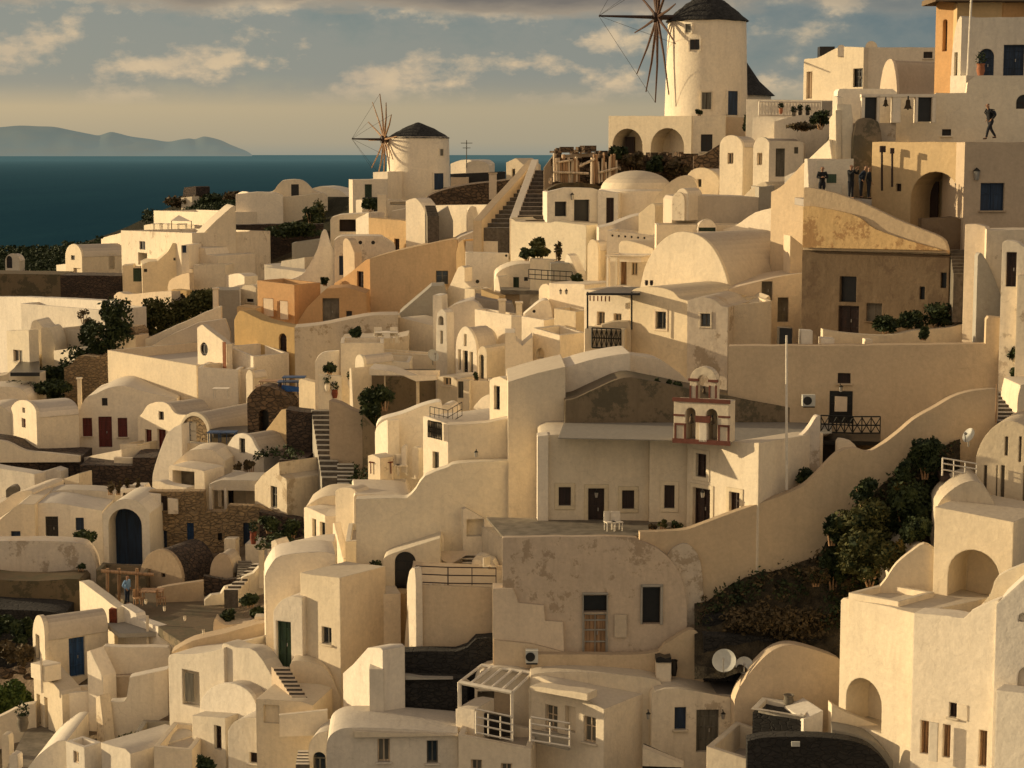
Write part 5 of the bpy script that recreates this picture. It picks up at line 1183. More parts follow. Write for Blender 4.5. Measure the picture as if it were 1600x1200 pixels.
H('raking_stair_wall', 'white framed opening with thick raking coping left of the chapel yard', 'wall',
  ([(723, 796), (728, 794), (760, 812), (788, 838), (790, 850)], 900, 10, .7, 'white', dict(Y=96, kind='solid', op=[('n', 729, 806, 756, 838, 'x', dict(r=.5))])),
  ([(752, 822), (786, 842), (788, 846)], 905, -40, .8, 'white', dict(Y=95.2)))
stairs('staircase', 'shaded white steps behind the raking coping', (722, 890), (752, 890), (722, 842), (752, 842), 94.5, 97.5, 8, 'white')
for i, (u, v) in enumerate([(745, 905), (758, 912), (765, 900), (771, 913)]): chair(['left', 'second', 'third', 'right'][i] + ' of the white folding chairs piled on the terrace', u, v, 93 - .3 * i, .4 * i, 'wframe', 'folding chairs on the terrace')
Wl('plaster_ledge', 'smooth shaded white boat-shaped bench wall on the terrace', 'bench', spl([(737, 880), (742, 870), (752, 868), (770, 876), (776, 890)], 2), 905, -10, .8, 'white', Y=94, ext=.5)
for i, u in enumerate((671, 690)): chimney(['left', 'right'][i] + ' slim white post of the terrace railing', u, 912, u + 4, 928 if i == 0 else 932, 88.1, 'slim posts of the terrace railing', cap=False)
# centre white mass between
H('white_house', 'plain shaded white house behind the arched doorway', 'house', (spl([(553, 780), (555, 773), (620, 774), (640, 778), (642, 782)], 2), 870, 6, 5, 'white', dict(Y=104)), (spl([(524, 768), (530, 763), (548, 762), (558, 770), (554, 784)], 2), 800, -20, 1.2, 'white', dict(Y=105)))
H('white_house', 'white house with three tall windows and a curved roof left of centre', 'house',
  (spl([(475, 796), (478, 792), (508, 805), (534, 818), (536, 820)], 2), 870, -30, 5, 'white', dict(Y=107, kind='solid', op=[('d', 488, 811, 494, 838, 'greyw'), ('d', 500, 816, 508, 846, 'glass'), ('d', 514, 822, 519, 848, 'greyw')])),
  (spl([(478, 792), (492, 782), (510, 775), (540, 775), (556, 780)], 3), 830, 0, 4, 'white', dict(Y=109)),
  ([(508, 806), (562, 808), (564, 814)], 850, 0, 2, 'white', dict(Y=105.5, op=[('h', 536, 815, 556, 820, 'black', dict(r=.3))])),
  ([(520, 818), (522, 817), (536, 872), (537, 874)], 885, -40, .4, 'white', dict(Y=103.5)))
H('white_house', 'long shaded white yard block below the three windows', 'house', (spl([(423, 880), (440, 862), (480, 852), (522, 846), (523, 870)], 2), 960, 4, 2, 'white', dict(Y=99)), ([(424, 846), (430, 843), (440, 862), (450, 870)], 900, -20, 1, 'white', dict(Y=102)))
H('terrace_block', 'shaded white terrace with a flower tub between the tall house and the arched doorway', 'house', ([(540, 846), (600, 842)], 940, 3, 5, 'white', dict(Y=99)), ([(560, 896), (604, 886)], 960, -6, 3, 'white', dict(Y=95.5)))
pot('pale tub with dry plants beside the arched doorway', 587, 896, 16, 11, 94.8, 'cream')
H('vaulted_house', 'small white barrel vault hump behind the arched doorway', 'house', (spl([(598, 880), (610, 842), (625, 836), (660, 833), (684, 840)], 3), 900, 4, 3, 'white', dict(Y=98)))
# bottom right-centre: pergola and house
r_ = T('pergola', 'white timber pergola with raking beams beside the black stone wall', 'pergola'); mb = MB()
z_ = P(760, 1062, 87).z
A_, B_, C_, D_ = P(718, 1066, 83.6), P(800, 1082, 82.6), P(752, 1040, 85.8), P(832, 1052, 85)
for a, b in ((A_, B_), (C_, D_)): mb.tube([a, b], .10, 6)
for i in range(6): f = i / 5; mb.tube([A_.lerp(B_, f), C_.lerp(D_, f)], .07, 6)
mb.tube([A_, A_ - Vector((0, 0, 3))], .10, 6); mb.tube([B_, B_ - Vector((0, 0, 2.2))], .08, 6); mb.tube([C_ - Vector((0, 0, 1.2)), A_.lerp(C_, .2)], .07, 6)
r_.mb('frame', mb, 'wframe')
H('pergola_house', 'shaded white house front under the timber pergola', 'house',
  (spl([(742, 1072), (752, 1050), (780, 1042), (830, 1048), (832, 1060)], 2), 1130, 2, 2, 'white', dict(Y=85.4, op=[('h', 746, 1080, 800, 1118, 'stain', dict(r=.5))])),
  ([(712, 1108), (724, 1106), (742, 1109)], 1200, -16, 2, 'white', dict(Y=83)), ([(716, 1148), (830, 1170)], 1290, -6, 3, 'white', dict(Y=81.5, op=[('w', 736, 1187, 753, 1204, 'greyw'), ('w', 783, 1193, 800, 1210, 'greyw')])))
railing('railing', 'white railing of the balcony under the timber pergola', [(744, 1146), (801, 1158)], 81.3, h=1.0, nb=3, mat='wframe', rails=(.05, .4, .75, 1.1), r=.045)
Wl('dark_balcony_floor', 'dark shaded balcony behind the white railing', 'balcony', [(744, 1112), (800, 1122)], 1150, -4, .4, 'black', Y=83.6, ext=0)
H('white_house', 'sunlit white house with a balcony and small shuttered windows at the bottom', 'house',
  (spl([(826, 1076), (830, 1064), (842, 1057), (900, 1086), (944, 1108)], 2), 1290, -24, ('r', 1022), 'white', dict(Y=83, op=[('w', 852, 1102, 871, 1142, 'greyw', {}), ('n', 883, 1104, 899, 1144, 'x', dict(r=.25)), ('w', 912, 1120, 931, 1160, 'greyw', {})])),
  (spl([(828, 1062), (836, 1053), (900, 1050), (990, 1056), (1030, 1064), (1034, 1078)], 3), 1120, 0, 1.5, 'white', dict(Y=84.2, ext=3)),
  ([(828, 1072), (918, 1084)], 1090, -22, .8, 'white', dict(Y=82.3, ext=-.1, kind='solid', name='ledge')), )
railing('railing', 'pale wooden balcony railing on the sunlit house at the bottom', [(829, 1158), (890, 1168)], 81.6, h=1.0, nb=2, mat='wframe', rails=(.05, .4, .8, 1.1), r=.05)
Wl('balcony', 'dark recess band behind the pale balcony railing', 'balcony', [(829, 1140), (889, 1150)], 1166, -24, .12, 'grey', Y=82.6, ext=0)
chimney('white chimney with a blackened broken top', 1025, 1034, 1049, 1062, 84.6, cap=False)
Wl('soot_rim', 'blackened rim on top of the white chimney', 'chimney rim', [(1025, 1028), (1032, 1026), (1040, 1029), (1049, 1027)], 1035, 0, .7, 'black', Y=84.5, ext=0)
pot('tall dark jar beside the blackened chimney', 1053, 1056, 12, 26, 85, 'black', plant=False)
H('white_house', 'shaded wing with a grey door and window at the bottom right of centre', 'house',
  (spl([(1018, 1094), (1024, 1080), (1060, 1076), (1120, 1086), (1168, 1096), (1172, 1104)], 2), 1230, 3, 5, 'white', dict(Y=83.5, op=[('w', 1054, 1105, 1072, 1140, 'dblue'), ('d', 1088, 1109, 1123, 1175, 'greyw')])),
  ([(1018, 1086), (1020, 1082), (1048, 1072), (1050, 1084)], 1120, -6, 1, 'white', dict(Y=84)))
for i, (u, v) in enumerate([(1013, 1118), (1130, 1118)]): lantern(['small lamp on the sunlit house beside the shaded wing', 'small lamp beside the grey door of the shaded wing'][i], u, v, 81.8 + 1.5 * i)
Wl('fin_wall', 'rounded white fin wall rising behind the blackened chimney', 'wall', spl([(830, 1022), (1008, 1022), (1040, 1006), (1065, 990), (1080, 984), (1092, 990), (1098, 1010), (1100, 1052)], 3), 1090, 1, .5, 'cream', Y=85.4, ext=2)
slabthing('flat_roof', 'grey flat roof behind the grey door wing', 'roof', [(1048, 1052), (1200, 1054), (1176, 1088), (1048, 1078)], 1110, 1072, 85, .5, 'floor')
dish('large round satellite dish on the flat roof', 1132, 1033, 19, 83.4, -14, group=None)
dish('smaller satellite dish partly behind the curved wall', 1163, 1040, 14, 83.5, -8)
# bottom: dark planter, lit parapet, black lane
H('white_parapet_block', 'brightly lit white parapet block at the bottom edge right of centre', 'house', ([(1104, 1166), (1262, 1216)], 1290, -16, 4, 'white', dict(Y=78)))
Wl('stone_wall', 'dark stone stub wall at the bottom beside the grey door', 'wall', [(1004, 1172), (1064, 1198)], 1240, -6, 1, 'bstone', Y=80)
Wl('white_coping', 'thin pale coping of the dark stub wall by the grey door', 'ledge', [(1004, 1168), (1068, 1194)], 1198, -6, .5, 'white', Y=79.8, ext=0)
H('stone_planter', 'dark stone planter with a white rim below the curved wall', 'planter', ([(1176, 1113), (1254, 1127)], 1176, -14, 1.6, 'bstone', dict(Y=80.5, kind='solid', ext=1)), ([(1174, 1107), (1256, 1121)], 1113, -14, 1.9, 'white', dict(Y=80.4, kind='flat', ext=.0, name='rim')))
H('white_step', 'sunlit white step right of the dark stone planter', 'step', ([(1256, 1124), (1286, 1110)], 1172, 16, 2, 'white', dict(Y=80, ext=1, kind='solid')))
pot('big clay jar standing on the dark stone planter', 1232, 1108, 18, 24, 82, 'stain', plant=False)
Wl('curved_wall', 'large curved white wall sweeping up from the dark planter', 'wall', spl([(1148, 1094), (1156, 1074), (1178, 1044), (1205, 1018), (1232, 1008), (1262, 1012), (1304, 1026), (1312, 1030)], 3), 1180, 6, .8, 'cream', Y=83)
Wl('curved_wall', 'lower shaded wall with a sloping top left of the big tower house', 'wall', spl([(1300, 1100), (1320, 1112), (1380, 1136)], 3), 1190, 6, .6, 'white', Y=80)
Wl('lane_wall', 'black curving lane wall at the bottom right', 'wall', spl([(1168, 1158), (1200, 1152), (1280, 1152), (1340, 1160), (1370, 1176), (1392, 1204), (1396, 1220)], 3), 1260, -2, .8, 'bstone', Y=77.5)
Wl('lane_kerb', 'shaded white curved kerb beside the black lane', 'kerb', spl([(1300, 1140), (1340, 1148), (1372, 1164), (1396, 1190), (1410, 1214)], 3), 1260, -8, 1.2, 'grey', Y=78.5)
mb = MB(); mb.cbox(P(1243, 1166, 77.3), .35, .1, .2); tag(mb.build('white_box', 'dish', smooth=False), 'small white fuse box on the black lane wall', 'box')
# ================================================================ big tower house bottom right
H('tower_house', 'tall sunlit white tower house with a deep arched opening at the bottom right', 'house',
  ([(1314, 938), (1318, 934), (1370, 944), (1430, 958)], 1260, -38, 5, 'white', dict(Y=79, kind='solid', op=[('an', 1322, 1060, 1378, 1137, 'x', dict(r=1.4))])),
  (spl([(1428, 958), (1480, 962), (1506, 966), (1520, 952), (1556, 938), (1560, 937)], 2), 1290, -22, 1.2, 'white', dict(Y=75.5,
    op=[('d', 1438, 1126, 1451, 1178, 'wood'), ('d', 1473, 1132, 1485, 1184, 'wood'), ('d', 1529, 1141, 1542, 1198, 'wood'), ('w', 1483, 1098, 1495, 1121, 'dbrown')])))
for i, (u0, u1, v0, v1) in enumerate([(1452, 1466, 1128, 1190), (1487, 1520, 1136, 1200), (1544, 1556, 1142, 1206), (1496, 1512, 1100, 1126)]):
    Wl('shutter', ['cream shutter beside the first wooden door of the tower house', 'cream double shutter beside the second wooden door of the tower house', 'cream shutter at the right wall end of the tower house', 'cream shutter of the little upper window of the tower house'][i], 'shutter', [(u0, v0), (u1, v0 + (u1 - u0) * .15)], v1, -22, .06, 'white', Y=75.4 - .3 * i * .0 + (u0 - 1494) * -.006, ext=0)
Wl('rim_planter', 'raised white rim with an empty trough on top of the tower house', 'planter', [(1326, 926), (1404, 940)], 948, -30, 2.6, 'white', Y=79.6, ext=.6, kind='flat')
Wl('parapet_wall', 'sunlit white wall rising steeply to the right edge', 'wall', spl([(1506, 964), (1530, 950), (1548, 926), (1560, 900), (1610, 878)], 3), 990, -14, .5, 'white', Y=77.5, ext=2)
H('white_house', 'shaded white house at the right edge with a small round recess', 'house', ([(1557, 944), (1600, 905), (1660, 860)], 1140, -15, 4, 'white', dict(Y=74, op=[('an', 1591, 958, 1608, 972, 'x', dict(r=.2)), ('an', 1590, 1042, 1625, 1078, 'x', dict(r=.3))])))
Wl('sunlit_wall', 'bright plain wall in the bottom right corner', 'wall', [(1557, 1078), (1660, 1092)], 1290, -20, 1, 'white', Y=72.5)
H('vaulted_house', 'white house with a big arched recess under a shell shaped vault at the right', 'house',
  ([(1461, 792), (1584, 816)], 990, -22, ('r', 1640), 'white', dict(Y=80, kind='solid', op=[('an', 1481, 859, 1562, 945, 'x', dict(r=2.2))])),
  (spl([(1374, 918), (1384, 906), (1400, 882), (1424, 862), (1444, 850), (1462, 860)], 3), 980, -10, .5, 'white', dict(Y=81.5)),
  (spl([(1410, 898), (1425, 874), (1446, 852), (1462, 868), (1474, 894), (1477, 910)], 3), 980, 10, 4, 'white', dict(Y=83)))
H('half_dome', 'shaded half dome behind the sunlit parapet at the right', 'dome', (spl([(1464, 792), (1475, 776), (1500, 757), (1526, 752), (1545, 770), (1558, 796), (1560, 808)], 3), 850, -8, 3.5, 'white', dict(Y=82.5)))
t = H('vaulted_house', 'sunlit vaulted house with cream shutters at the right edge', 'house',
  (spl([(1525, 714), (1530, 698), (1540, 680), (1556, 664), (1575, 658), (1595, 662), (1620, 680)], 3), 860, -16, 7, 'white', dict(Y=84.5, op=[('h', 1570, 682, 1575, 712, 'stain', dict(r=.2)), ('h', 1592, 682, 1596, 722, 'stain', dict(r=.2)), ('h', 1537, 727, 1542, 765, 'stain', dict(r=.2)), ('h', 1563, 727, 1569, 806, 'stain', dict(r=.2)), ('h', 1556, 727, 1558, 800, 'stain', dict(r=.1)), ('h', 1598, 728, 1604, 806, 'stain', dict(r=.2))])))
Wl('balcony_floor', 'dark narrow balcony slab beside the shuttered vaulted house', 'balcony', [(1470, 744), (1525, 750)], 753, -6, 1.6, 'dbrown', Y=85, ext=0)
railing('railing', 'thin white balcony railing at the right beside the shuttered house', [(1472, 743), (1525, 752)], 84.8, h=.8, nb=3, mat='wframe', rails=(.35, .7, 1.0), r=.035)
dish('lone satellite dish facing left beside the sweeping wall', 1515, 681, 12, 86, -62)
H('white_house', 'low shaded wall and hatch behind the balcony railing', 'house', ([(1472, 690), (1522, 694)], 750, 0, 2, 'grey', dict(Y=88.5)))
for i, bx_ in enumerate([(1418, 676, 1474, 745), (1290, 770, 1400, 870), (1370, 740, 1470, 850), (1300, 820, 1420, 912), (1400, 800, 1462, 870), (1275, 850, 1330, 920), (1380, 835, 1420, 905)]):
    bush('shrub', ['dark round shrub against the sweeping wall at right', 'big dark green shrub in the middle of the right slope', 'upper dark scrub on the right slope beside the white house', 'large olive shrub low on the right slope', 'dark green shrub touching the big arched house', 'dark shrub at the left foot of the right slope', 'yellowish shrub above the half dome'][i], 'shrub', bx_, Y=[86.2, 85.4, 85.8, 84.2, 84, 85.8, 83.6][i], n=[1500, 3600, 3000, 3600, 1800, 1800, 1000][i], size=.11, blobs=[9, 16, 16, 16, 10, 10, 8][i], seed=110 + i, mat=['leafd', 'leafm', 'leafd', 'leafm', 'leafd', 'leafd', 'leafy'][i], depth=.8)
for i, bx_ in enumerate([(1280, 800, 1320, 850), (1395, 715, 1430, 760), (1320, 742, 1380, 790), (1310, 890, 1360, 930), (1250, 880, 1300, 915), (1330, 850, 1372, 905), (1395, 748, 1424, 780)]):
    bush('scrub_bush', ['small dark scrub at the upper left of the right slope', 'dark scrub just under the round shrub', 'dark scrub along the foot of the sweeping wall', 'brown scrub at the top of the tower house', 'grey scrub on the dark terraces', 'yellow autumn shrub in the right slope', 'reddish dry shrub high on the right slope'][i], 'shrub', bx_, Y=85.6, n=800, size=.11, seed=120 + i, mat=['leafd', 'leafd', 'leafd', 'leafb', 'leafb', 'leafy', 'leafy'][i], depth=.5)
slope = MB()
SL = [(1085, 945, 1062), (1160, 905, 1050), (1275, 872, 1045), (1325, 800, 1040), (1400, 742, 1030), (1425, 705, 1020), (1500, 690, 980)]
def slope_at(u, f):
    for (a, t0, b0), (b, t1, b1) in zip(SL, SL[1:]):
        if u <= b: g = (u - a) / (b - a); t, bb = t0 + (t1 - t0) * g, b0 + (b1 - b0) * g; break
    return P(u, t + (bb - t) * f, 86.7 + (u - 1085) * .0016 - 3.6 * f ** 1.3)
M['scrubsoil'] = simple('scrub_soil', (.045, .036, .022), .95, .6, 1.5, bump=.4)
for i in range(43):
    for j in range(25):
        p = slope_at(1085 + 415 * i / 42, j / 24); p.z += mnoise.noise(p * .9) * .3 + mnoise.noise(p * 3) * .1; slope.v.append(p)
for i in range(42):
    for j in range(24):
        a = i * 25 + j; slope.f.append((a, a + 25, a + 26, a + 1)); slope.mi.append(0)
tag(slope.build('right_slope', 'scrubsoil', ang=60), kind='structure')
rn = random.Random(77); sc1 = MB(); sc2 = MB()
for i in range(1100):
    u = rn.uniform(1095, 1495); f = rn.uniform(0.02, .75)
    if u < 1290 and (f > .35 or rn.random() < .75): continue
    p = slope_at(u, f); r = rn.uniform(.2, .55); leaves(sc1 if rn.random() < .7 else sc2, p + Vector((0, -.15, r * .4)), r, r, r * .8, 16, .09, rn)
tag(sc1.build('slope_undergrowth', 'leafd', smooth=False, merge=False), kind='stuff'); tag(sc2.build('dry_undergrowth', 'leafb', smooth=False, merge=False), kind='stuff')
for i, (t_, vb_, Y_) in enumerate([([(1098, 962), (1200, 958), (1310, 968)], 985, 85.8), ([(1100, 994), (1200, 996), (1308, 1000)], 1030, 84.6), ([(1150, 930), (1220, 922), (1310, 935)], 950, 86.8)]):
    Wl('terrace_wall', ['middle dark dry stone terrace wall beside the ruined wall', 'lowest dark dry stone terrace wall above the dishes', 'highest dark dry stone terrace wall below the sweeping wall'][i], 'wall', spl(t_, 3), vb_, 0, 1.2, 'bstone', Y=Y_, ext=1)
tag(bush('dry_weeds', None, None, (1096, 940, 1320, 1010), Y=85, n=3500, size=.1, blobs=26, seed=130, mat='leafb', kind='stuff', depth=.5), kind='stuff')
# ================================================================ chapel
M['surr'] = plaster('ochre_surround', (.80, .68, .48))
W_ = dict(s='surr', sw=.2)
t = H('chapel', 'white chapel with dark doors in ochre surrounds in the middle of the village', 'chapel',
  (spl([(842, 688), (856, 680), (900, 679), (1015, 682)], 2), 838, 0, 5, 'white', dict(Y=91.2, kind='solid', op=[('w', 873, 761, 892, 790, 'dbrown', W_), ('d', 919, 763, 944, 829, 'dbrown', W_), ('w', 972, 766, 991, 795, 'dbrown', W_)])),
  ([(1015, 680), (1020, 681), (1052, 688), (1076, 690)], 828, -8, 4, 'white', dict(Y=90.6, op=[('w', 1038, 758, 1054, 794, 'dbrown', W_)])),
  ([(1074, 690), (1186, 692)], 835, -30, ('r', 1286), 'white', dict(Y=88.5, kind='solid', op=[('w', 1088, 709, 1104, 745, 'dbrown', W_), ('d', 1083, 763, 1110, 826, 'dbrown', W_), ('w', 1140, 769, 1156, 806, 'dbrown', W_)])),
  ([(840, 682), (857, 680)], 835, 1, 1.2, 'white', dict(Y=91.0, kind='solid', name='pilaster')))
for i, (u, v, Y_) in enumerate([(932, 772, 90.9), (1098, 772, 88.1)]): lantern(['little lamp over the left chapel door', 'little lamp over the right chapel door'][i], u, v, Y_)
slabthing('chapel_roof', 'flat grey chapel roof behind the bell tower', 'roof', [(872, 684), (1180, 690), (1300, 676), (1300, 655), (883, 655)], 1000, 686, 89.4, .05, 'grey')
Wl('drum_wall', 'mossy brown curved retaining wall behind the chapel roof', 'wall', spl([(883, 626), (900, 622), (930, 608), (975, 590), (1010, 594), (1060, 604), (1150, 622), (1280, 645), (1300, 648)], 3), 674, 1, 3, 'moss', Y=95, ext=2)
for i, u in enumerate((1026, 1046, 1060)): bush('wall_plant', ['left', 'middle', 'right'][i] + ' dark tuft growing on top of the mossy wall', 'plant', (u - 7, 590 + i * 2, u + 7, 602 + i * 2), Y=95.5, n=120, size=.1, seed=140 + i, blobs=3)
# bell tower
t = T('bell_tower', 'white bell tower with dark red trim over the chapel', 'bell tower')
Yb = 88.0; psi = -14
t.pr([(1053, 625), (1139, 629)], 691, psi, 1.1, 'white', Y=Yb, ext=0, kind='solid', op=[('an', 1071, 637, 1087, 688, 'x', dict(r=1.09)), ('an', 1103, 639, 1121, 690, 'x', dict(r=1.09))], name='lower_stage')
pl_ = t.pl
# open the arches right through: rebuild lower stage without backing
ob = t.last; 
def band(a0u, a1u, vt, vb, mat, e0=-.06, e1=1.16, nm='trim'):
    b = MB(); a0, a1 = pl_.hit(a0u, vt)[0], pl_.hit(a1u, vt)[0]; z1 = pl_.hit((a0u + a1u) / 2, vt)[1]; z0 = pl_.hit((a0u + a1u) / 2, vb)[1]
    b.box(pl_.W(a0, z0, e0), pl_.t * (a1 - a0), -pl_.n * (e1 - e0), Vector((0, 0, z1 - z0))); b.build(nm, mat, t.o, smooth=False)
band(1051, 1141, 623, 629, 'redtrim', -.06, .06); band(1051, 1141, 687, 694, 'redtrim', -.06, .06)
band(1052, 1070, 647, 650, 'redtrim', -.03, .05); band(1122, 1141, 650, 653, 'redtrim', -.03, .05)
for u0, u1, v0, v1 in ((1054, 1057, 663, 687), (1069, 1072, 663, 687), (1122, 1125, 666, 689), (1137, 1140, 666, 689), (1054, 1072, 661, 664), (1122, 1140, 664, 667)): band(u0, u1, v0, v1, 'redtrim', -.05, .04)
band(1093, 1105, 660, 690, 'white', -.06, .3, 'column'); band(1087, 1110, 650, 660, 'redtrim', -.08, .3, 'capital')
pc = t.pl.A
# upper stage
def upper():
    a0, a1 = pl_.hit(1076, 600)[0], pl_.hit(1118, 600)[0]; z0 = pl_.hit(1097, 625)[1]; zs = pl_.hit(1097, 594)[1]; zt = pl_.hit(1097, 574)[1]
    b = MB(); c = (a0 + a1) / 2; hw = (a1 - a0) / 2; n = 14
    outer = [(a0, z0)] + [(c - hw * math.cos(math.pi * i / n), zs + (zt - zs) * math.sin(math.pi * i / n)) for i in range(n + 1)] + [(a1, z0)]
    ih = hw * .45; inner = [(c - ih, z0)] + [(c - ih * math.cos(math.pi * i / n), zs - .1 + ih * 1.1 * math.sin(math.pi * i / n)) for i in range(n + 1)] + [(c + ih, z0)]
    for i in range(len(outer) - 1):
        p, q, r_, s_ = outer[i], outer[i + 1], inner[i + 1], inner[i]
        for e in (.2, .7): b.quad(pl_.W(*p, e), pl_.W(*q, e), pl_.W(*r_, e), pl_.W(*s_, e))
        b.quad(pl_.W(*p, .2), pl_.W(*q, .2), pl_.W(*q, .7), pl_.W(*p, .7)); b.quad(pl_.W(*r_, .2), pl_.W(*s_, .2), pl_.W(*s_, .7), pl_.W(*r_, .7))
    b.build('upper_stage', 'white', t.o)
upper()
band(1074, 1090, 592, 596, 'redtrim', .12, .3); band(1105, 1120, 594, 598, 'redtrim', .12, .3)
for u0, u1 in ((1076, 1078.5), (1086, 1088.5), (1106, 1108.5), (1116, 1118.5)): band(u0, u1, 603, 623, 'redtrim', .14, .22)
bell('bell hanging in the left arch of the red trimmed bell tower', 1080, 650, 5, 87.8, None); bell('bell hanging in the right arch of the red trimmed bell tower', 1113, 652, 5, 87.6, None); bell('little bell in the top arch of the red trimmed bell tower', 1100, 606, 4, 88.2, None)
mb = MB(); a_ = P(1229, 765, 87.5); mb.tube([a_, P(1229, 524, 87.5)], [.07, .05], 8); fp = mb.build('flagpole', 'wframe'); tag(fp, 'tall white bare pole right of the chapel', 'pole')
for i, (u, v, s_) in enumerate([(1020, 822, 10), (1036, 818, 9), (1058, 820, 11)]): bush('potted_plants', ['left', 'middle', 'right'][i] + ' tuft of plants by the right chapel door', 'plant', (u - s_, v - 8, u + s_, v + 8), Y=88, n=160, size=.08, seed=150 + i, blobs=3, mat=['leafb', 'leafm', 'leafd'][i])
for i, u in enumerate((953, 964)): chair(['left', 'right'][i] + ' small white chair by the left chapel door', u, 830, 88.6, .3, 'wframe', 'chairs by the chapel door')
slabthing('chapel_yard', 'shaded chapel yard', 'yard', [(760, 808), (1070, 815), (1010, 836), (976, 837), (785, 837)], 900, 838, 87.2, .1, 'stain', kind='structure')
# sweeping wall
Wl('sweeping_wall', 'long white wall with an S shaped top climbing to the right', 'wall', spl([(1000, 832), (1030, 831), (1070, 828), (1100, 818), (1140, 803), (1200, 782), (1250, 762), (1275, 742), (1300, 716), (1316, 704), (1336, 700), (1358, 706), (1380, 694), (1405, 675), (1430, 654), (1462, 636), (1490, 620), (1520, 611), (1556, 608), (1560, 612)], 4), 945, 3, .55, 'cream', Y=87.2)
Wl('parapet_end', 'small white rounded gate end on the sweeping wall', 'wall', spl([(1308, 694), (1312, 686), (1330, 690), (1338, 698)], 2), 720, 0, .5, 'white', Y=89.5, ext=1)
H('ruined_house', 'peeling tan ruined house front with two black doorways below the chapel', 'house',
  (spl([(785, 842), (790, 840), (975, 839), (1000, 846), (1025, 856), (1045, 872), (1060, 892), (1070, 920), (1074, 950)], 3), 1040, 1, .45, 'old', dict(Y=86.3, ext=2, op=[('h', 911, 930, 949, 957, 'black', dict(r=.4)), ('d', 911, 959, 949, 1020, 'wood', dict(r=.2, frame='grey')), ('h', 1004, 916, 1032, 975, 'black', dict(r=.35))])),
  (spl([(1040, 872), (1052, 856), (1075, 850), (1095, 880), (1100, 960), (1101, 1000)], 3), 1040, 4, 3, 'dirtyw', dict(Y=86.7, ext=2)))
fr = MB(); pl_ = Plane(P(929, 930, 86.25), R(1))
for k, (u0, u1, v0, v1) in enumerate([(910, 912, 928, 1020), (948, 950, 928, 1020), (910, 950, 926, 929), (1001, 1004, 914, 975), (1032, 1036, 914, 976), (1001, 1036, 913, 917)]):
    a0, a1 = pl_.hit(u0, v0)[0], pl_.hit(u1, v0)[0]; z0, z1 = pl_.hit(u0, v1)[1], pl_.hit(u0, v0)[1]; fr.box(pl_.W(a0, z0, .03), pl_.t * (a1 - a0), pl_.n * .08, Vector((0, 0, z1 - z0)))
tag(fr.build('door_trim', 'grey', smooth=False), 'faded white trim around the two black doorways of the ruined house', 'door trim')
Wl('whitewash_block', 'pale leftover whitewash panel beside the black doorway of the ruined house', 'panel', [(960, 960), (980, 960)], 996, 1, .05, 'dirtyw', ext=0, Y=86.2)
acunit('air conditioner on the tan wall below the ruined house', 821, 1016, 841, 1036, 85.2)
Wl('plain_wall', 'cream wall below the ruined house carrying the air conditioner', 'wall', [(772, 1000), (830, 1006), (884, 1020), (884, 1022)], 1050, 1, .8, 'cream', Y=85.8, ext=3)
# ================================================================ great shaded mass left of chapel
H('round_house', 'great shaded white house with a bright curved roof edge left of the chapel', 'house',
  (spl([(765, 594), (780, 588), (800, 600)], 2), 800, -34, 1.2, 'white', dict(Y=99, op=[('d', 772, 603, 781, 640, 'glass')])),
  (spl([(794, 597), (840, 583), (884, 573)], 3), 830, 1, 6, 'white', dict(Y=96)),
  (spl([(884, 574), (920, 563), (960, 555), (985, 552)], 3), 640, 3, 4, 'white', dict(Y=98.2)),
  (spl([(980, 554), (1000, 557), (1030, 562), (1062, 583), (1080, 600)], 3), 640, 4, 2, 'white', dict(Y=100, name='curved_wall')))
H('white_house', 'shaded white house with a narrow front and roof railing left of the great curved house', 'house',
  ([(661, 651), (664, 650), (698, 662), (702, 664)], 800, -30, ('r', 800), 'white', dict(Y=107, kind='solid', op=[('h', 669, 653, 690, 684, 'stain', dict(r=.3)), ('d', 676, 706, 686, 732, 'greyw')])),
  ([(700, 664), (760, 661), (801, 652)], 850, 1, 1, 'white', dict(Y=97.5, kind='solid')))
railing('railing', 'patterned iron grille in the narrow front of the shaded house', [(669, 683), (690, 688)], 106.5, h=.95, nb=8, mat='dark', cross=True, r=.03)
railing('railing', 'thin railing on the roof of the narrow fronted house', [(672, 657), (700, 663), (722, 650)], 107.5, h=.8, nb=8, mat='dark', r=.02)
H('white_house', 'broad shaded white wall with a curved sunlit left rim in the centre', 'house',
  (spl([(556, 780), (620, 778), (636, 778), (650, 764), (664, 744), (700, 730), (716, 724), (795, 720), (840, 722)], 2), 860, 1, 1, 'white', dict(Y=96.3)),
  (spl([(588, 668), (596, 656), (630, 646), (660, 634), (688, 628), (690, 640)], 3), 730, 4, 1.5, 'white', dict(Y=113)),
  (spl([(586, 712), (586, 676), (592, 664), (604, 656), (606, 660)], 3), 730, -40, .8, 'white', dict(Y=112.2)),)
0 and slabthing('yard_floor', 'shaded yard floor', 'yard', [(732, 806), (840, 800), (860, 836), (792, 836)], 800, 834, 90, .5, 'floor', kind='structure')
lantern('little lamp on a cable on the broad shaded wall', 744, 709, 96.8)
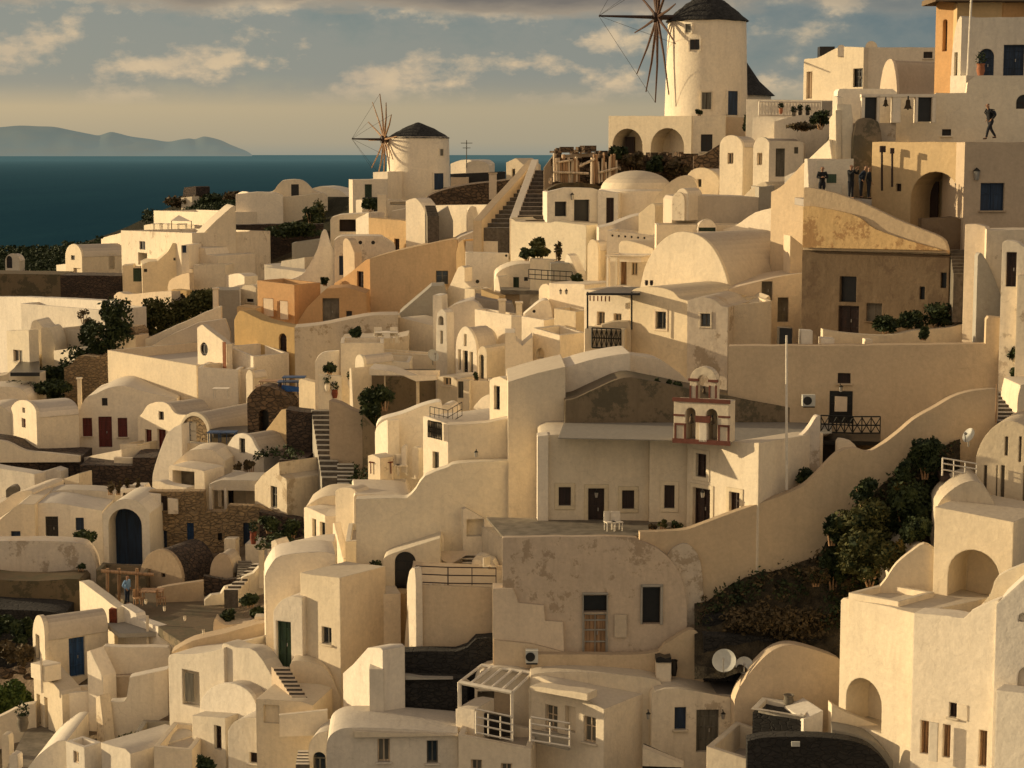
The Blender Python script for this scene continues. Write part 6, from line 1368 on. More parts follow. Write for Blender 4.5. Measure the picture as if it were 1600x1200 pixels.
# yard with sunbeds at 575-650, 705-775
H('terrace_block', 'little sunlit terrace with stacked furniture in the centre left', 'house', ([(594, 757), (632, 757), (640, 770), (642, 776)], 800, 0, 2, 'white', dict(Y=109)), ([(575, 712), (582, 710), (594, 716), (594, 728)], 790, -30, 1, 'white', dict(Y=110)))
table('round table on the little sunlit terrace', 596, 738, 110.5, 1.4, .7, 'brick')
for i, (u, v) in enumerate([(604, 742), (616, 742), (628, 742)]): chair(['left', 'middle', 'right'][i] + ' sunbed chair on the little sunlit terrace', u, v, 111, .2, 'wframe', 'chairs on the little terrace', 1.3)
for i, (u, v0, v1) in enumerate([(627, 696, 712), (643, 698, 722)]): Wl('arched_headstone', ['small sunlit rounded wall end on the little terrace', 'white arched niche outline on the little terrace'][i], 'wall', arc(u, v0 + 8, u + 8 + 3 * i, v0 + 8, v0, 8), v1, -10 - 10 * i, .5, 'white', Y=111, ext=1)
chimney('white roof post with a cap right of the sunlit terrace', 650, 756, 656, 778, 104, cap=False)
# steps and dark court 480-560 x 600-760
stairs('staircase', 'long dark shaded staircase down the middle left', (503, 752), (532, 752), (486, 640), (518, 640), 117, 128, 14, 'grey')
stairs('staircase', 'short lower flight of dark steps next to the long white house', (527, 766), (553, 766), (527, 724), (553, 724), 114, 118, 7, 'grey')
Wl('stone_wall', 'tall mottled ochre retaining wall right of the dark staircase', 'wall', spl([(514, 626), (530, 630), (548, 640), (566, 648), (567, 654)], 2), 730, -8, 1, 'tan', Y=120)
Wl('stone_wall', 'dark stone bank left of the staircase', 'wall', [(447, 640), (486, 645)], 690, 0, 2, 'dstone', Y=127)
H('stone_house', 'brown stone arch ruin beside the blue furniture', 'house', (spl([(386, 622), (400, 606), (420, 604), (450, 620), (462, 640)], 2), 690, -6, 2, 'mstone', dict(Y=133, op=[('ah', 404, 640, 420, 675, 'black')])))
Wl('sunlit_bank', 'sunlit triangular stone face beside the ruin arch', 'wall', [(416, 672), (440, 640), (447, 640)], 680, -20, 1, 'ochre', Y=130)
for i, (u, v, m_) in enumerate([(418, 622, 'wood'), (424, 614, 'wood'), (452, 615, 'blue'), (460, 608, 'blue'), (494, 628, 'dblue'), (486, 640, 'dblue')]):
    table(['front brown table at the blue café corner', 'rear brown table at the blue café corner', 'long blue table above the staircase', 'rear blue table above the staircase', 'dark blue table at the head of the staircase', 'lower dark blue table at the head of the staircase'][i], u, v, 136 - i * .5, 1.6, .9, m_)
for i, (u0, v0, u1, v1) in enumerate([(440, 602, 470, 612), (483, 614, 506, 640)]): Wl('blue_awning', ['upper bright blue cloth at the café corner', 'lower dark blue cloth at the head of the staircase'][i], 'cloth', [(u0, v0), (u1, v0 + 4)], v1, -8, .3, 'bluecloth', Y=134 - i * 2, ext=0)
for i, (u, v) in enumerate([(523, 622), (512, 612), (548, 606)]): pot(['red pot', 'white pot', 'tall white pot'][i] + ' on the ledge right of the blue café corner', u, v, 11, 14, 128, ['brick', 'white', 'white'][i], seed=i)
Wl('garden_wall', 'bright low wall above the blue café corner', 'wall', spl([(467, 596), (470, 592), (500, 600), (516, 606), (517, 612)], 2), 622, -24, .6, 'white', Y=131, ext=2)
for i, bx_ in enumerate([(556, 590, 608, 660), (560, 640, 600, 690), (580, 600, 622, 640), (588, 648, 622, 676)]):
    bush('courtyard_shrub', ['tall dark shrub in the shaded courtyard', 'lower dark shrub in the shaded courtyard', 'dark shrub under the white pergola roof', 'rounded olive shrub at the courtyard edge'][i], 'shrub', bx_, Y=119, n=1100, size=.13, seed=160 + i, mat='leafd' if i < 3 else 'leafm')
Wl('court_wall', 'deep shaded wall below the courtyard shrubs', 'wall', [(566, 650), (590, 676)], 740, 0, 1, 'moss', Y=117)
H('white_house', 'white gate pillar and shaded doorway left of the pergola', 'house', ([(532, 536), (600, 536)], 640, 4, 4, 'white', dict(Y=129)), ([(546, 576), (549, 575), (552, 640)], 650, -30, 3, 'white', dict(Y=124)), (spl([(492, 566), (498, 556), (508, 550), (530, 548)], 3), 620, 4, .5, 'white', dict(Y=130)), ([(497, 586), (534, 588)], 620, 0, .4, 'white', dict(Y=128)))
for i, (u, v, w_) in enumerate([(515, 584, 20), (556, 528, 16)]): bush('garden_plant', ['dark palm like plant behind the low white wall', 'green plant in the planter on the roof terrace'][i], 'plant', (u - w_ / 2 - 3, v - 18, u + w_ / 2 + 3, v), Y=129 + i * 4, n=260, size=.16, seed=170 + i, blobs=5)
H('pergola_house', 'white roofed veranda with a slim white post above the dark courtyard', 'house',
  ([(577, 576), (612, 580), (650, 596), (682, 594)], 600, -2, 3, 'white', dict(Y=121, ext=-.55, name='roof_slab')), ([(581, 578), (680, 578)], 660, 0, .6, 'moss', dict(Y=125)), ([(650, 596), (655, 596)], 634, 0, .25, 'white', dict(Y=121.2, ext=.5, name='post')), ([(600, 584), (602, 584)], 630, 0, .2, 'white', dict(Y=121.4, ext=.5, name='post')))
H('white_house', 'small white house with an arched bright gable left of the veranda', 'house', (arc(555, 566, 569, 570, 554), 610, -24, 3, 'white', dict(Y=126, kind='vault')), ([(569, 562), (640, 566)], 600, 0, 4, 'white', dict(Y=128)))
# ================================================================ dome building
H('great_vault', 'great white barrel vault with a huge sunlit rounded end', 'house',
  (spl([(1000, 452), (1003, 436), (1010, 412), (1025, 386), (1045, 368), (1066, 362), (1090, 367), (1110, 382), (1126, 408), (1136, 436), (1139, 452)], 3), 560, -26, ('r', 1292), 'white', dict(Y=113, kind='vault')),)
H('white_house', 'shaded right flank of the great vault with two dark doors', 'house',
  (spl([(1138, 452), (1185, 440), (1230, 430), (1290, 425), (1300, 440)], 3), 560, 3, 4, 'cream', dict(Y=110, op=[('d', 1190, 431, 1207, 470, 'stain'), ('d', 1215, 465, 1232, 503, 'stain')])),
  (spl([(1235, 368), (1262, 390), (1278, 410), (1296, 440), (1300, 470)], 3), 560, 3, 2, 'cream', dict(Y=111)))
H('tall_front_house', 'tall warm white house front with an arched top and small dark window', 'house',
  (spl([(985, 462), (990, 452), (1010, 448), (1035, 450), (1052, 456), (1062, 466), (1076, 470)], 3), 640, -25, 6, 'white', dict(Y=106.5, op=[('w', 1025, 487, 1041, 514, 'glass', dict(s='cream', sw=.12))])),
  (spl([(1074, 470), (1095, 464), (1115, 468), (1128, 478), (1138, 480)], 3), 640, -14, 5, 'dirtyw', dict(Y=104.5, op=[('w', 1095, 490, 1110, 510, 'glass', dict(s='white', sw=.1))])),
  ([(1136, 479), (1206, 470)], 640, 2, 4, 'white', dict(Y=105.2)),
  (spl([(1150, 484), (1190, 470), (1202, 462), (1204, 470)], 2), 560, 4, 5, 'white', dict(Y=107)))
for i, u in enumerate((1010, 1018)): pot(['left', 'right'][i] + ' tiny dark pot on the roof before the great vault', u, 446, 6, 8, 107, 'dbrown', plant=False, group='tiny pots on the roof')
H('balcony_tower', 'slim sunlit white tower with shuttered windows and a dark awning', 'house',
  ([(913, 452), (985, 458)], 600, -22, 4, 'white', dict(Y=109, op=[('w', 933, 487, 945, 508, 'greyw'), ('w', 959, 490, 971, 504, 'greyw')])),
  ([(914, 514), (976, 516)], 600, -8, 2, 'white', dict(Y=106, kind='solid', ext=3, op=[('n', 925, 514.5, 969, 544, 'x', dict(r=.3))])),
  ([(940, 508), (960, 503), (984, 502), (986, 512)], 600, -2, 1, 'white', dict(Y=107.5, ext=3)))
railing('railing', 'patterned green iron railing on the slim white tower', [(925, 543), (970, 545)], 105.8, h=1.1, nb=7, mat='dark', cross=True, r=.04, rails=(.0, .5, 1.0))
slabthing('dark_awning', 'thin dark awning over the slim white tower', 'awning', [(916, 458), (1000, 458), (1000, 448), (950, 449)], 960, 456, 107, .12, 'black')
for i, u in enumerate((918, 987)):
    mb = MB(); mb.tube([P(u, 456, 106.5), P(u, 515, 106.5)], .05, 6); tag(mb.build('awning_post', 'dark', smooth=False), ['left', 'right'][i] + ' thin dark post under the awning of the slim tower', 'post')
lattice = MB(); pl_ = Plane(P(940, 466, 108.5), R(-22))
for i in range(6):
    a = pl_.hit(922 + i * 6, 466)[0]; z = pl_.hit(922, 466)[1]; lattice.tube([pl_.W(a, z - .15), pl_.W(a, z + .15)], .05, 4)
tag(lattice.build('ornament_row', 'terra', smooth=False), 'row of small ochre ornaments under the dark awning', 'ornament')
# tan retaining wall
t = H('retaining_wall', 'long tan retaining wall with a dark door on the right', 'wall',
  ([(1138, 541), (1300, 540), (1540, 538), (1541, 500), (1545, 495), (1568, 497), (1570, 560), (1590, 578), (1588, 592), (1562, 612)], 700, -9, 1, 'cream', dict(Y=94.5, op=[('d', 1296, 611, 1332, 662, 'black'), ('w', 1309, 583, 1329, 599, 'dbrown')])),
  ([(1510, 437), (1536, 436)], 600, 0, .6, 'cream', dict(Y=97)))
Wl('whitewashed_parapet', 'bluish shaded whitewashed parapet behind the long tan wall', 'wall', spl([(1286, 514), (1320, 520), (1385, 524), (1430, 516), (1480, 512), (1515, 502), (1534, 494)], 3), 545, 2, .6, 'white', Y=97.5)
Wl('poster', 'pale paper notice on the dark door in the long tan wall', 'notice', [(1305, 619), (1324, 620)], 643, 2, .03, 'cream', ext=0, Y=94.3)
acunit('air conditioner left of the dark door in the tan wall', 1254, 617, 1274, 635, 94)
lantern('lamp above the dark door in the tan wall', 1314, 607, 94.2)
t = T('balcony', 'dark iron balcony deck before the dark door', 'balcony'); mb = MB(); slab(mb, [(1278, 688), (1376, 690), (1376, 678), (1300, 676)], 1330, 684, 92.6, .2); t.mb('deck', mb, 'black', smooth=False)
railing('railing', 'dark cross barred iron railing of the balcony', [(1282, 676), (1332, 678), (1375, 678)], 92, h=.85, nb=8, mat='dark', cross=True, r=.035)
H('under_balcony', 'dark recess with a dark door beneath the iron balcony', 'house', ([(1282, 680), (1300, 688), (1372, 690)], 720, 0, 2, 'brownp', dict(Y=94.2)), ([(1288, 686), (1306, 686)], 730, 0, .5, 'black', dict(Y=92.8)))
Wl('garden_wall', 'stained wall falling to the chapel flank behind the pole', 'wall', spl([(1186, 712), (1200, 705), (1240, 690), (1262, 672), (1275, 652), (1282, 650)], 3), 770, 4, .6, 'dirtyw', Y=89.5)
bush('wall_shrub', 'dark shrub behind the sweeping wall near the pole', 'shrub', (1238, 728, 1284, 760), Y=88.6, n=600, size=.1, seed=181)
mb = MB(); a_ = P(1530, 575, 94.3); mb.cbox(P(1528, 560, 94.2), .35, .2, .6); mb.tube([P(1526, 560, 94.2), P(1530, 604, 94.2)], .03, 5); mb.tube([P(1533, 560, 94.2), P(1535, 606, 94.2)], .03, 5)
tag(mb.build('meter_box', 'tan', smooth=False), 'small meter box with two cables at the right end of the tan wall', 'meter box')
# courtyard clutter 1220-1500 x 500-540
for i, (a, b, c, d) in enumerate([(1218, 512, 1238, 536), (1252, 516, 1270, 538), (1283, 528, 1304, 540), (1352, 530, 1364, 540)]):
    Wl('roof_box', ['dark barrel shaped box by the pole top', 'white box with dark front right of the pole top', 'pale block on the parapet right of the pole', 'small pale block on the parapet'][i], 'box', [(a, b), (c, b + 1)], d, 0, .8, ['black', 'white', 'white', 'white'][i], ext=.1, Y=96)
for i, bx_ in enumerate([(1360, 490, 1410, 522), (1400, 482, 1450, 520), (1430, 470, 1500, 514), (1434, 508, 1452, 530)]):
    bush('courtyard_shrub', ['left', 'middle', 'right', 'little'][i] + (' dark shrub in the black shaded court under the brown house' if i < 3 else ' shrub on the bluish parapet'), 'shrub', bx_, Y=98.4 if i < 3 else 96, n=600, size=.12, seed=190 + i)
# brown house with ochre curved parapet
H('brown_house', 'tall stained brown house with black doorways under the curved ochre parapet', 'house',
  ([(1254, 372), (1300, 376), (1400, 388), (1484, 400)], 545, -16, 6, 'brownp', dict(Y=100.8, op=[('h', 1312, 432, 1338, 472, 'black', dict(r=.4)), ('d', 1310, 478, 1342, 525, 'dbrown'), ('w', 1354, 474, 1378, 502, 'stain'), ('h', 1437, 448, 1445, 468, 'black', dict(r=.3)), ('h', 1470, 426, 1479, 450, 'black', dict(r=.3))])))
Wl('curved_parapet', 'curved cream parapet sloping down to the right under the tourists', 'wall', spl([(1256, 294), (1262, 293), (1300, 300), (1350, 318), (1400, 342), (1440, 358), (1465, 368), (1477, 378), (1482, 398)], 3), 402, -16, .5, 'cream', Y=100.65, ext=-.3)
Wl('ochre_band', 'weathered orange stone band below the curved parapet', 'wall', spl([(1255, 324), (1270, 322), (1330, 334), (1352, 346), (1368, 358), (1420, 376), (1478, 392), (1481, 398)], 2), 404, -16, .08, 'oldochre', Y=100.52, ext=-.5)
H('lane_wall', 'warm white wall rising to a corner left of the curved parapet', 'wall', (spl([(1130, 358), (1150, 352), (1180, 332), (1215, 322), (1240, 304), (1257, 300)], 3), 440, -24, 1.2, 'white', dict(Y=119)),
  ([(1257, 248), (1262, 248), (1264, 296)], 400, -30, 3, 'white', dict(Y=104.5)))
wslab('tourist_terrace', None, None, 1264, 1362, 312, 102.3, 107.5, .4, 'floor', 'structure')
person('tourist in dark clothes with folded arms standing at the curved parapet', P(1284, 312, 103.6), 1.8, 0, dict(arms='cross'))
person('tourist in a black jacket holding a camera up to the face', P(1329, 311, 103), 1.85, 40, dict(arms='phone'))
person('tourist leaning over behind the one with the camera', P(1345, 310, 103.8), 1.8, 70, dict(arms='pocket', bend=1.2), 'navy')
person('tourist in black at the corner of the ochre wall', P(1357, 311, 103.1), 1.75, 90, dict(arms='down'))
person('man walking left along the upper wall with his head bowed', P(1547, 218, 104.6), 1.95, -70, dict(arms='pocket', bend=.9, stride=1), 'jacket', 'denim', pack=True)
Wl('green_board', 'green and white board behind the tourist with folded arms', 'board', [(1292, 272), (1307, 272)], 286, 0, .06, 'green', ext=0, Y=104.5)
Wl('low_plinth', 'pale low block behind the tourists', 'block', [(1290, 288), (1316, 288)], 300, 0, 1, 'white', ext=1, Y=104)
# ochre arch building
H('ochre_house', 'ochre stone house with a big arched porch below the walking man', 'house',
  ([(1363, 222), (1509, 222)], 380, -26, 6, 'ochre', dict(Y=104, kind='solid', ext=3, op=[('an', 1423, 268, 1500, 356, 'x', dict(r=2.6)), ('w', 1400, 287, 1408, 299, 'black')])),
  ([(1508, 222), (1660, 222)], 380, 6, 3.5, 'tan', dict(Y=101.6, kind='solid', ext=3, op=[('w', 1532, 286, 1569, 329, 'dblue')])))
Wl('porch_door', 'dark two part door at the back of the arched porch', 'door', [(1440, 284), (1466, 284)], 340, -24, .1, 'dbrown', ext=0, Y=106)
mb = MB()
for u, v0, v1 in ((1378, 232, 298), (1394, 234, 292)): mb.tube([P(u, v0, 105 if u < 1390 else 104.4), P(u, v1, 105 if u < 1390 else 104.4)], .06, 6)
mb.cbox(P(1379, 238, 104.9), .3, .2, .35); mb.cbox(P(1394, 240, 104.3), .2, .2, .3)
tag(mb.build('electric_fittings', 'dbrown', smooth=False), 'pipes and boxes on the left of the ochre house front', 'electric fittings')
lantern('large dark lamp on the shaded side of the ochre house', 1526, 272, 101.3, s=.3)
# stairs zone right of brown house
stairs('staircase', 'shaded stone steps curving down right of the brown house', (1490, 432), (1532, 428), (1484, 390), (1510, 388), 97.5, 100, 8, 'stain')
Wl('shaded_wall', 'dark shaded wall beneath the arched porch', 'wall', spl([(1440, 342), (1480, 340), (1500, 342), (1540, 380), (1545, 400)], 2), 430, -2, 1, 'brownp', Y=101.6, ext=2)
Wl('parapet_wall', 'cream wall dropping from the ochre house to the stairs', 'wall', spl([(1508, 352), (1512, 350), (1540, 354), (1548, 385), (1556, 406)], 2), 440, -20, .6, 'cream', Y=96.5)
Wl('stair_parapet', 'greenish shaded raking wall of the stairs at the right', 'wall', spl([(1528, 400), (1536, 398), (1560, 450), (1580, 520), (1592, 560)], 3), 600, 6, .5, 'grey', Y=95.5)
H('right_edge_house', 'white house at the right edge with a tall dark door', 'house', (spl([(1542, 358), (1555, 360), (1600, 359), (1680, 360)], 2), 520, -6, 3, 'white', dict(Y=95.5)), (spl([(1566, 382), (1570, 376), (1590, 378), (1606, 390), (1660, 400)], 2), 560, -14, 1, 'white', dict(Y=92.5, op=[('d', 1572, 394, 1588, 448, 'dbrown')])), ([(1590, 430), (1680, 434)], 600, -14, 2, 'white', dict(Y=91.5)))
H('white_house', 'small white rounded wall ends at the right edge by the steps', 'house', (spl([(1590, 625), (1594, 606), (1602, 600), (1660, 600)], 2), 680, 0, 3, 'white', dict(Y=88)))
stairs('staircase', 'worn stone steps at the right edge above the shuttered house', (1558, 668), (1600, 668), (1556, 612), (1606, 600), 86.5, 92, 9, 'floor')
railing('railing', 'thin handrail at the right end of the sweeping wall', [(1556, 660), (1556, 640)], 87, h=1.2, nb=2, mat='wood')
for i, bx_ in enumerate([(1574, 560, 1610, 612), (1570, 526, 1604, 566)]): bush('dark_shrub', ['lower', 'upper'][i] + ' dark shrub beside the steps at the right edge', 'bush', bx_, Y=93, n=700, size=.12, seed=200 + i)
# ================================================================ top right
H('octagonal_tower', 'orange stone octagonal tower at the top right', 'tower',
  ([(1463, 6), (1468, 2), (1494, 4), (1500, 8)], 160, -40, 1, 'orange', dict(Y=122, op=[('aw', 1473, 30, 1480, 80, 'dbrown', dict(r=.3))])), ([(1496, 4), (1570, 3)], 160, -6, 5, 'ochre', dict(Y=119.8)), ([(1568, 4), (1680, 3)], 160, 10, 5, 'orange', dict(Y=120)),)
Wl('tower_cornice', 'weathered brown cornice of the octagonal tower', 'cornice', [(1462, -6), (1680, -8)], 2, 0, 4, 'brownp', Y=119, ext=0)
H('gabled_house', 'white house with a sunlit curved gable below the octagonal tower', 'house',
  (spl([(1485, 145), (1486, 110), (1489, 70), (1494, 40), (1499, 27), (1503, 27), (1507, 50)], 2), 200, -38, 1.2, 'white', dict(Y=113.5, op=[('w', 1491, 82, 1496, 118, 'greyw')])),
  ([(1503, 27), (1680, 27)], 200, -12, 3, 'white', dict(Y=112.5, kind='solid', op=[('ad', 1529, 76, 1553, 118, 'dblue'), ('d', 1568, 70, 1600, 118, 'dblue')])),
  ([(1485, 118), (1510, 118)], 180, -34, 2, 'white', dict(Y=111.5, kind='solid')))
H('upper_wall', 'bluish shaded white wall with small black windows above the walkway', 'wall',
  (spl([(1309, 146), (1312, 139), (1330, 139), (1395, 139), (1400, 150)], 2), 250, 4, 1, 'white', dict(Y=110.5)),
  ([(1396, 152), (1460, 152), (1462, 145), (1510, 145), (1512, 128), (1524, 118), (1680, 119)], 250, -11, 2, 'white', dict(Y=108.5, op=[('w', 1472, 202, 1486, 212, 'black'), ('aw', 1588, 148, 1612, 170, 'black')])),
  ([(1332, 192), (1400, 192)], 290, -4, 1, 'dirtyw', dict(Y=108, kind='solid')))
Wl('mossy_buttress', 'mossy stained wall patch above the tourists', 'wall', spl([(1333, 215), (1338, 192), (1350, 184), (1372, 190), (1378, 218)], 2), 300, 0, .5, 'moss', Y=107, ext=1)
H('stepped_wall', 'white stepped buttress walls left of the bells', 'wall',
  ([(1301, 150), (1304, 150), (1309, 152), (1311, 248)], 300, -30, .5, 'white', dict(Y=108)), ([(1296, 186), (1300, 180), (1306, 172), (1307, 250)], 300, -40, .4, 'white', dict(Y=107.4)),
  ([(1308, 163), (1330, 163), (1333, 192), (1333, 215)], 300, -6, .6, 'white', dict(Y=107.6)), ([(1262, 250), (1296, 218), (1300, 250)], 300, -30, .6, 'white', dict(Y=107.8)), ([(1262, 252), (1334, 248)], 320, -4, 1, 'white', dict(Y=105)))
# bell frame with two bells
t = T('belfry', 'white belfry wall with open bays and two hanging bells', 'belfry'); mb = MB(); Yf = 107.6
for u0, u1 in ((1346, 1351), (1370, 1374), (1394, 1407), (1430, 1434), (1456, 1462)):
    a, b = P(u0, 192, Yf), P(u1, 192, Yf); mb.box(a, Vector((b.x - a.x, 0, 0)), Vector((0, .5, 0)), Vector((0, 0, px(42, Yf))))
a, b = P(1346, 152, Yf), P(1462, 152, Yf); mb.box(a, Vector((b.x - a.x, 0, 0)), Vector((0, .5, 0)), Vector((0, 0, px(5, Yf))))
t.mb('frame', mb, 'white', smooth=False)
for u0, u1 in ((1351, 1370), (1434, 1456)):
    mb = MB(); a, b = P(u0, 190, Yf + .3), P(u1, 190, Yf + .3); mb.box(a, Vector((b.x - a.x, 0, 0)), Vector((0, .1, 0)), Vector((0, 0, px(37, Yf)))); t.mb('dark_panel', mb, 'black', smooth=False)
bell('left one of the two bells in the open belfry at top right', 1384, 155, 5, Yf, None); bell('right one of the two bells in the open belfry at top right', 1419, 155, 7, Yf, None)
H('vaulted_house', 'tan barrel vault with a bright narrow gable above the bells', 'house',
  (spl([(1374, 148), (1376, 128), (1381, 104), (1388, 93), (1395, 95), (1400, 118), (1402, 148)], 3), 200, -36, ('r', 1484), 'cream', dict(Y=135, kind='vault', roofm='tan')))
H('rotunda', 'white sunlit flat roofed house with dark doors at the top right', 'house',
  (spl([(1256, 98), (1258, 92), (1278, 90), (1305, 76), (1320, 73), (1350, 74)], 3), 230, -30, 6, 'white', dict(Y=150, kind='solid', op=[('d', 1260, 112, 1269, 154, 'cream'), ('d', 1333, 107, 1348, 136, 'black')])),
  ([(1349, 74), (1466, 74)], 230, -10, 6, 'white', dict(Y=148, kind='solid', op=[('w', 1443, 81, 1457, 91, 'black')])))
for i, (u0, v0, u1, v1) in enumerate([(1309, 70, 1320, 76), (1352, 64, 1371, 76)]): Wl('roof_dome', ['smaller', 'larger'][i] + ' rounded white chimney hump on the flat roofed house', 'chimney', arc(u0, v1 - 2, u1, v1 - 2, v0), v1, -10, 1, 'white', Y=149.5, ext=.6)
chimney('dark box chimney on the flat roofed house', 1281, 73, 1304, 86, 154, mat='black', cap=False)
mb = MB(); mb.tube([P(1512, 118, 111), P(1519, -30, 111)], [.08, .06], 8); tag(mb.build('flagpole', 'wframe'), 'white flagpole before the shaded house at the top right', 'pole')
pot('terracotta pot with a spiky plant below the flagpole', 1532, 120, 14, 20, 109.5, 'terra')
t = T('parasol_roof', 'dark conical roof behind the big windmill', 'roof'); mb = MB(); b_ = P(1150, 150, 185); mb.lathe(b_, [(px(60, 185), 0), (px(36, 185), px(22, 185)), (.02, px(74, 185))], 28); t.mb('thatch', mb, 'thatch'); mb = MB(); mb.lathe(b_ - Vector((0, 0, 4)), [(px(54, 185), 0), (px(54, 185), 4)], 28); t.mb('wall', mb, 'white')
H('white_house', 'low white terraces with a pierced balustrade right of the big windmill', 'house',
  ([(1166, 155), (1300, 157)], 215, -14, 4, 'white', dict(Y=148)),
  (spl([(1176, 184), (1195, 182), (1240, 186), (1262, 196), (1300, 200)], 3), 260, -14, 4, 'white', dict(Y=138)),
  (spl([(1210, 190), (1250, 180), (1290, 184), (1300, 192)], 3), 250, -8, 3, 'white', dict(Y=136)),)
railing('railing', 'pierced white balustrade right of the big windmill', [(1186, 180), (1292, 181)], 144, h=1.0, nb=22, mat='wframe', rails=(.0, 1.0), r=.06, cross=True)
for i, (u, v) in enumerate([(1220, 172), (1250, 175), (1262, 176), (1240, 178)]): pot(['big reddish', 'first black', 'second black', 'small grey'][i] + ' pot by the pierced balustrade', u, v + 6, 7, 9, 140, ['terra', 'black', 'black', 'stain'][i], seed=i)
Wl('glass_windbreak', 'grey windbreak panel left of the belfry', 'screen', [(1284, 158), (1300, 158)], 182, 10, .1, 'grey', Y=134, ext=0)
bush('dark_shrub', 'dark shrub left of the belfry', 'shrub', (1262, 168, 1302, 200), Y=132, n=600, size=.14, seed=210)
bush('dry_grass_clump', 'dry reed clump on the terrace below the pierced balustrade', 'plant', (1222, 190, 1290, 204), Y=133.5, n=500, size=.14, seed=211, mat='leafb')
H('vaulted_house', 'sunlit narrow white vaulted house with one window below the big windmill', 'house',
  (arc(1125, 228, 1161, 230, 211), 330, -24, ('r', 1184), 'white', dict(Y=136, kind='vault', op=[('w', 1137, 239, 1146, 256, 'greyw')])))
H('vaulted_house', 'white vaulted house with a grey door right of the narrow one', 'house',
  (arc(1177, 232, 1204, 232, 214), 330, -26, 4, 'white', dict(Y=132, kind='vault', op=[('w', 1183, 239, 1191, 258, 'greyw')])), (spl([(1202, 222), (1210, 220), (1250, 221), (1256, 226)], 2), 330, -10, 4, 'white', dict(Y=128, op=[('d', 1212, 232, 1226, 276, 'greyw'), ('w', 1241, 230, 1247, 240, 'greyw')])),
  ([(1226, 276), (1256, 262), (1258, 300)], 330, -20, 1, 'white', dict(Y=124)))
H('vaulted_house', 'low round topped bright vault with a small door below the big windmill', 'house', (arc(1072, 282, 1126, 292, 262), 330, -20, 4, 'white', dict(Y=140, kind='vault', op=[('d', 1090, 280, 1096, 292, 'greyw')])))
H('white_house', 'curved white wall sweeping up left of the low bright vault', 'house', (spl([(1020, 320), (1030, 302), (1050, 282), (1070, 274), (1085, 282), (1090, 300)], 3), 350, -10, 2, 'white', dict(Y=138)), (spl([(998, 334), (1018, 318), (1024, 322)], 2), 350, -20, 3, 'white', dict(Y=136)))
H('white_house', 'white rounded stair ends below the grey door house', 'house', (spl([(1158, 312), (1175, 294), (1196, 284), (1200, 300)], 3), 350, -24, 3, 'white', dict(Y=126)), ([(1186, 292), (1210, 290)], 350, 0, 4, 'grey', dict(Y=124)), (spl([(1205, 300), (1225, 288), (1256, 254), (1259, 260)], 2), 370, -30, 2, 'cream', dict(Y=114)))
Wl('brown_bank', 'brown rocky wall between the windmill arcade and the narrow vaulted house', 'wall', [(1084, 244), (1100, 242), (1124, 226)], 280, -4, 2, 'mstone', Y=145)
H('grey_vault_house', 'long low grey vaulted roof with a small rounded dormer below the stairs', 'house',
  (spl([(1050, 318), (1054, 307), (1100, 306), (1180, 308), (1200, 312), (1203, 330)], 2), 400, 2, 5, 'roof', dict(Y=124, kind='solid')),
  ([(1026, 351), (1158, 351)], 400, -2, 3, 'white', dict(Y=121)), (arc(1090, 360, 1120, 360, 342), 380, -2, 2, 'white', dict(Y=120, kind='vault', op=[('w', 1092, 355.5, 1118, 361.5, 'green')])))
for i, (u, v) in enumerate([(1068, 294), (1062, 300)]): H('white_hump', ['larger', 'smaller'][i] + ' small bright rounded hump on the grey vaulted roof', 'dormer', (arc(u - 12, v + 14, u + 8, v + 14, v, 8), 320, -20, 2, 'white', dict(Y=123, ext=1)))
# ================================================================ windmills and hill top
windmill('tall big white windmill with a dark cap and bare sails at the top', 10, 1039, 1167, 182, 1046, 1166, 32, (1103, -18), (1040, 1167), (1027, 27), (937, 26), 145, 161, seed=2,
  wins=[(1072, 38, 1080, 50, 'w', 'greyw'), (1079, 62, 1093, 77, 'w', 'black'), (1097, 145, 1111, 170, 'w', 'greyw'), (1136, 143, 1152, 179, 'd', 'dblue')], woodm='spar')
t = T('windmill_annex', 'white arcade building with two arches under the big windmill', 'house')
t.pr([(951, 181), (1081, 181)], 300, -20, 2.4, 'white', Y=158, kind='solid', op=[('an', 957, 201, 1004, 246, 'x', dict(r=2.2)), ('an', 1017, 200, 1069, 252, 'x', dict(r=2.2))])
t.pr([(1080, 181), (1134, 181)], 300, -8, 6, 'white', Y=156, kind='solid', op=[('w', 1095, 210, 1113, 237, 'black', {})])
t.pr([(1132, 182), (1168, 184)], 260, 6, 4, 'tan', Y=157, kind='solid')
pl_ = Plane(P(1016, 240, 161.4), R(-20))
for (u0, u1, v0, v1) in ((983, 996, 214, 246), (1053, 1068, 211, 250)): 
    b = MB(); a0, a1 = pl_.hit(u0, v0)[0], pl_.hit(u1, v0)[0]; z0, z1 = pl_.hit(u0, v1)[1], pl_.hit(u0, v0)[1]; b.box(pl_.W(a0, z0, 0), pl_.t * (a1 - a0), pl_.n * 1.1, Vector((0, 0, z1 - z0))); b.build('door', 'dbrown', t.o, smooth=False)
bush('balcony_plant', 'small bush on the arcade roof beside the windmill', 'plant', (1085, 166, 1100, 180), Y=157, n=120, size=.14, seed=220, blobs=3)
bush('creeper', 'dark creeper at the right end of the windmill arcade', 'plant', (1160, 176, 1176, 210), Y=152, n=300, size=.16, seed=221, blobs=5)
for i, bx_ in enumerate([(965, 234, 1010, 268), (1003, 240, 1040, 272), (1035, 242, 1084, 276), (950, 226, 985, 250)]):
    bush('rubble_scrub', ['left dark scrub below the windmill arcade', 'middle dark scrub below the windmill arcade', 'right dark scrub below the windmill arcade', 'scrub on the rubble left of the arcade'][i], 'bush', bx_, Y=152, n=700, size=.2, seed=222 + i, mat='leafd' if i % 2 else 'leafb')
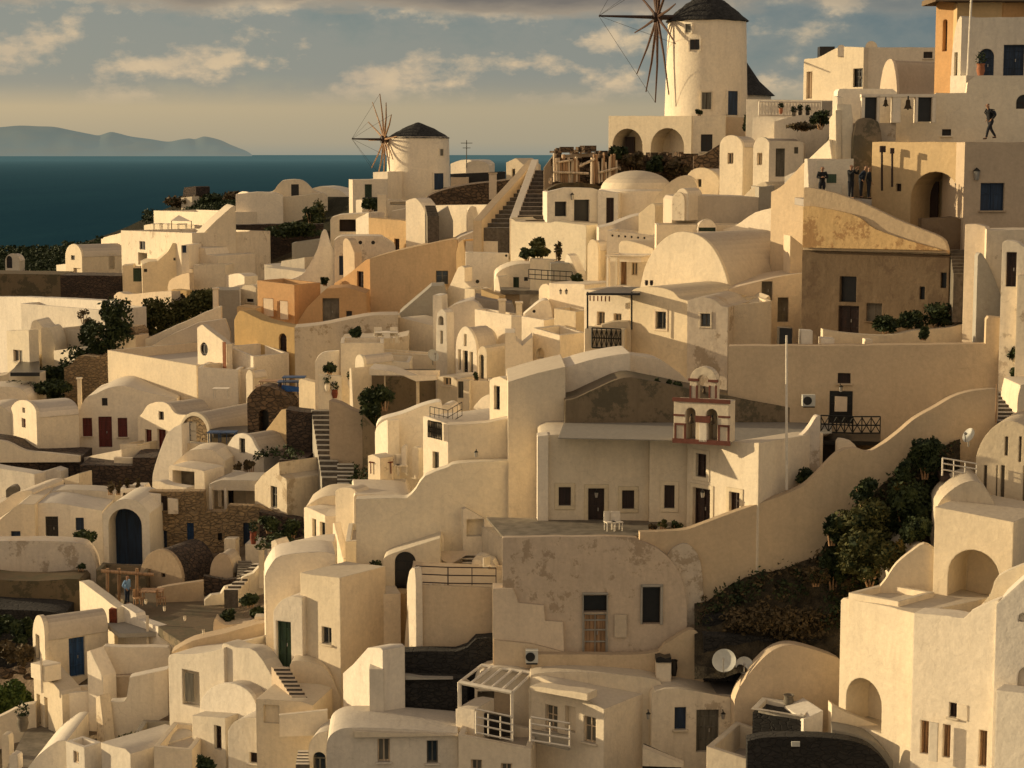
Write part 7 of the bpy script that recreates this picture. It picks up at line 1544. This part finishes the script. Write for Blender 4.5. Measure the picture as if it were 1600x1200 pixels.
r_ = T('rubble_heap', 'brown rubble heap on the ridge left of the windmill arcade', 'rubble'); mb = MB(); rn = random.Random(9)
for i in range(150):
    u = rn.uniform(868, 1080); v = rn.uniform(236, 290) if u < 960 else rn.uniform(244, 280); c_ = P(u, v, 153 + rn.uniform(-1, 2)); mb.cbox(c_, rn.uniform(.3, 1.1), rn.uniform(.3, .9), rn.uniform(.15, .6), rn.uniform(0, 3))
r_.mb('rubble', mb, 'mstone', smooth=False)
Wl('rubble_bank', 'brown rubble bank under the wooden fence', 'bank', spl([(862, 262), (880, 244), (920, 240), (960, 238), (1010, 246), (1080, 250), (1096, 270)], 3), 300, 0, 6, 'mstone', Y=156)
t = T('wooden_fence', 'crooked wooden fence of thin stakes on the rubble', 'fence'); rn = random.Random(4)
for i in range(26):
    u = 866 + i * 3.9; 
    if 905 < u < 924: continue
    v1 = 286 + rn.uniform(-3, 3); v0 = 246 + rn.uniform(-8, 8); mb = MB(); mb.tube([P(u, v1, 150), P(u + rn.uniform(-2, 2), v0, 150)], rn.uniform(.08, .14), 5)
    o = t.mb('stake', mb, rn.choice(['pale', 'wood', 'wood']), smooth=False)
mb = MB(); mb.tube([P(864, 269, 149.8), P(920, 271, 149.8)], .1, 5); mb.tube([P(935, 270, 149.8), P(966, 262, 149.8)], .1, 5); mb.tube([P(868, 254, 149.8), P(895, 250, 149.8)], .08, 5); mb.tube([P(905, 260, 149.8), P(930, 248, 149.8)], .1, 5); t.mb('rail', mb, 'pale', smooth=False)
for i, (u, v, a) in enumerate([(925, 240, .2), (944, 238, -.3), (895, 242, .5)]): Wl('wooden_board', ['flat grey board on the rubble heap', 'second grey board on the rubble heap', 'dark board behind the fence'][i], 'board', [(u - 16, v), (u + 14, v - 3)], v + 5, 4, 2, 'tan', Y=153, ext=0)
# drum house
t = T('domed_house', 'white domed round house with a dark door below the rubble', 'house'); c_ = P(994, 348, 147); rr = px(60, 147)
mb = MB(); mb.lathe(c_, [(rr, -4), (rr, px(50, 147)), (rr * .94, px(53, 147))], 40); t.mb('wall', mb, 'white', ang=40)
mb = MB(); mb.lathe(c_ + Vector((0, 0, px(51, 147))), [(rr * .93 * math.cos(i * math.pi / 16), px(30, 147) * math.sin(i * math.pi / 16)) for i in range(9)], 40); t.mb('dome', mb, 'white', ang=60)
t.pr([(934, 297), (966, 301)], 380, -10, 3, 'white', Y=143, kind='solid', op=[('d', 947, 309, 959, 349, 'dbrown')])
t.pr([(996, 310), (1016, 312)], 330, 6, .2, 'white', Y=144, kind='solid', op=[('n', 998, 313, 1013, 321, 'x')], name='bench') if False else None
H('white_house', 'shaded white house with two black openings beside the stairs', 'house',
  ([(855, 300), (884, 293), (926, 294), (936, 297)], 352, 4, 4, 'white', dict(Y=147, ext=2, op=[('h', 867, 315, 885, 338, 'black', dict(r=.8)), ('h', 897, 312, 921, 350, 'black', dict(r=.8))])))
lantern('round dark lamp between the two black openings', 894, 307, 146.7, s=.25)
Wl('scrub_bank', 'scrubby brown roof line above the two black openings', 'bank', spl([(856, 296), (880, 286), (930, 288), (940, 298)], 3), 310, 4, 2, 'leafb', Y=148.5, ext=.5)
stairs('staircase', 'left one of the two broad stone staircases below the ridge', (752, 362), (800, 362), (806, 272), (832, 268), 152, 169, 14, 'grey')
stairs('staircase', 'right one of the two broad stone staircases, next to the two black openings', (806, 350), (856, 350), (838, 266), (866, 266), 149, 166, 13, 'tan')
rake('stair_wall', 'ochre raking wall left of the left staircase', (746, 358, 151.5), (832, 262, 170), .7, .7, 3, 'cream')
rake('stair_wall', 'white raking wall between the two broad staircases', (802, 356, 150), (836, 262, 168), .6, .7, 3, 'white')
Wl('stair_wall', 'grey raking wall above the right staircase', 'wall', [(850, 262), (868, 238), (876, 236), (878, 262)], 280, 0, 1, 'tan', Y=157)
H('white_house', 'tiny sunlit gabled hut on the ridge at the top of the stairs', 'house', ([(791, 254), (806, 247), (819, 258), (819, 262)], 290, -20, 3, 'white', dict(Y=176, op=[('d', 800, 264, 805, 279, 'greyw')])))
H('white_house', 'low far white roofs on the ridge right of the small windmill', 'house',
  (spl([(704, 256), (720, 250), (735, 250), (742, 256)], 2), 300, -20, 4, 'white', dict(Y=205)), (arc(728, 258, 764, 260, 251, 8), 300, -4, 5, 'white', dict(Y=200)), ([(704, 272), (790, 268)], 300, 0, 3, 'black', dict(Y=198, ext=1)), ([(704, 277), (732, 277)], 300, 0, 3, 'cream', dict(Y=196)))
Wl('terrace_wall', 'curved dark stone terrace wall right of the small windmill', 'wall', spl([(664, 318), (668, 308), (690, 298), (730, 289), (775, 284), (806, 280), (808, 284)], 3), 340, 2, 9, 'mstone', Y=176)
chimney('stone urn shaped post on the curved terrace wall', 764, 272, 776, 286, 176, mat='cream')
H('white_house', 'sunlit white buttressed wall under the curved dark terrace', 'house',
  (spl([(634, 314), (645, 310), (652, 311), (662, 325), (667, 342)], 2), 380, -22, 2, 'white', dict(Y=170)),
  ([(667, 321), (760, 320)], 380, -24, 2, 'white', dict(Y=166)),
  ([(664, 334), (682, 334), (700, 322), (708, 345)], 380, 3, 2, 'grey', dict(Y=163)), (spl([(730, 332), (734, 324), (744, 324), (748, 345)], 2), 370, 4, 1.5, 'white', dict(Y=162)))
stairs('staircase', 'tiny shaded steps at the left end of the buttressed wall', (668, 340), (686, 340), (664, 321), (680, 321), 161, 164, 7, 'stain')
windmill('smaller white windmill with bare sails on the left', 22, 604, 704, 306, 608, 703, 214, (657, 189), (606, 704), (600, 218), (552, 217), 72, 214, seed=5,
  wins=[(687, 233, 692, 243, 'w', 'greyw'), (678, 271, 692, 296, 'd', 'dblue')], woodm='wood')
H('white_house', 'small white houses at the foot of the smaller windmill', 'house',
  ([(545, 280), (552, 281)], 345, -40, 4, 'white', dict(Y=206, kind='solid')), ([(551, 281), (606, 280)], 345, 3, 5, 'white', dict(Y=205, kind='solid', op=[('d', 570, 288, 581, 308, 'green')])), ([(583, 269), (606, 268)], 345, -20, 4, 'white', dict(Y=209, kind='solid')),
  ([(556, 312), (566, 312)], 345, -25, 3, 'white', dict(Y=200)), ([(566, 309), (594, 309)], 345, 2, 3, 'black', dict(Y=201)))
for i, bx_ in enumerate([(563, 308, 595, 330), (470, 318, 500, 350)]): bush('dark_shrub', ['dark bush under the small houses by the windmill', 'dark green bush left of the windmill houses'][i], 'bush', bx_, Y=197 + 20 * i, n=500, size=.2, seed=230 + i)
chimney('pointed white chimney below the smaller windmill', 590, 304, 604, 342, 186, cap=False)
H('white_house', 'white terrace house with open shaded bays below the smaller windmill', 'house',
  ([(516, 344), (518, 340), (530, 336), (590, 332)], 372, 3, 4, 'white', dict(Y=186, op=[('h', 530, 343, 556, 362, 'dbrown', dict(r=1.5))])), ([(556, 342), (576, 332)], 380, -28, 2, 'white', dict(Y=183)), ([(604, 312), (640, 314)], 350, -4, 3, 'white', dict(Y=190, op=[('h', 610, 316, 634, 320, 'black', dict(r=.4))])), ([(612, 330), (632, 326), (644, 338)], 350, 0, 2, 'white', dict(Y=184)))
# ================================================================ ochre houses
H('ochre_house', 'flat ochre house front with a small dark door below the smaller windmill', 'house', ([(576, 340), (684, 350), (686, 351)], 420, -24, ('r', 700), 'amber', dict(Y=172, kind='solid', op=[('d', 616, 373, 624, 392, 'dbrown')])))
H('shaded_yard_house', 'shaded grey house with two round vents beside the ochre front', 'house',
  (spl([(522, 376), (530, 370), (545, 369), (592, 369), (600, 372), (616, 382), (618, 392)], 2), 430, 4, 4, 'white', dict(Y=168, op=[('d', 530, 400, 543, 430, 'dblue'), ('ow', 560, 376, 566, 382, 'black'), ('ow', 580, 376, 586, 382, 'black')])),
  (spl([(536, 378), (540, 372), (546, 376), (552, 390), (554, 396)], 2), 420, -30, .8, 'cream', dict(Y=165)))
H('orange_house', 'broad brown orange house with one dark window and rounded corner', 'house',
  ([(522, 443), (545, 428), (572, 406), (578, 404), (580, 404)], 520, -26, 6, 'orange', dict(Y=160, op=[('d', 558, 424, 568, 452, 'dbrown')])),
  (spl([(578, 404), (620, 392), (680, 379), (708, 374), (714, 376)], 2), 520, -4, 6, 'amber', dict(Y=157.5, op=[('w', 681, 423, 700, 444, 'glass')])))
H('orange_house', 'small orange house with two pale shuttered windows', 'house',
  ([(402, 438), (460, 445)], 560, -22, ('r', 500), 'orange', dict(Y=159, op=[('n', 411, 466, 427, 494, 'x', dict(r=.08)), ('n', 437, 470, 450, 499, 'x', dict(r=.08))])),)
for i, (a, b, c, d) in enumerate([(411.6, 466, 426.6, 494), (437.6, 470, 449.6, 499)]): Wl('pale_shutter', ['left', 'right'][i] + ' pale closed shutter on the small orange house', 'shutter', [(a, b), (c, b + 1)], d, -22, .06, 'cream', ext=0, Y=158.8 - (i * 1.0))
H('orange_house', 'ochre house with a wide dark door below the broad orange one', 'house',
  ([(466, 502), (480, 480), (500, 460), (510, 451), (540, 449), (572, 458), (570, 470), (568, 480), (574, 494)], 560, 0, 4, 'orange', dict(Y=153, op=[('d', 504, 466, 530, 508, 'stain'), ('w', 541, 486, 550, 500, 'black')])))
H('orange_house', 'sunlit ochre yard wall with an arched doorway under the shuttered house', 'house',
  (spl([(366, 500), (372, 488), (380, 486), (408, 500), (440, 508), (462, 512)], 2), 600, -20, 1.5, 'ochre', dict(Y=149, op=[('ad', 436, 521, 448, 560, 'dbrown')])), ([(370, 480), (373, 478), (400, 482), (401, 484)], 520, -10, 2, 'amber', dict(Y=158)))
bush('roof_shrub', 'small dark bush on the ledge of the orange houses', 'bush', (500, 432, 516, 446), Y=161, n=200, size=.15, seed=240, blobs=4)
H('white_house', 'white roofed house with an upswept wall left of the orange houses', 'house',
  ([(413, 413), (438, 417), (440, 408), (476, 402)], 450, -18, 5, 'white', dict(Y=176)), (spl([(402, 444), (440, 440), (470, 430), (484, 412), (496, 388), (503, 362), (510, 361), (516, 380), (528, 400)], 3), 460, 4, 1, 'white', dict(Y=170)),
  ([(414, 417), (476, 425)], 450, -20, 2, 'white', dict(Y=172, kind='solid')), ([(456, 380), (500, 374)], 420, 0, 3, 'grey', dict(Y=182)))
Wl('long_white_wall', 'long stained white wall curving behind the veranda', 'wall', spl([(460, 512), (500, 508), (540, 500), (580, 493), (622, 492)], 3), 600, 3, 3, 'dirtyw', Y=141)
H('white_house', 'sunlit white side wall between the orange house and the bell gable', 'house', ([(622, 497), (625, 496), (700, 515), (702, 516)], 600, -24, 3, 'white', dict(Y=142, op=[('d', 635, 530, 640, 550, 'dbrown')])), ([(572, 496), (622, 494), (625, 500)], 560, 0, 3, 'white', dict(Y=144)))
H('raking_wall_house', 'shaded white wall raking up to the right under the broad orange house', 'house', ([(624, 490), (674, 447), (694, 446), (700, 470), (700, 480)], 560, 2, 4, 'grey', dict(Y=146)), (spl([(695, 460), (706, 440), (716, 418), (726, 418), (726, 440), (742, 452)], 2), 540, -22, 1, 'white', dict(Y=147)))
bush('planter_tree', 'little green tree on the roof terrace of the veranda house', 'plant', (546, 512, 566, 532), Y=134, n=200, size=.14, seed=241, blobs=4)
H('roof_terrace_house', 'shaded white roof terrace with parapet, table and lit post', 'house', ([(534, 530), (620, 528), (638, 524)], 600, 2, 4, 'white', dict(Y=136)), ([(576, 537), (579, 536), (583, 560)], 600, -36, .8, 'white', dict(Y=132)), ([(583, 549), (690, 556)], 600, 0, 2, 'white', dict(Y=133)))
table('sunlit white table on the roof terrace', 604, 536, 134, 1.6, .8)
for i, u in enumerate((592, 617)): chair(['left', 'right'][i] + ' chair at the sunlit roof terrace table', u, 536, 134, .3, 'wframe', 'chairs on the roof terrace', 1.2)
dish('big pale satellite dish in the middle of the village', 676, 556, 10, 130, 40)
# ---- bell gable church and little domed church
H('bell_gable_house', 'slender white bell gable with an arched opening in front of a grey vault', 'chapel',
  (spl([(681, 600), (682, 500), (686, 487), (691, 483), (696, 488), (698, 500), (699, 600)], 2), 640, -18, 1, 'white', dict(Y=131, op=[('an', 685, 494, 693, 508, 'x', dict(r=.9)), ('h', 688, 517, 692, 537, 'stain', dict(r=.2))])),
  (spl([(690, 500), (698, 482), (716, 474), (740, 470), (752, 482)], 3), 600, -6, 5, 'roof', dict(Y=135)), ([(676, 462), (678, 461), (690, 462), (694, 600)], 600, -10, 2, 'white', dict(Y=138)))
H('little_church', 'small white vaulted church with three narrow windows and a round dome', 'church',
  (spl([(712, 575), (712, 548), (714, 528), (720, 515), (727, 510), (735, 516), (742, 530), (745, 548), (746, 580)], 3), 660, -24, ('r', 776), 'white', dict(Y=128, kind='vault', op=[('h', 725, 522, 729, 541, 'stain', dict(r=.2)), ('w', 716, 546, 720, 578, 'greyw'), ('d', 723.5, 548, 731, 585, 'glass'), ('w', 734, 550, 739, 582, 'greyw')])),
  ([(747, 548), (760, 546)], 660, -20, 6, 'white', dict(Y=125, kind='vault', op=[('aw', 749, 554, 755, 592, 'glass')])) if False else (arc(747, 552, 761, 552, 541, 8), 660, -22, 6, 'white', dict(Y=125, kind='solid', op=[('aw', 749, 554, 756, 592, 'glass')])))
t = T('dome', 'round white dome behind the little church', 'dome'); c_ = P(752, 530, 132); mb = MB(); rr = px(25, 132); mb.lathe(c_, [(rr, -3), (rr, 0)] + [(rr * math.cos(i * math.pi / 20), rr * .85 * math.sin(i * math.pi / 20)) for i in range(1, 11)], 32); t.mb('shell', mb, 'white', ang=60)
H('white_house', 'pale white house front under the little church with shutters and doors', 'house',
  ([(683, 588), (712, 590), (715, 592)], 700, -22, 3, 'white', dict(Y=124, op=[('w', 693, 578, 705, 602, 'greyw')])), ([(714, 592), (770, 596)], 700, 2, 4, 'white', dict(Y=123, op=[('d', 716, 596, 724, 622, 'greyw')])), ([(724, 594), (733, 595)], 640, -20, .2, 'white', dict(Y=122.5, kind='solid', ext=0, name='shutter')),
  (spl([(684, 640), (690, 634), (700, 632), (708, 640), (712, 660)], 2), 700, -10, 2, 'white', dict(Y=118)), (spl([(740, 636), (752, 622), (764, 616), (765, 620)], 2), 660, -20, 1.5, 'white', dict(Y=118)))
bush('hanging_plant', 'dark plant at the right corner of the little church', 'plant', (739, 582, 748, 594), Y=122, n=100, size=.12, seed=242, blobs=3)
# ---- blocks in the middle
H('white_house', 'sunlit white block with chimneys between the little church and the slim tower', 'house',
  ([(742, 483), (803, 493), (805, 494)], 600, -24, ('r', 820), 'white', dict(Y=133, kind='flat', op=[])), ([(815, 494), (850, 500)], 600, -24, ('r', 912), 'white', dict(Y=129, op=[])),
  ([(833, 512), (875, 524)], 640, -26, ('r', 914), 'white', dict(Y=122, op=[('an', 838, 544, 850, 560, 'x', dict(r=.3))])), ([(789, 520), (805, 520), (806, 532), (816, 540), (832, 526), (833, 590)], 640, 0, 3, 'white', dict(Y=120.5)))
chimney('square white chimney block on the sunlit white block', 799, 494, 815, 526, 127, cap=False)
for i, (u0, v0, u1, v1) in enumerate([(733, 488, 740, 512), (750, 488, 756, 512), (779, 470, 790, 490), (806, 474, 816, 500)]):
    chimney(['first small white chimney behind the little church', 'second small white chimney behind the little church', 'tapered white chimney above the sunlit block', 'twin white chimney above the sunlit block'][i], u0, v0, u1, v1, 135 - i, cap=(i > 1))
H('white_house', 'shaded white house with a round vent and grey vaulted roof right of the orange house', 'house',
  (spl([(726, 396), (728, 378), (732, 377), (800, 377), (830, 380)], 2), 520, 3, 5, 'roof', dict(Y=152, kind='solid')), ([(728, 394), (795, 396)], 520, 3, 1, 'white', dict(Y=149.5, kind='solid', op=[('ow', 743, 437, 749, 443, 'black'), ('ow', 789, 397, 793, 402, 'black')])), (spl([(710, 376), (740, 362), (800, 356), (880, 362)], 2), 420, 2, 6, 'roof', dict(Y=158)),
  ([(713, 396), (716, 380), (724, 374), (727, 396)], 440, -20, 1.5, 'amber', dict(Y=152, op=[])))
H('white_house', 'low white domed house with a green door in the centre', 'house',
  (spl([(774, 440), (776, 428), (790, 418), (815, 412), (850, 414), (890, 420)], 3), 500, 2, 5, 'white', dict(Y=143, op=[('d', 802, 433, 811, 453, 'green'), ('w', 819, 433, 825, 439, 'black')])), (spl([(773, 440), (774, 434), (778, 432), (782, 456)], 2), 500, -30, 1, 'white', dict(Y=141.5)))
Wl('garden_wall', 'ochre topped wall strip in the centre left', 'wall', [(752, 452), (780, 462)], 476, -22, .8, 'ochre', Y=138)
H('white_house', 'short bright wall blocks above the bell gable', 'house', ([(726, 450), (742, 452)], 500, -24, 2, 'white', dict(Y=141)), ([(742, 464), (800, 474), (806, 490)], 500, 0, 4, 'floor', dict(Y=136)), ([(780, 458), (812, 460)], 500, 0, 2, 'tan', dict(Y=139)))
Wl('dark_awning', 'low dark awning over the green door house', 'awning', [(782, 453), (845, 455)], 460, 0, 3, 'stain', Y=138.5, ext=0)
H('white_house', 'shaded round hump wall left of the sunlit square house', 'house', (spl([(818, 492), (832, 480), (846, 470), (856, 470), (862, 482), (864, 500)], 3), 520, 0, 2, 'white', dict(Y=130, op=[('ow', 832, 484, 837, 489, 'black')])))
H('white_house', 'plain square sunlit house with two small wall lamps in the centre', 'house', ([(858, 442), (912, 444), (914, 446)], 560, -22, 4, 'white', dict(Y=131, kind='solid')), ([(866, 482), (900, 487)], 560, -20, 2, 'white', dict(Y=127)), (spl([(842, 452), (848, 444), (858, 446), (860, 470)], 2), 500, -26, 2, 'white', dict(Y=133)))
for i, u in enumerate((876, 885)): lantern(['left', 'right'][i] + ' small lamp on the plain square sunlit house', u, 456, 130)
H('sunlit_wall_house', 'large blazing white retaining wall below the two staircases', 'house',
  (spl([(798, 358), (800, 340), (806, 346), (860, 348), (868, 346), (916, 352)], 2), 500, -24, ('r', 960), 'white', dict(Y=146, kind='solid')), (spl([(880, 420), (884, 402), (890, 400), (912, 452), (914, 470)], 2), 520, -24, 1, 'white', dict(Y=138)))
for i, bx_ in enumerate([(822, 370, 866, 404), (808, 384, 838, 406), (864, 376, 880, 412), (892, 426, 914, 442)]):
    bush('garden_bush', ['large green bush in front of the blazing white wall', 'lower left bush in front of the blazing white wall', 'leafless twig bush against the blazing white wall', 'small round bush at the end of the terrace rail'][i], 'bush', bx_, Y=[141, 140, 141, 134][i], n=[1300, 600, 160, 300][i], size=.16, seed=250 + i, mat=['leafm', 'leafd', 'leafb', 'leafd'][i])
H('white_house', 'low shaded planter wall and terrace under the green bush', 'house', ([(828, 404), (866, 406)], 450, -8, 1, 'white', dict(Y=139, kind='solid')), (spl([(860, 412), (890, 412), (898, 428), (902, 440)], 2), 470, 0, 3, 'grey', dict(Y=137)))
railing('railing', 'thin dark rail above the low domed house', [(826, 436), (856, 438), (894, 440)], 136, h=.7, nb=8, mat='dark', r=.03)
H('vaulted_house', 'sunlit narrow white vaulted house right of the blazing wall', 'house', (arc(918, 388, 935, 392, 374), 480, -24, ('r', 968), 'white', dict(Y=136, kind='vault')))
H('white_house', 'flat roofed white house with a row of little dark vents', 'house',
  ([(948, 360), (1024, 368)], 440, -12, 4, 'white', dict(Y=133, op=[('ow', 955 + i * 10, 366 + i * .8, 958.5 + i * 10, 370 + i * .8, 'black') for i in range(6)])), (spl([(936, 356), (960, 350), (990, 338), (1024, 334), (1028, 352)], 2), 400, 0, 4, 'roof', dict(Y=137)))
H('white_house', 'bright rounded white roof block left of the great vault', 'house', (spl([(967, 384), (972, 376), (990, 378), (1020, 388), (1024, 400)], 2), 480, -22, 5, 'white', dict(Y=125)))
H('portico', 'sunlit white portico with slim columns left of the great vault', 'portico',
  ([(946, 400), (1006, 401)], 404, -14, 2.6, 'white', dict(Y=119, ext=-.2, name='roof_slab')), ([(947, 404), (1010, 404)], 480, -12, 1, 'white', dict(Y=122, kind='solid', op=[('w', 987, 410, 996, 430, 'greyw'), ('d', 970, 404.8, 979, 445, 'wood')])),
  ([(948, 402), (951, 402)], 450, -14, .3, 'white', dict(Y=118.8, name='column')), ([(962, 402), (965, 402)], 450, -14, .3, 'white', dict(Y=118.4, name='column')))

mb = MB(); a_ = P(729, 262, 200); b_ = P(729, 219, 200); mb.tube([a_, b_], .05, 5); mb.tube([b_ + Vector((-.6, 0, -.3)), b_ + Vector((.6, 0, -.3))], .03, 4); mb.tube([b_ + Vector((-.4, 0, -.8)), b_ + Vector((.4, 0, -.8))], .03, 4)
tag(mb.build('roof_aerial', 'dark', smooth=False), 'thin aerial on the low roofs right of the smaller windmill', 'aerial')
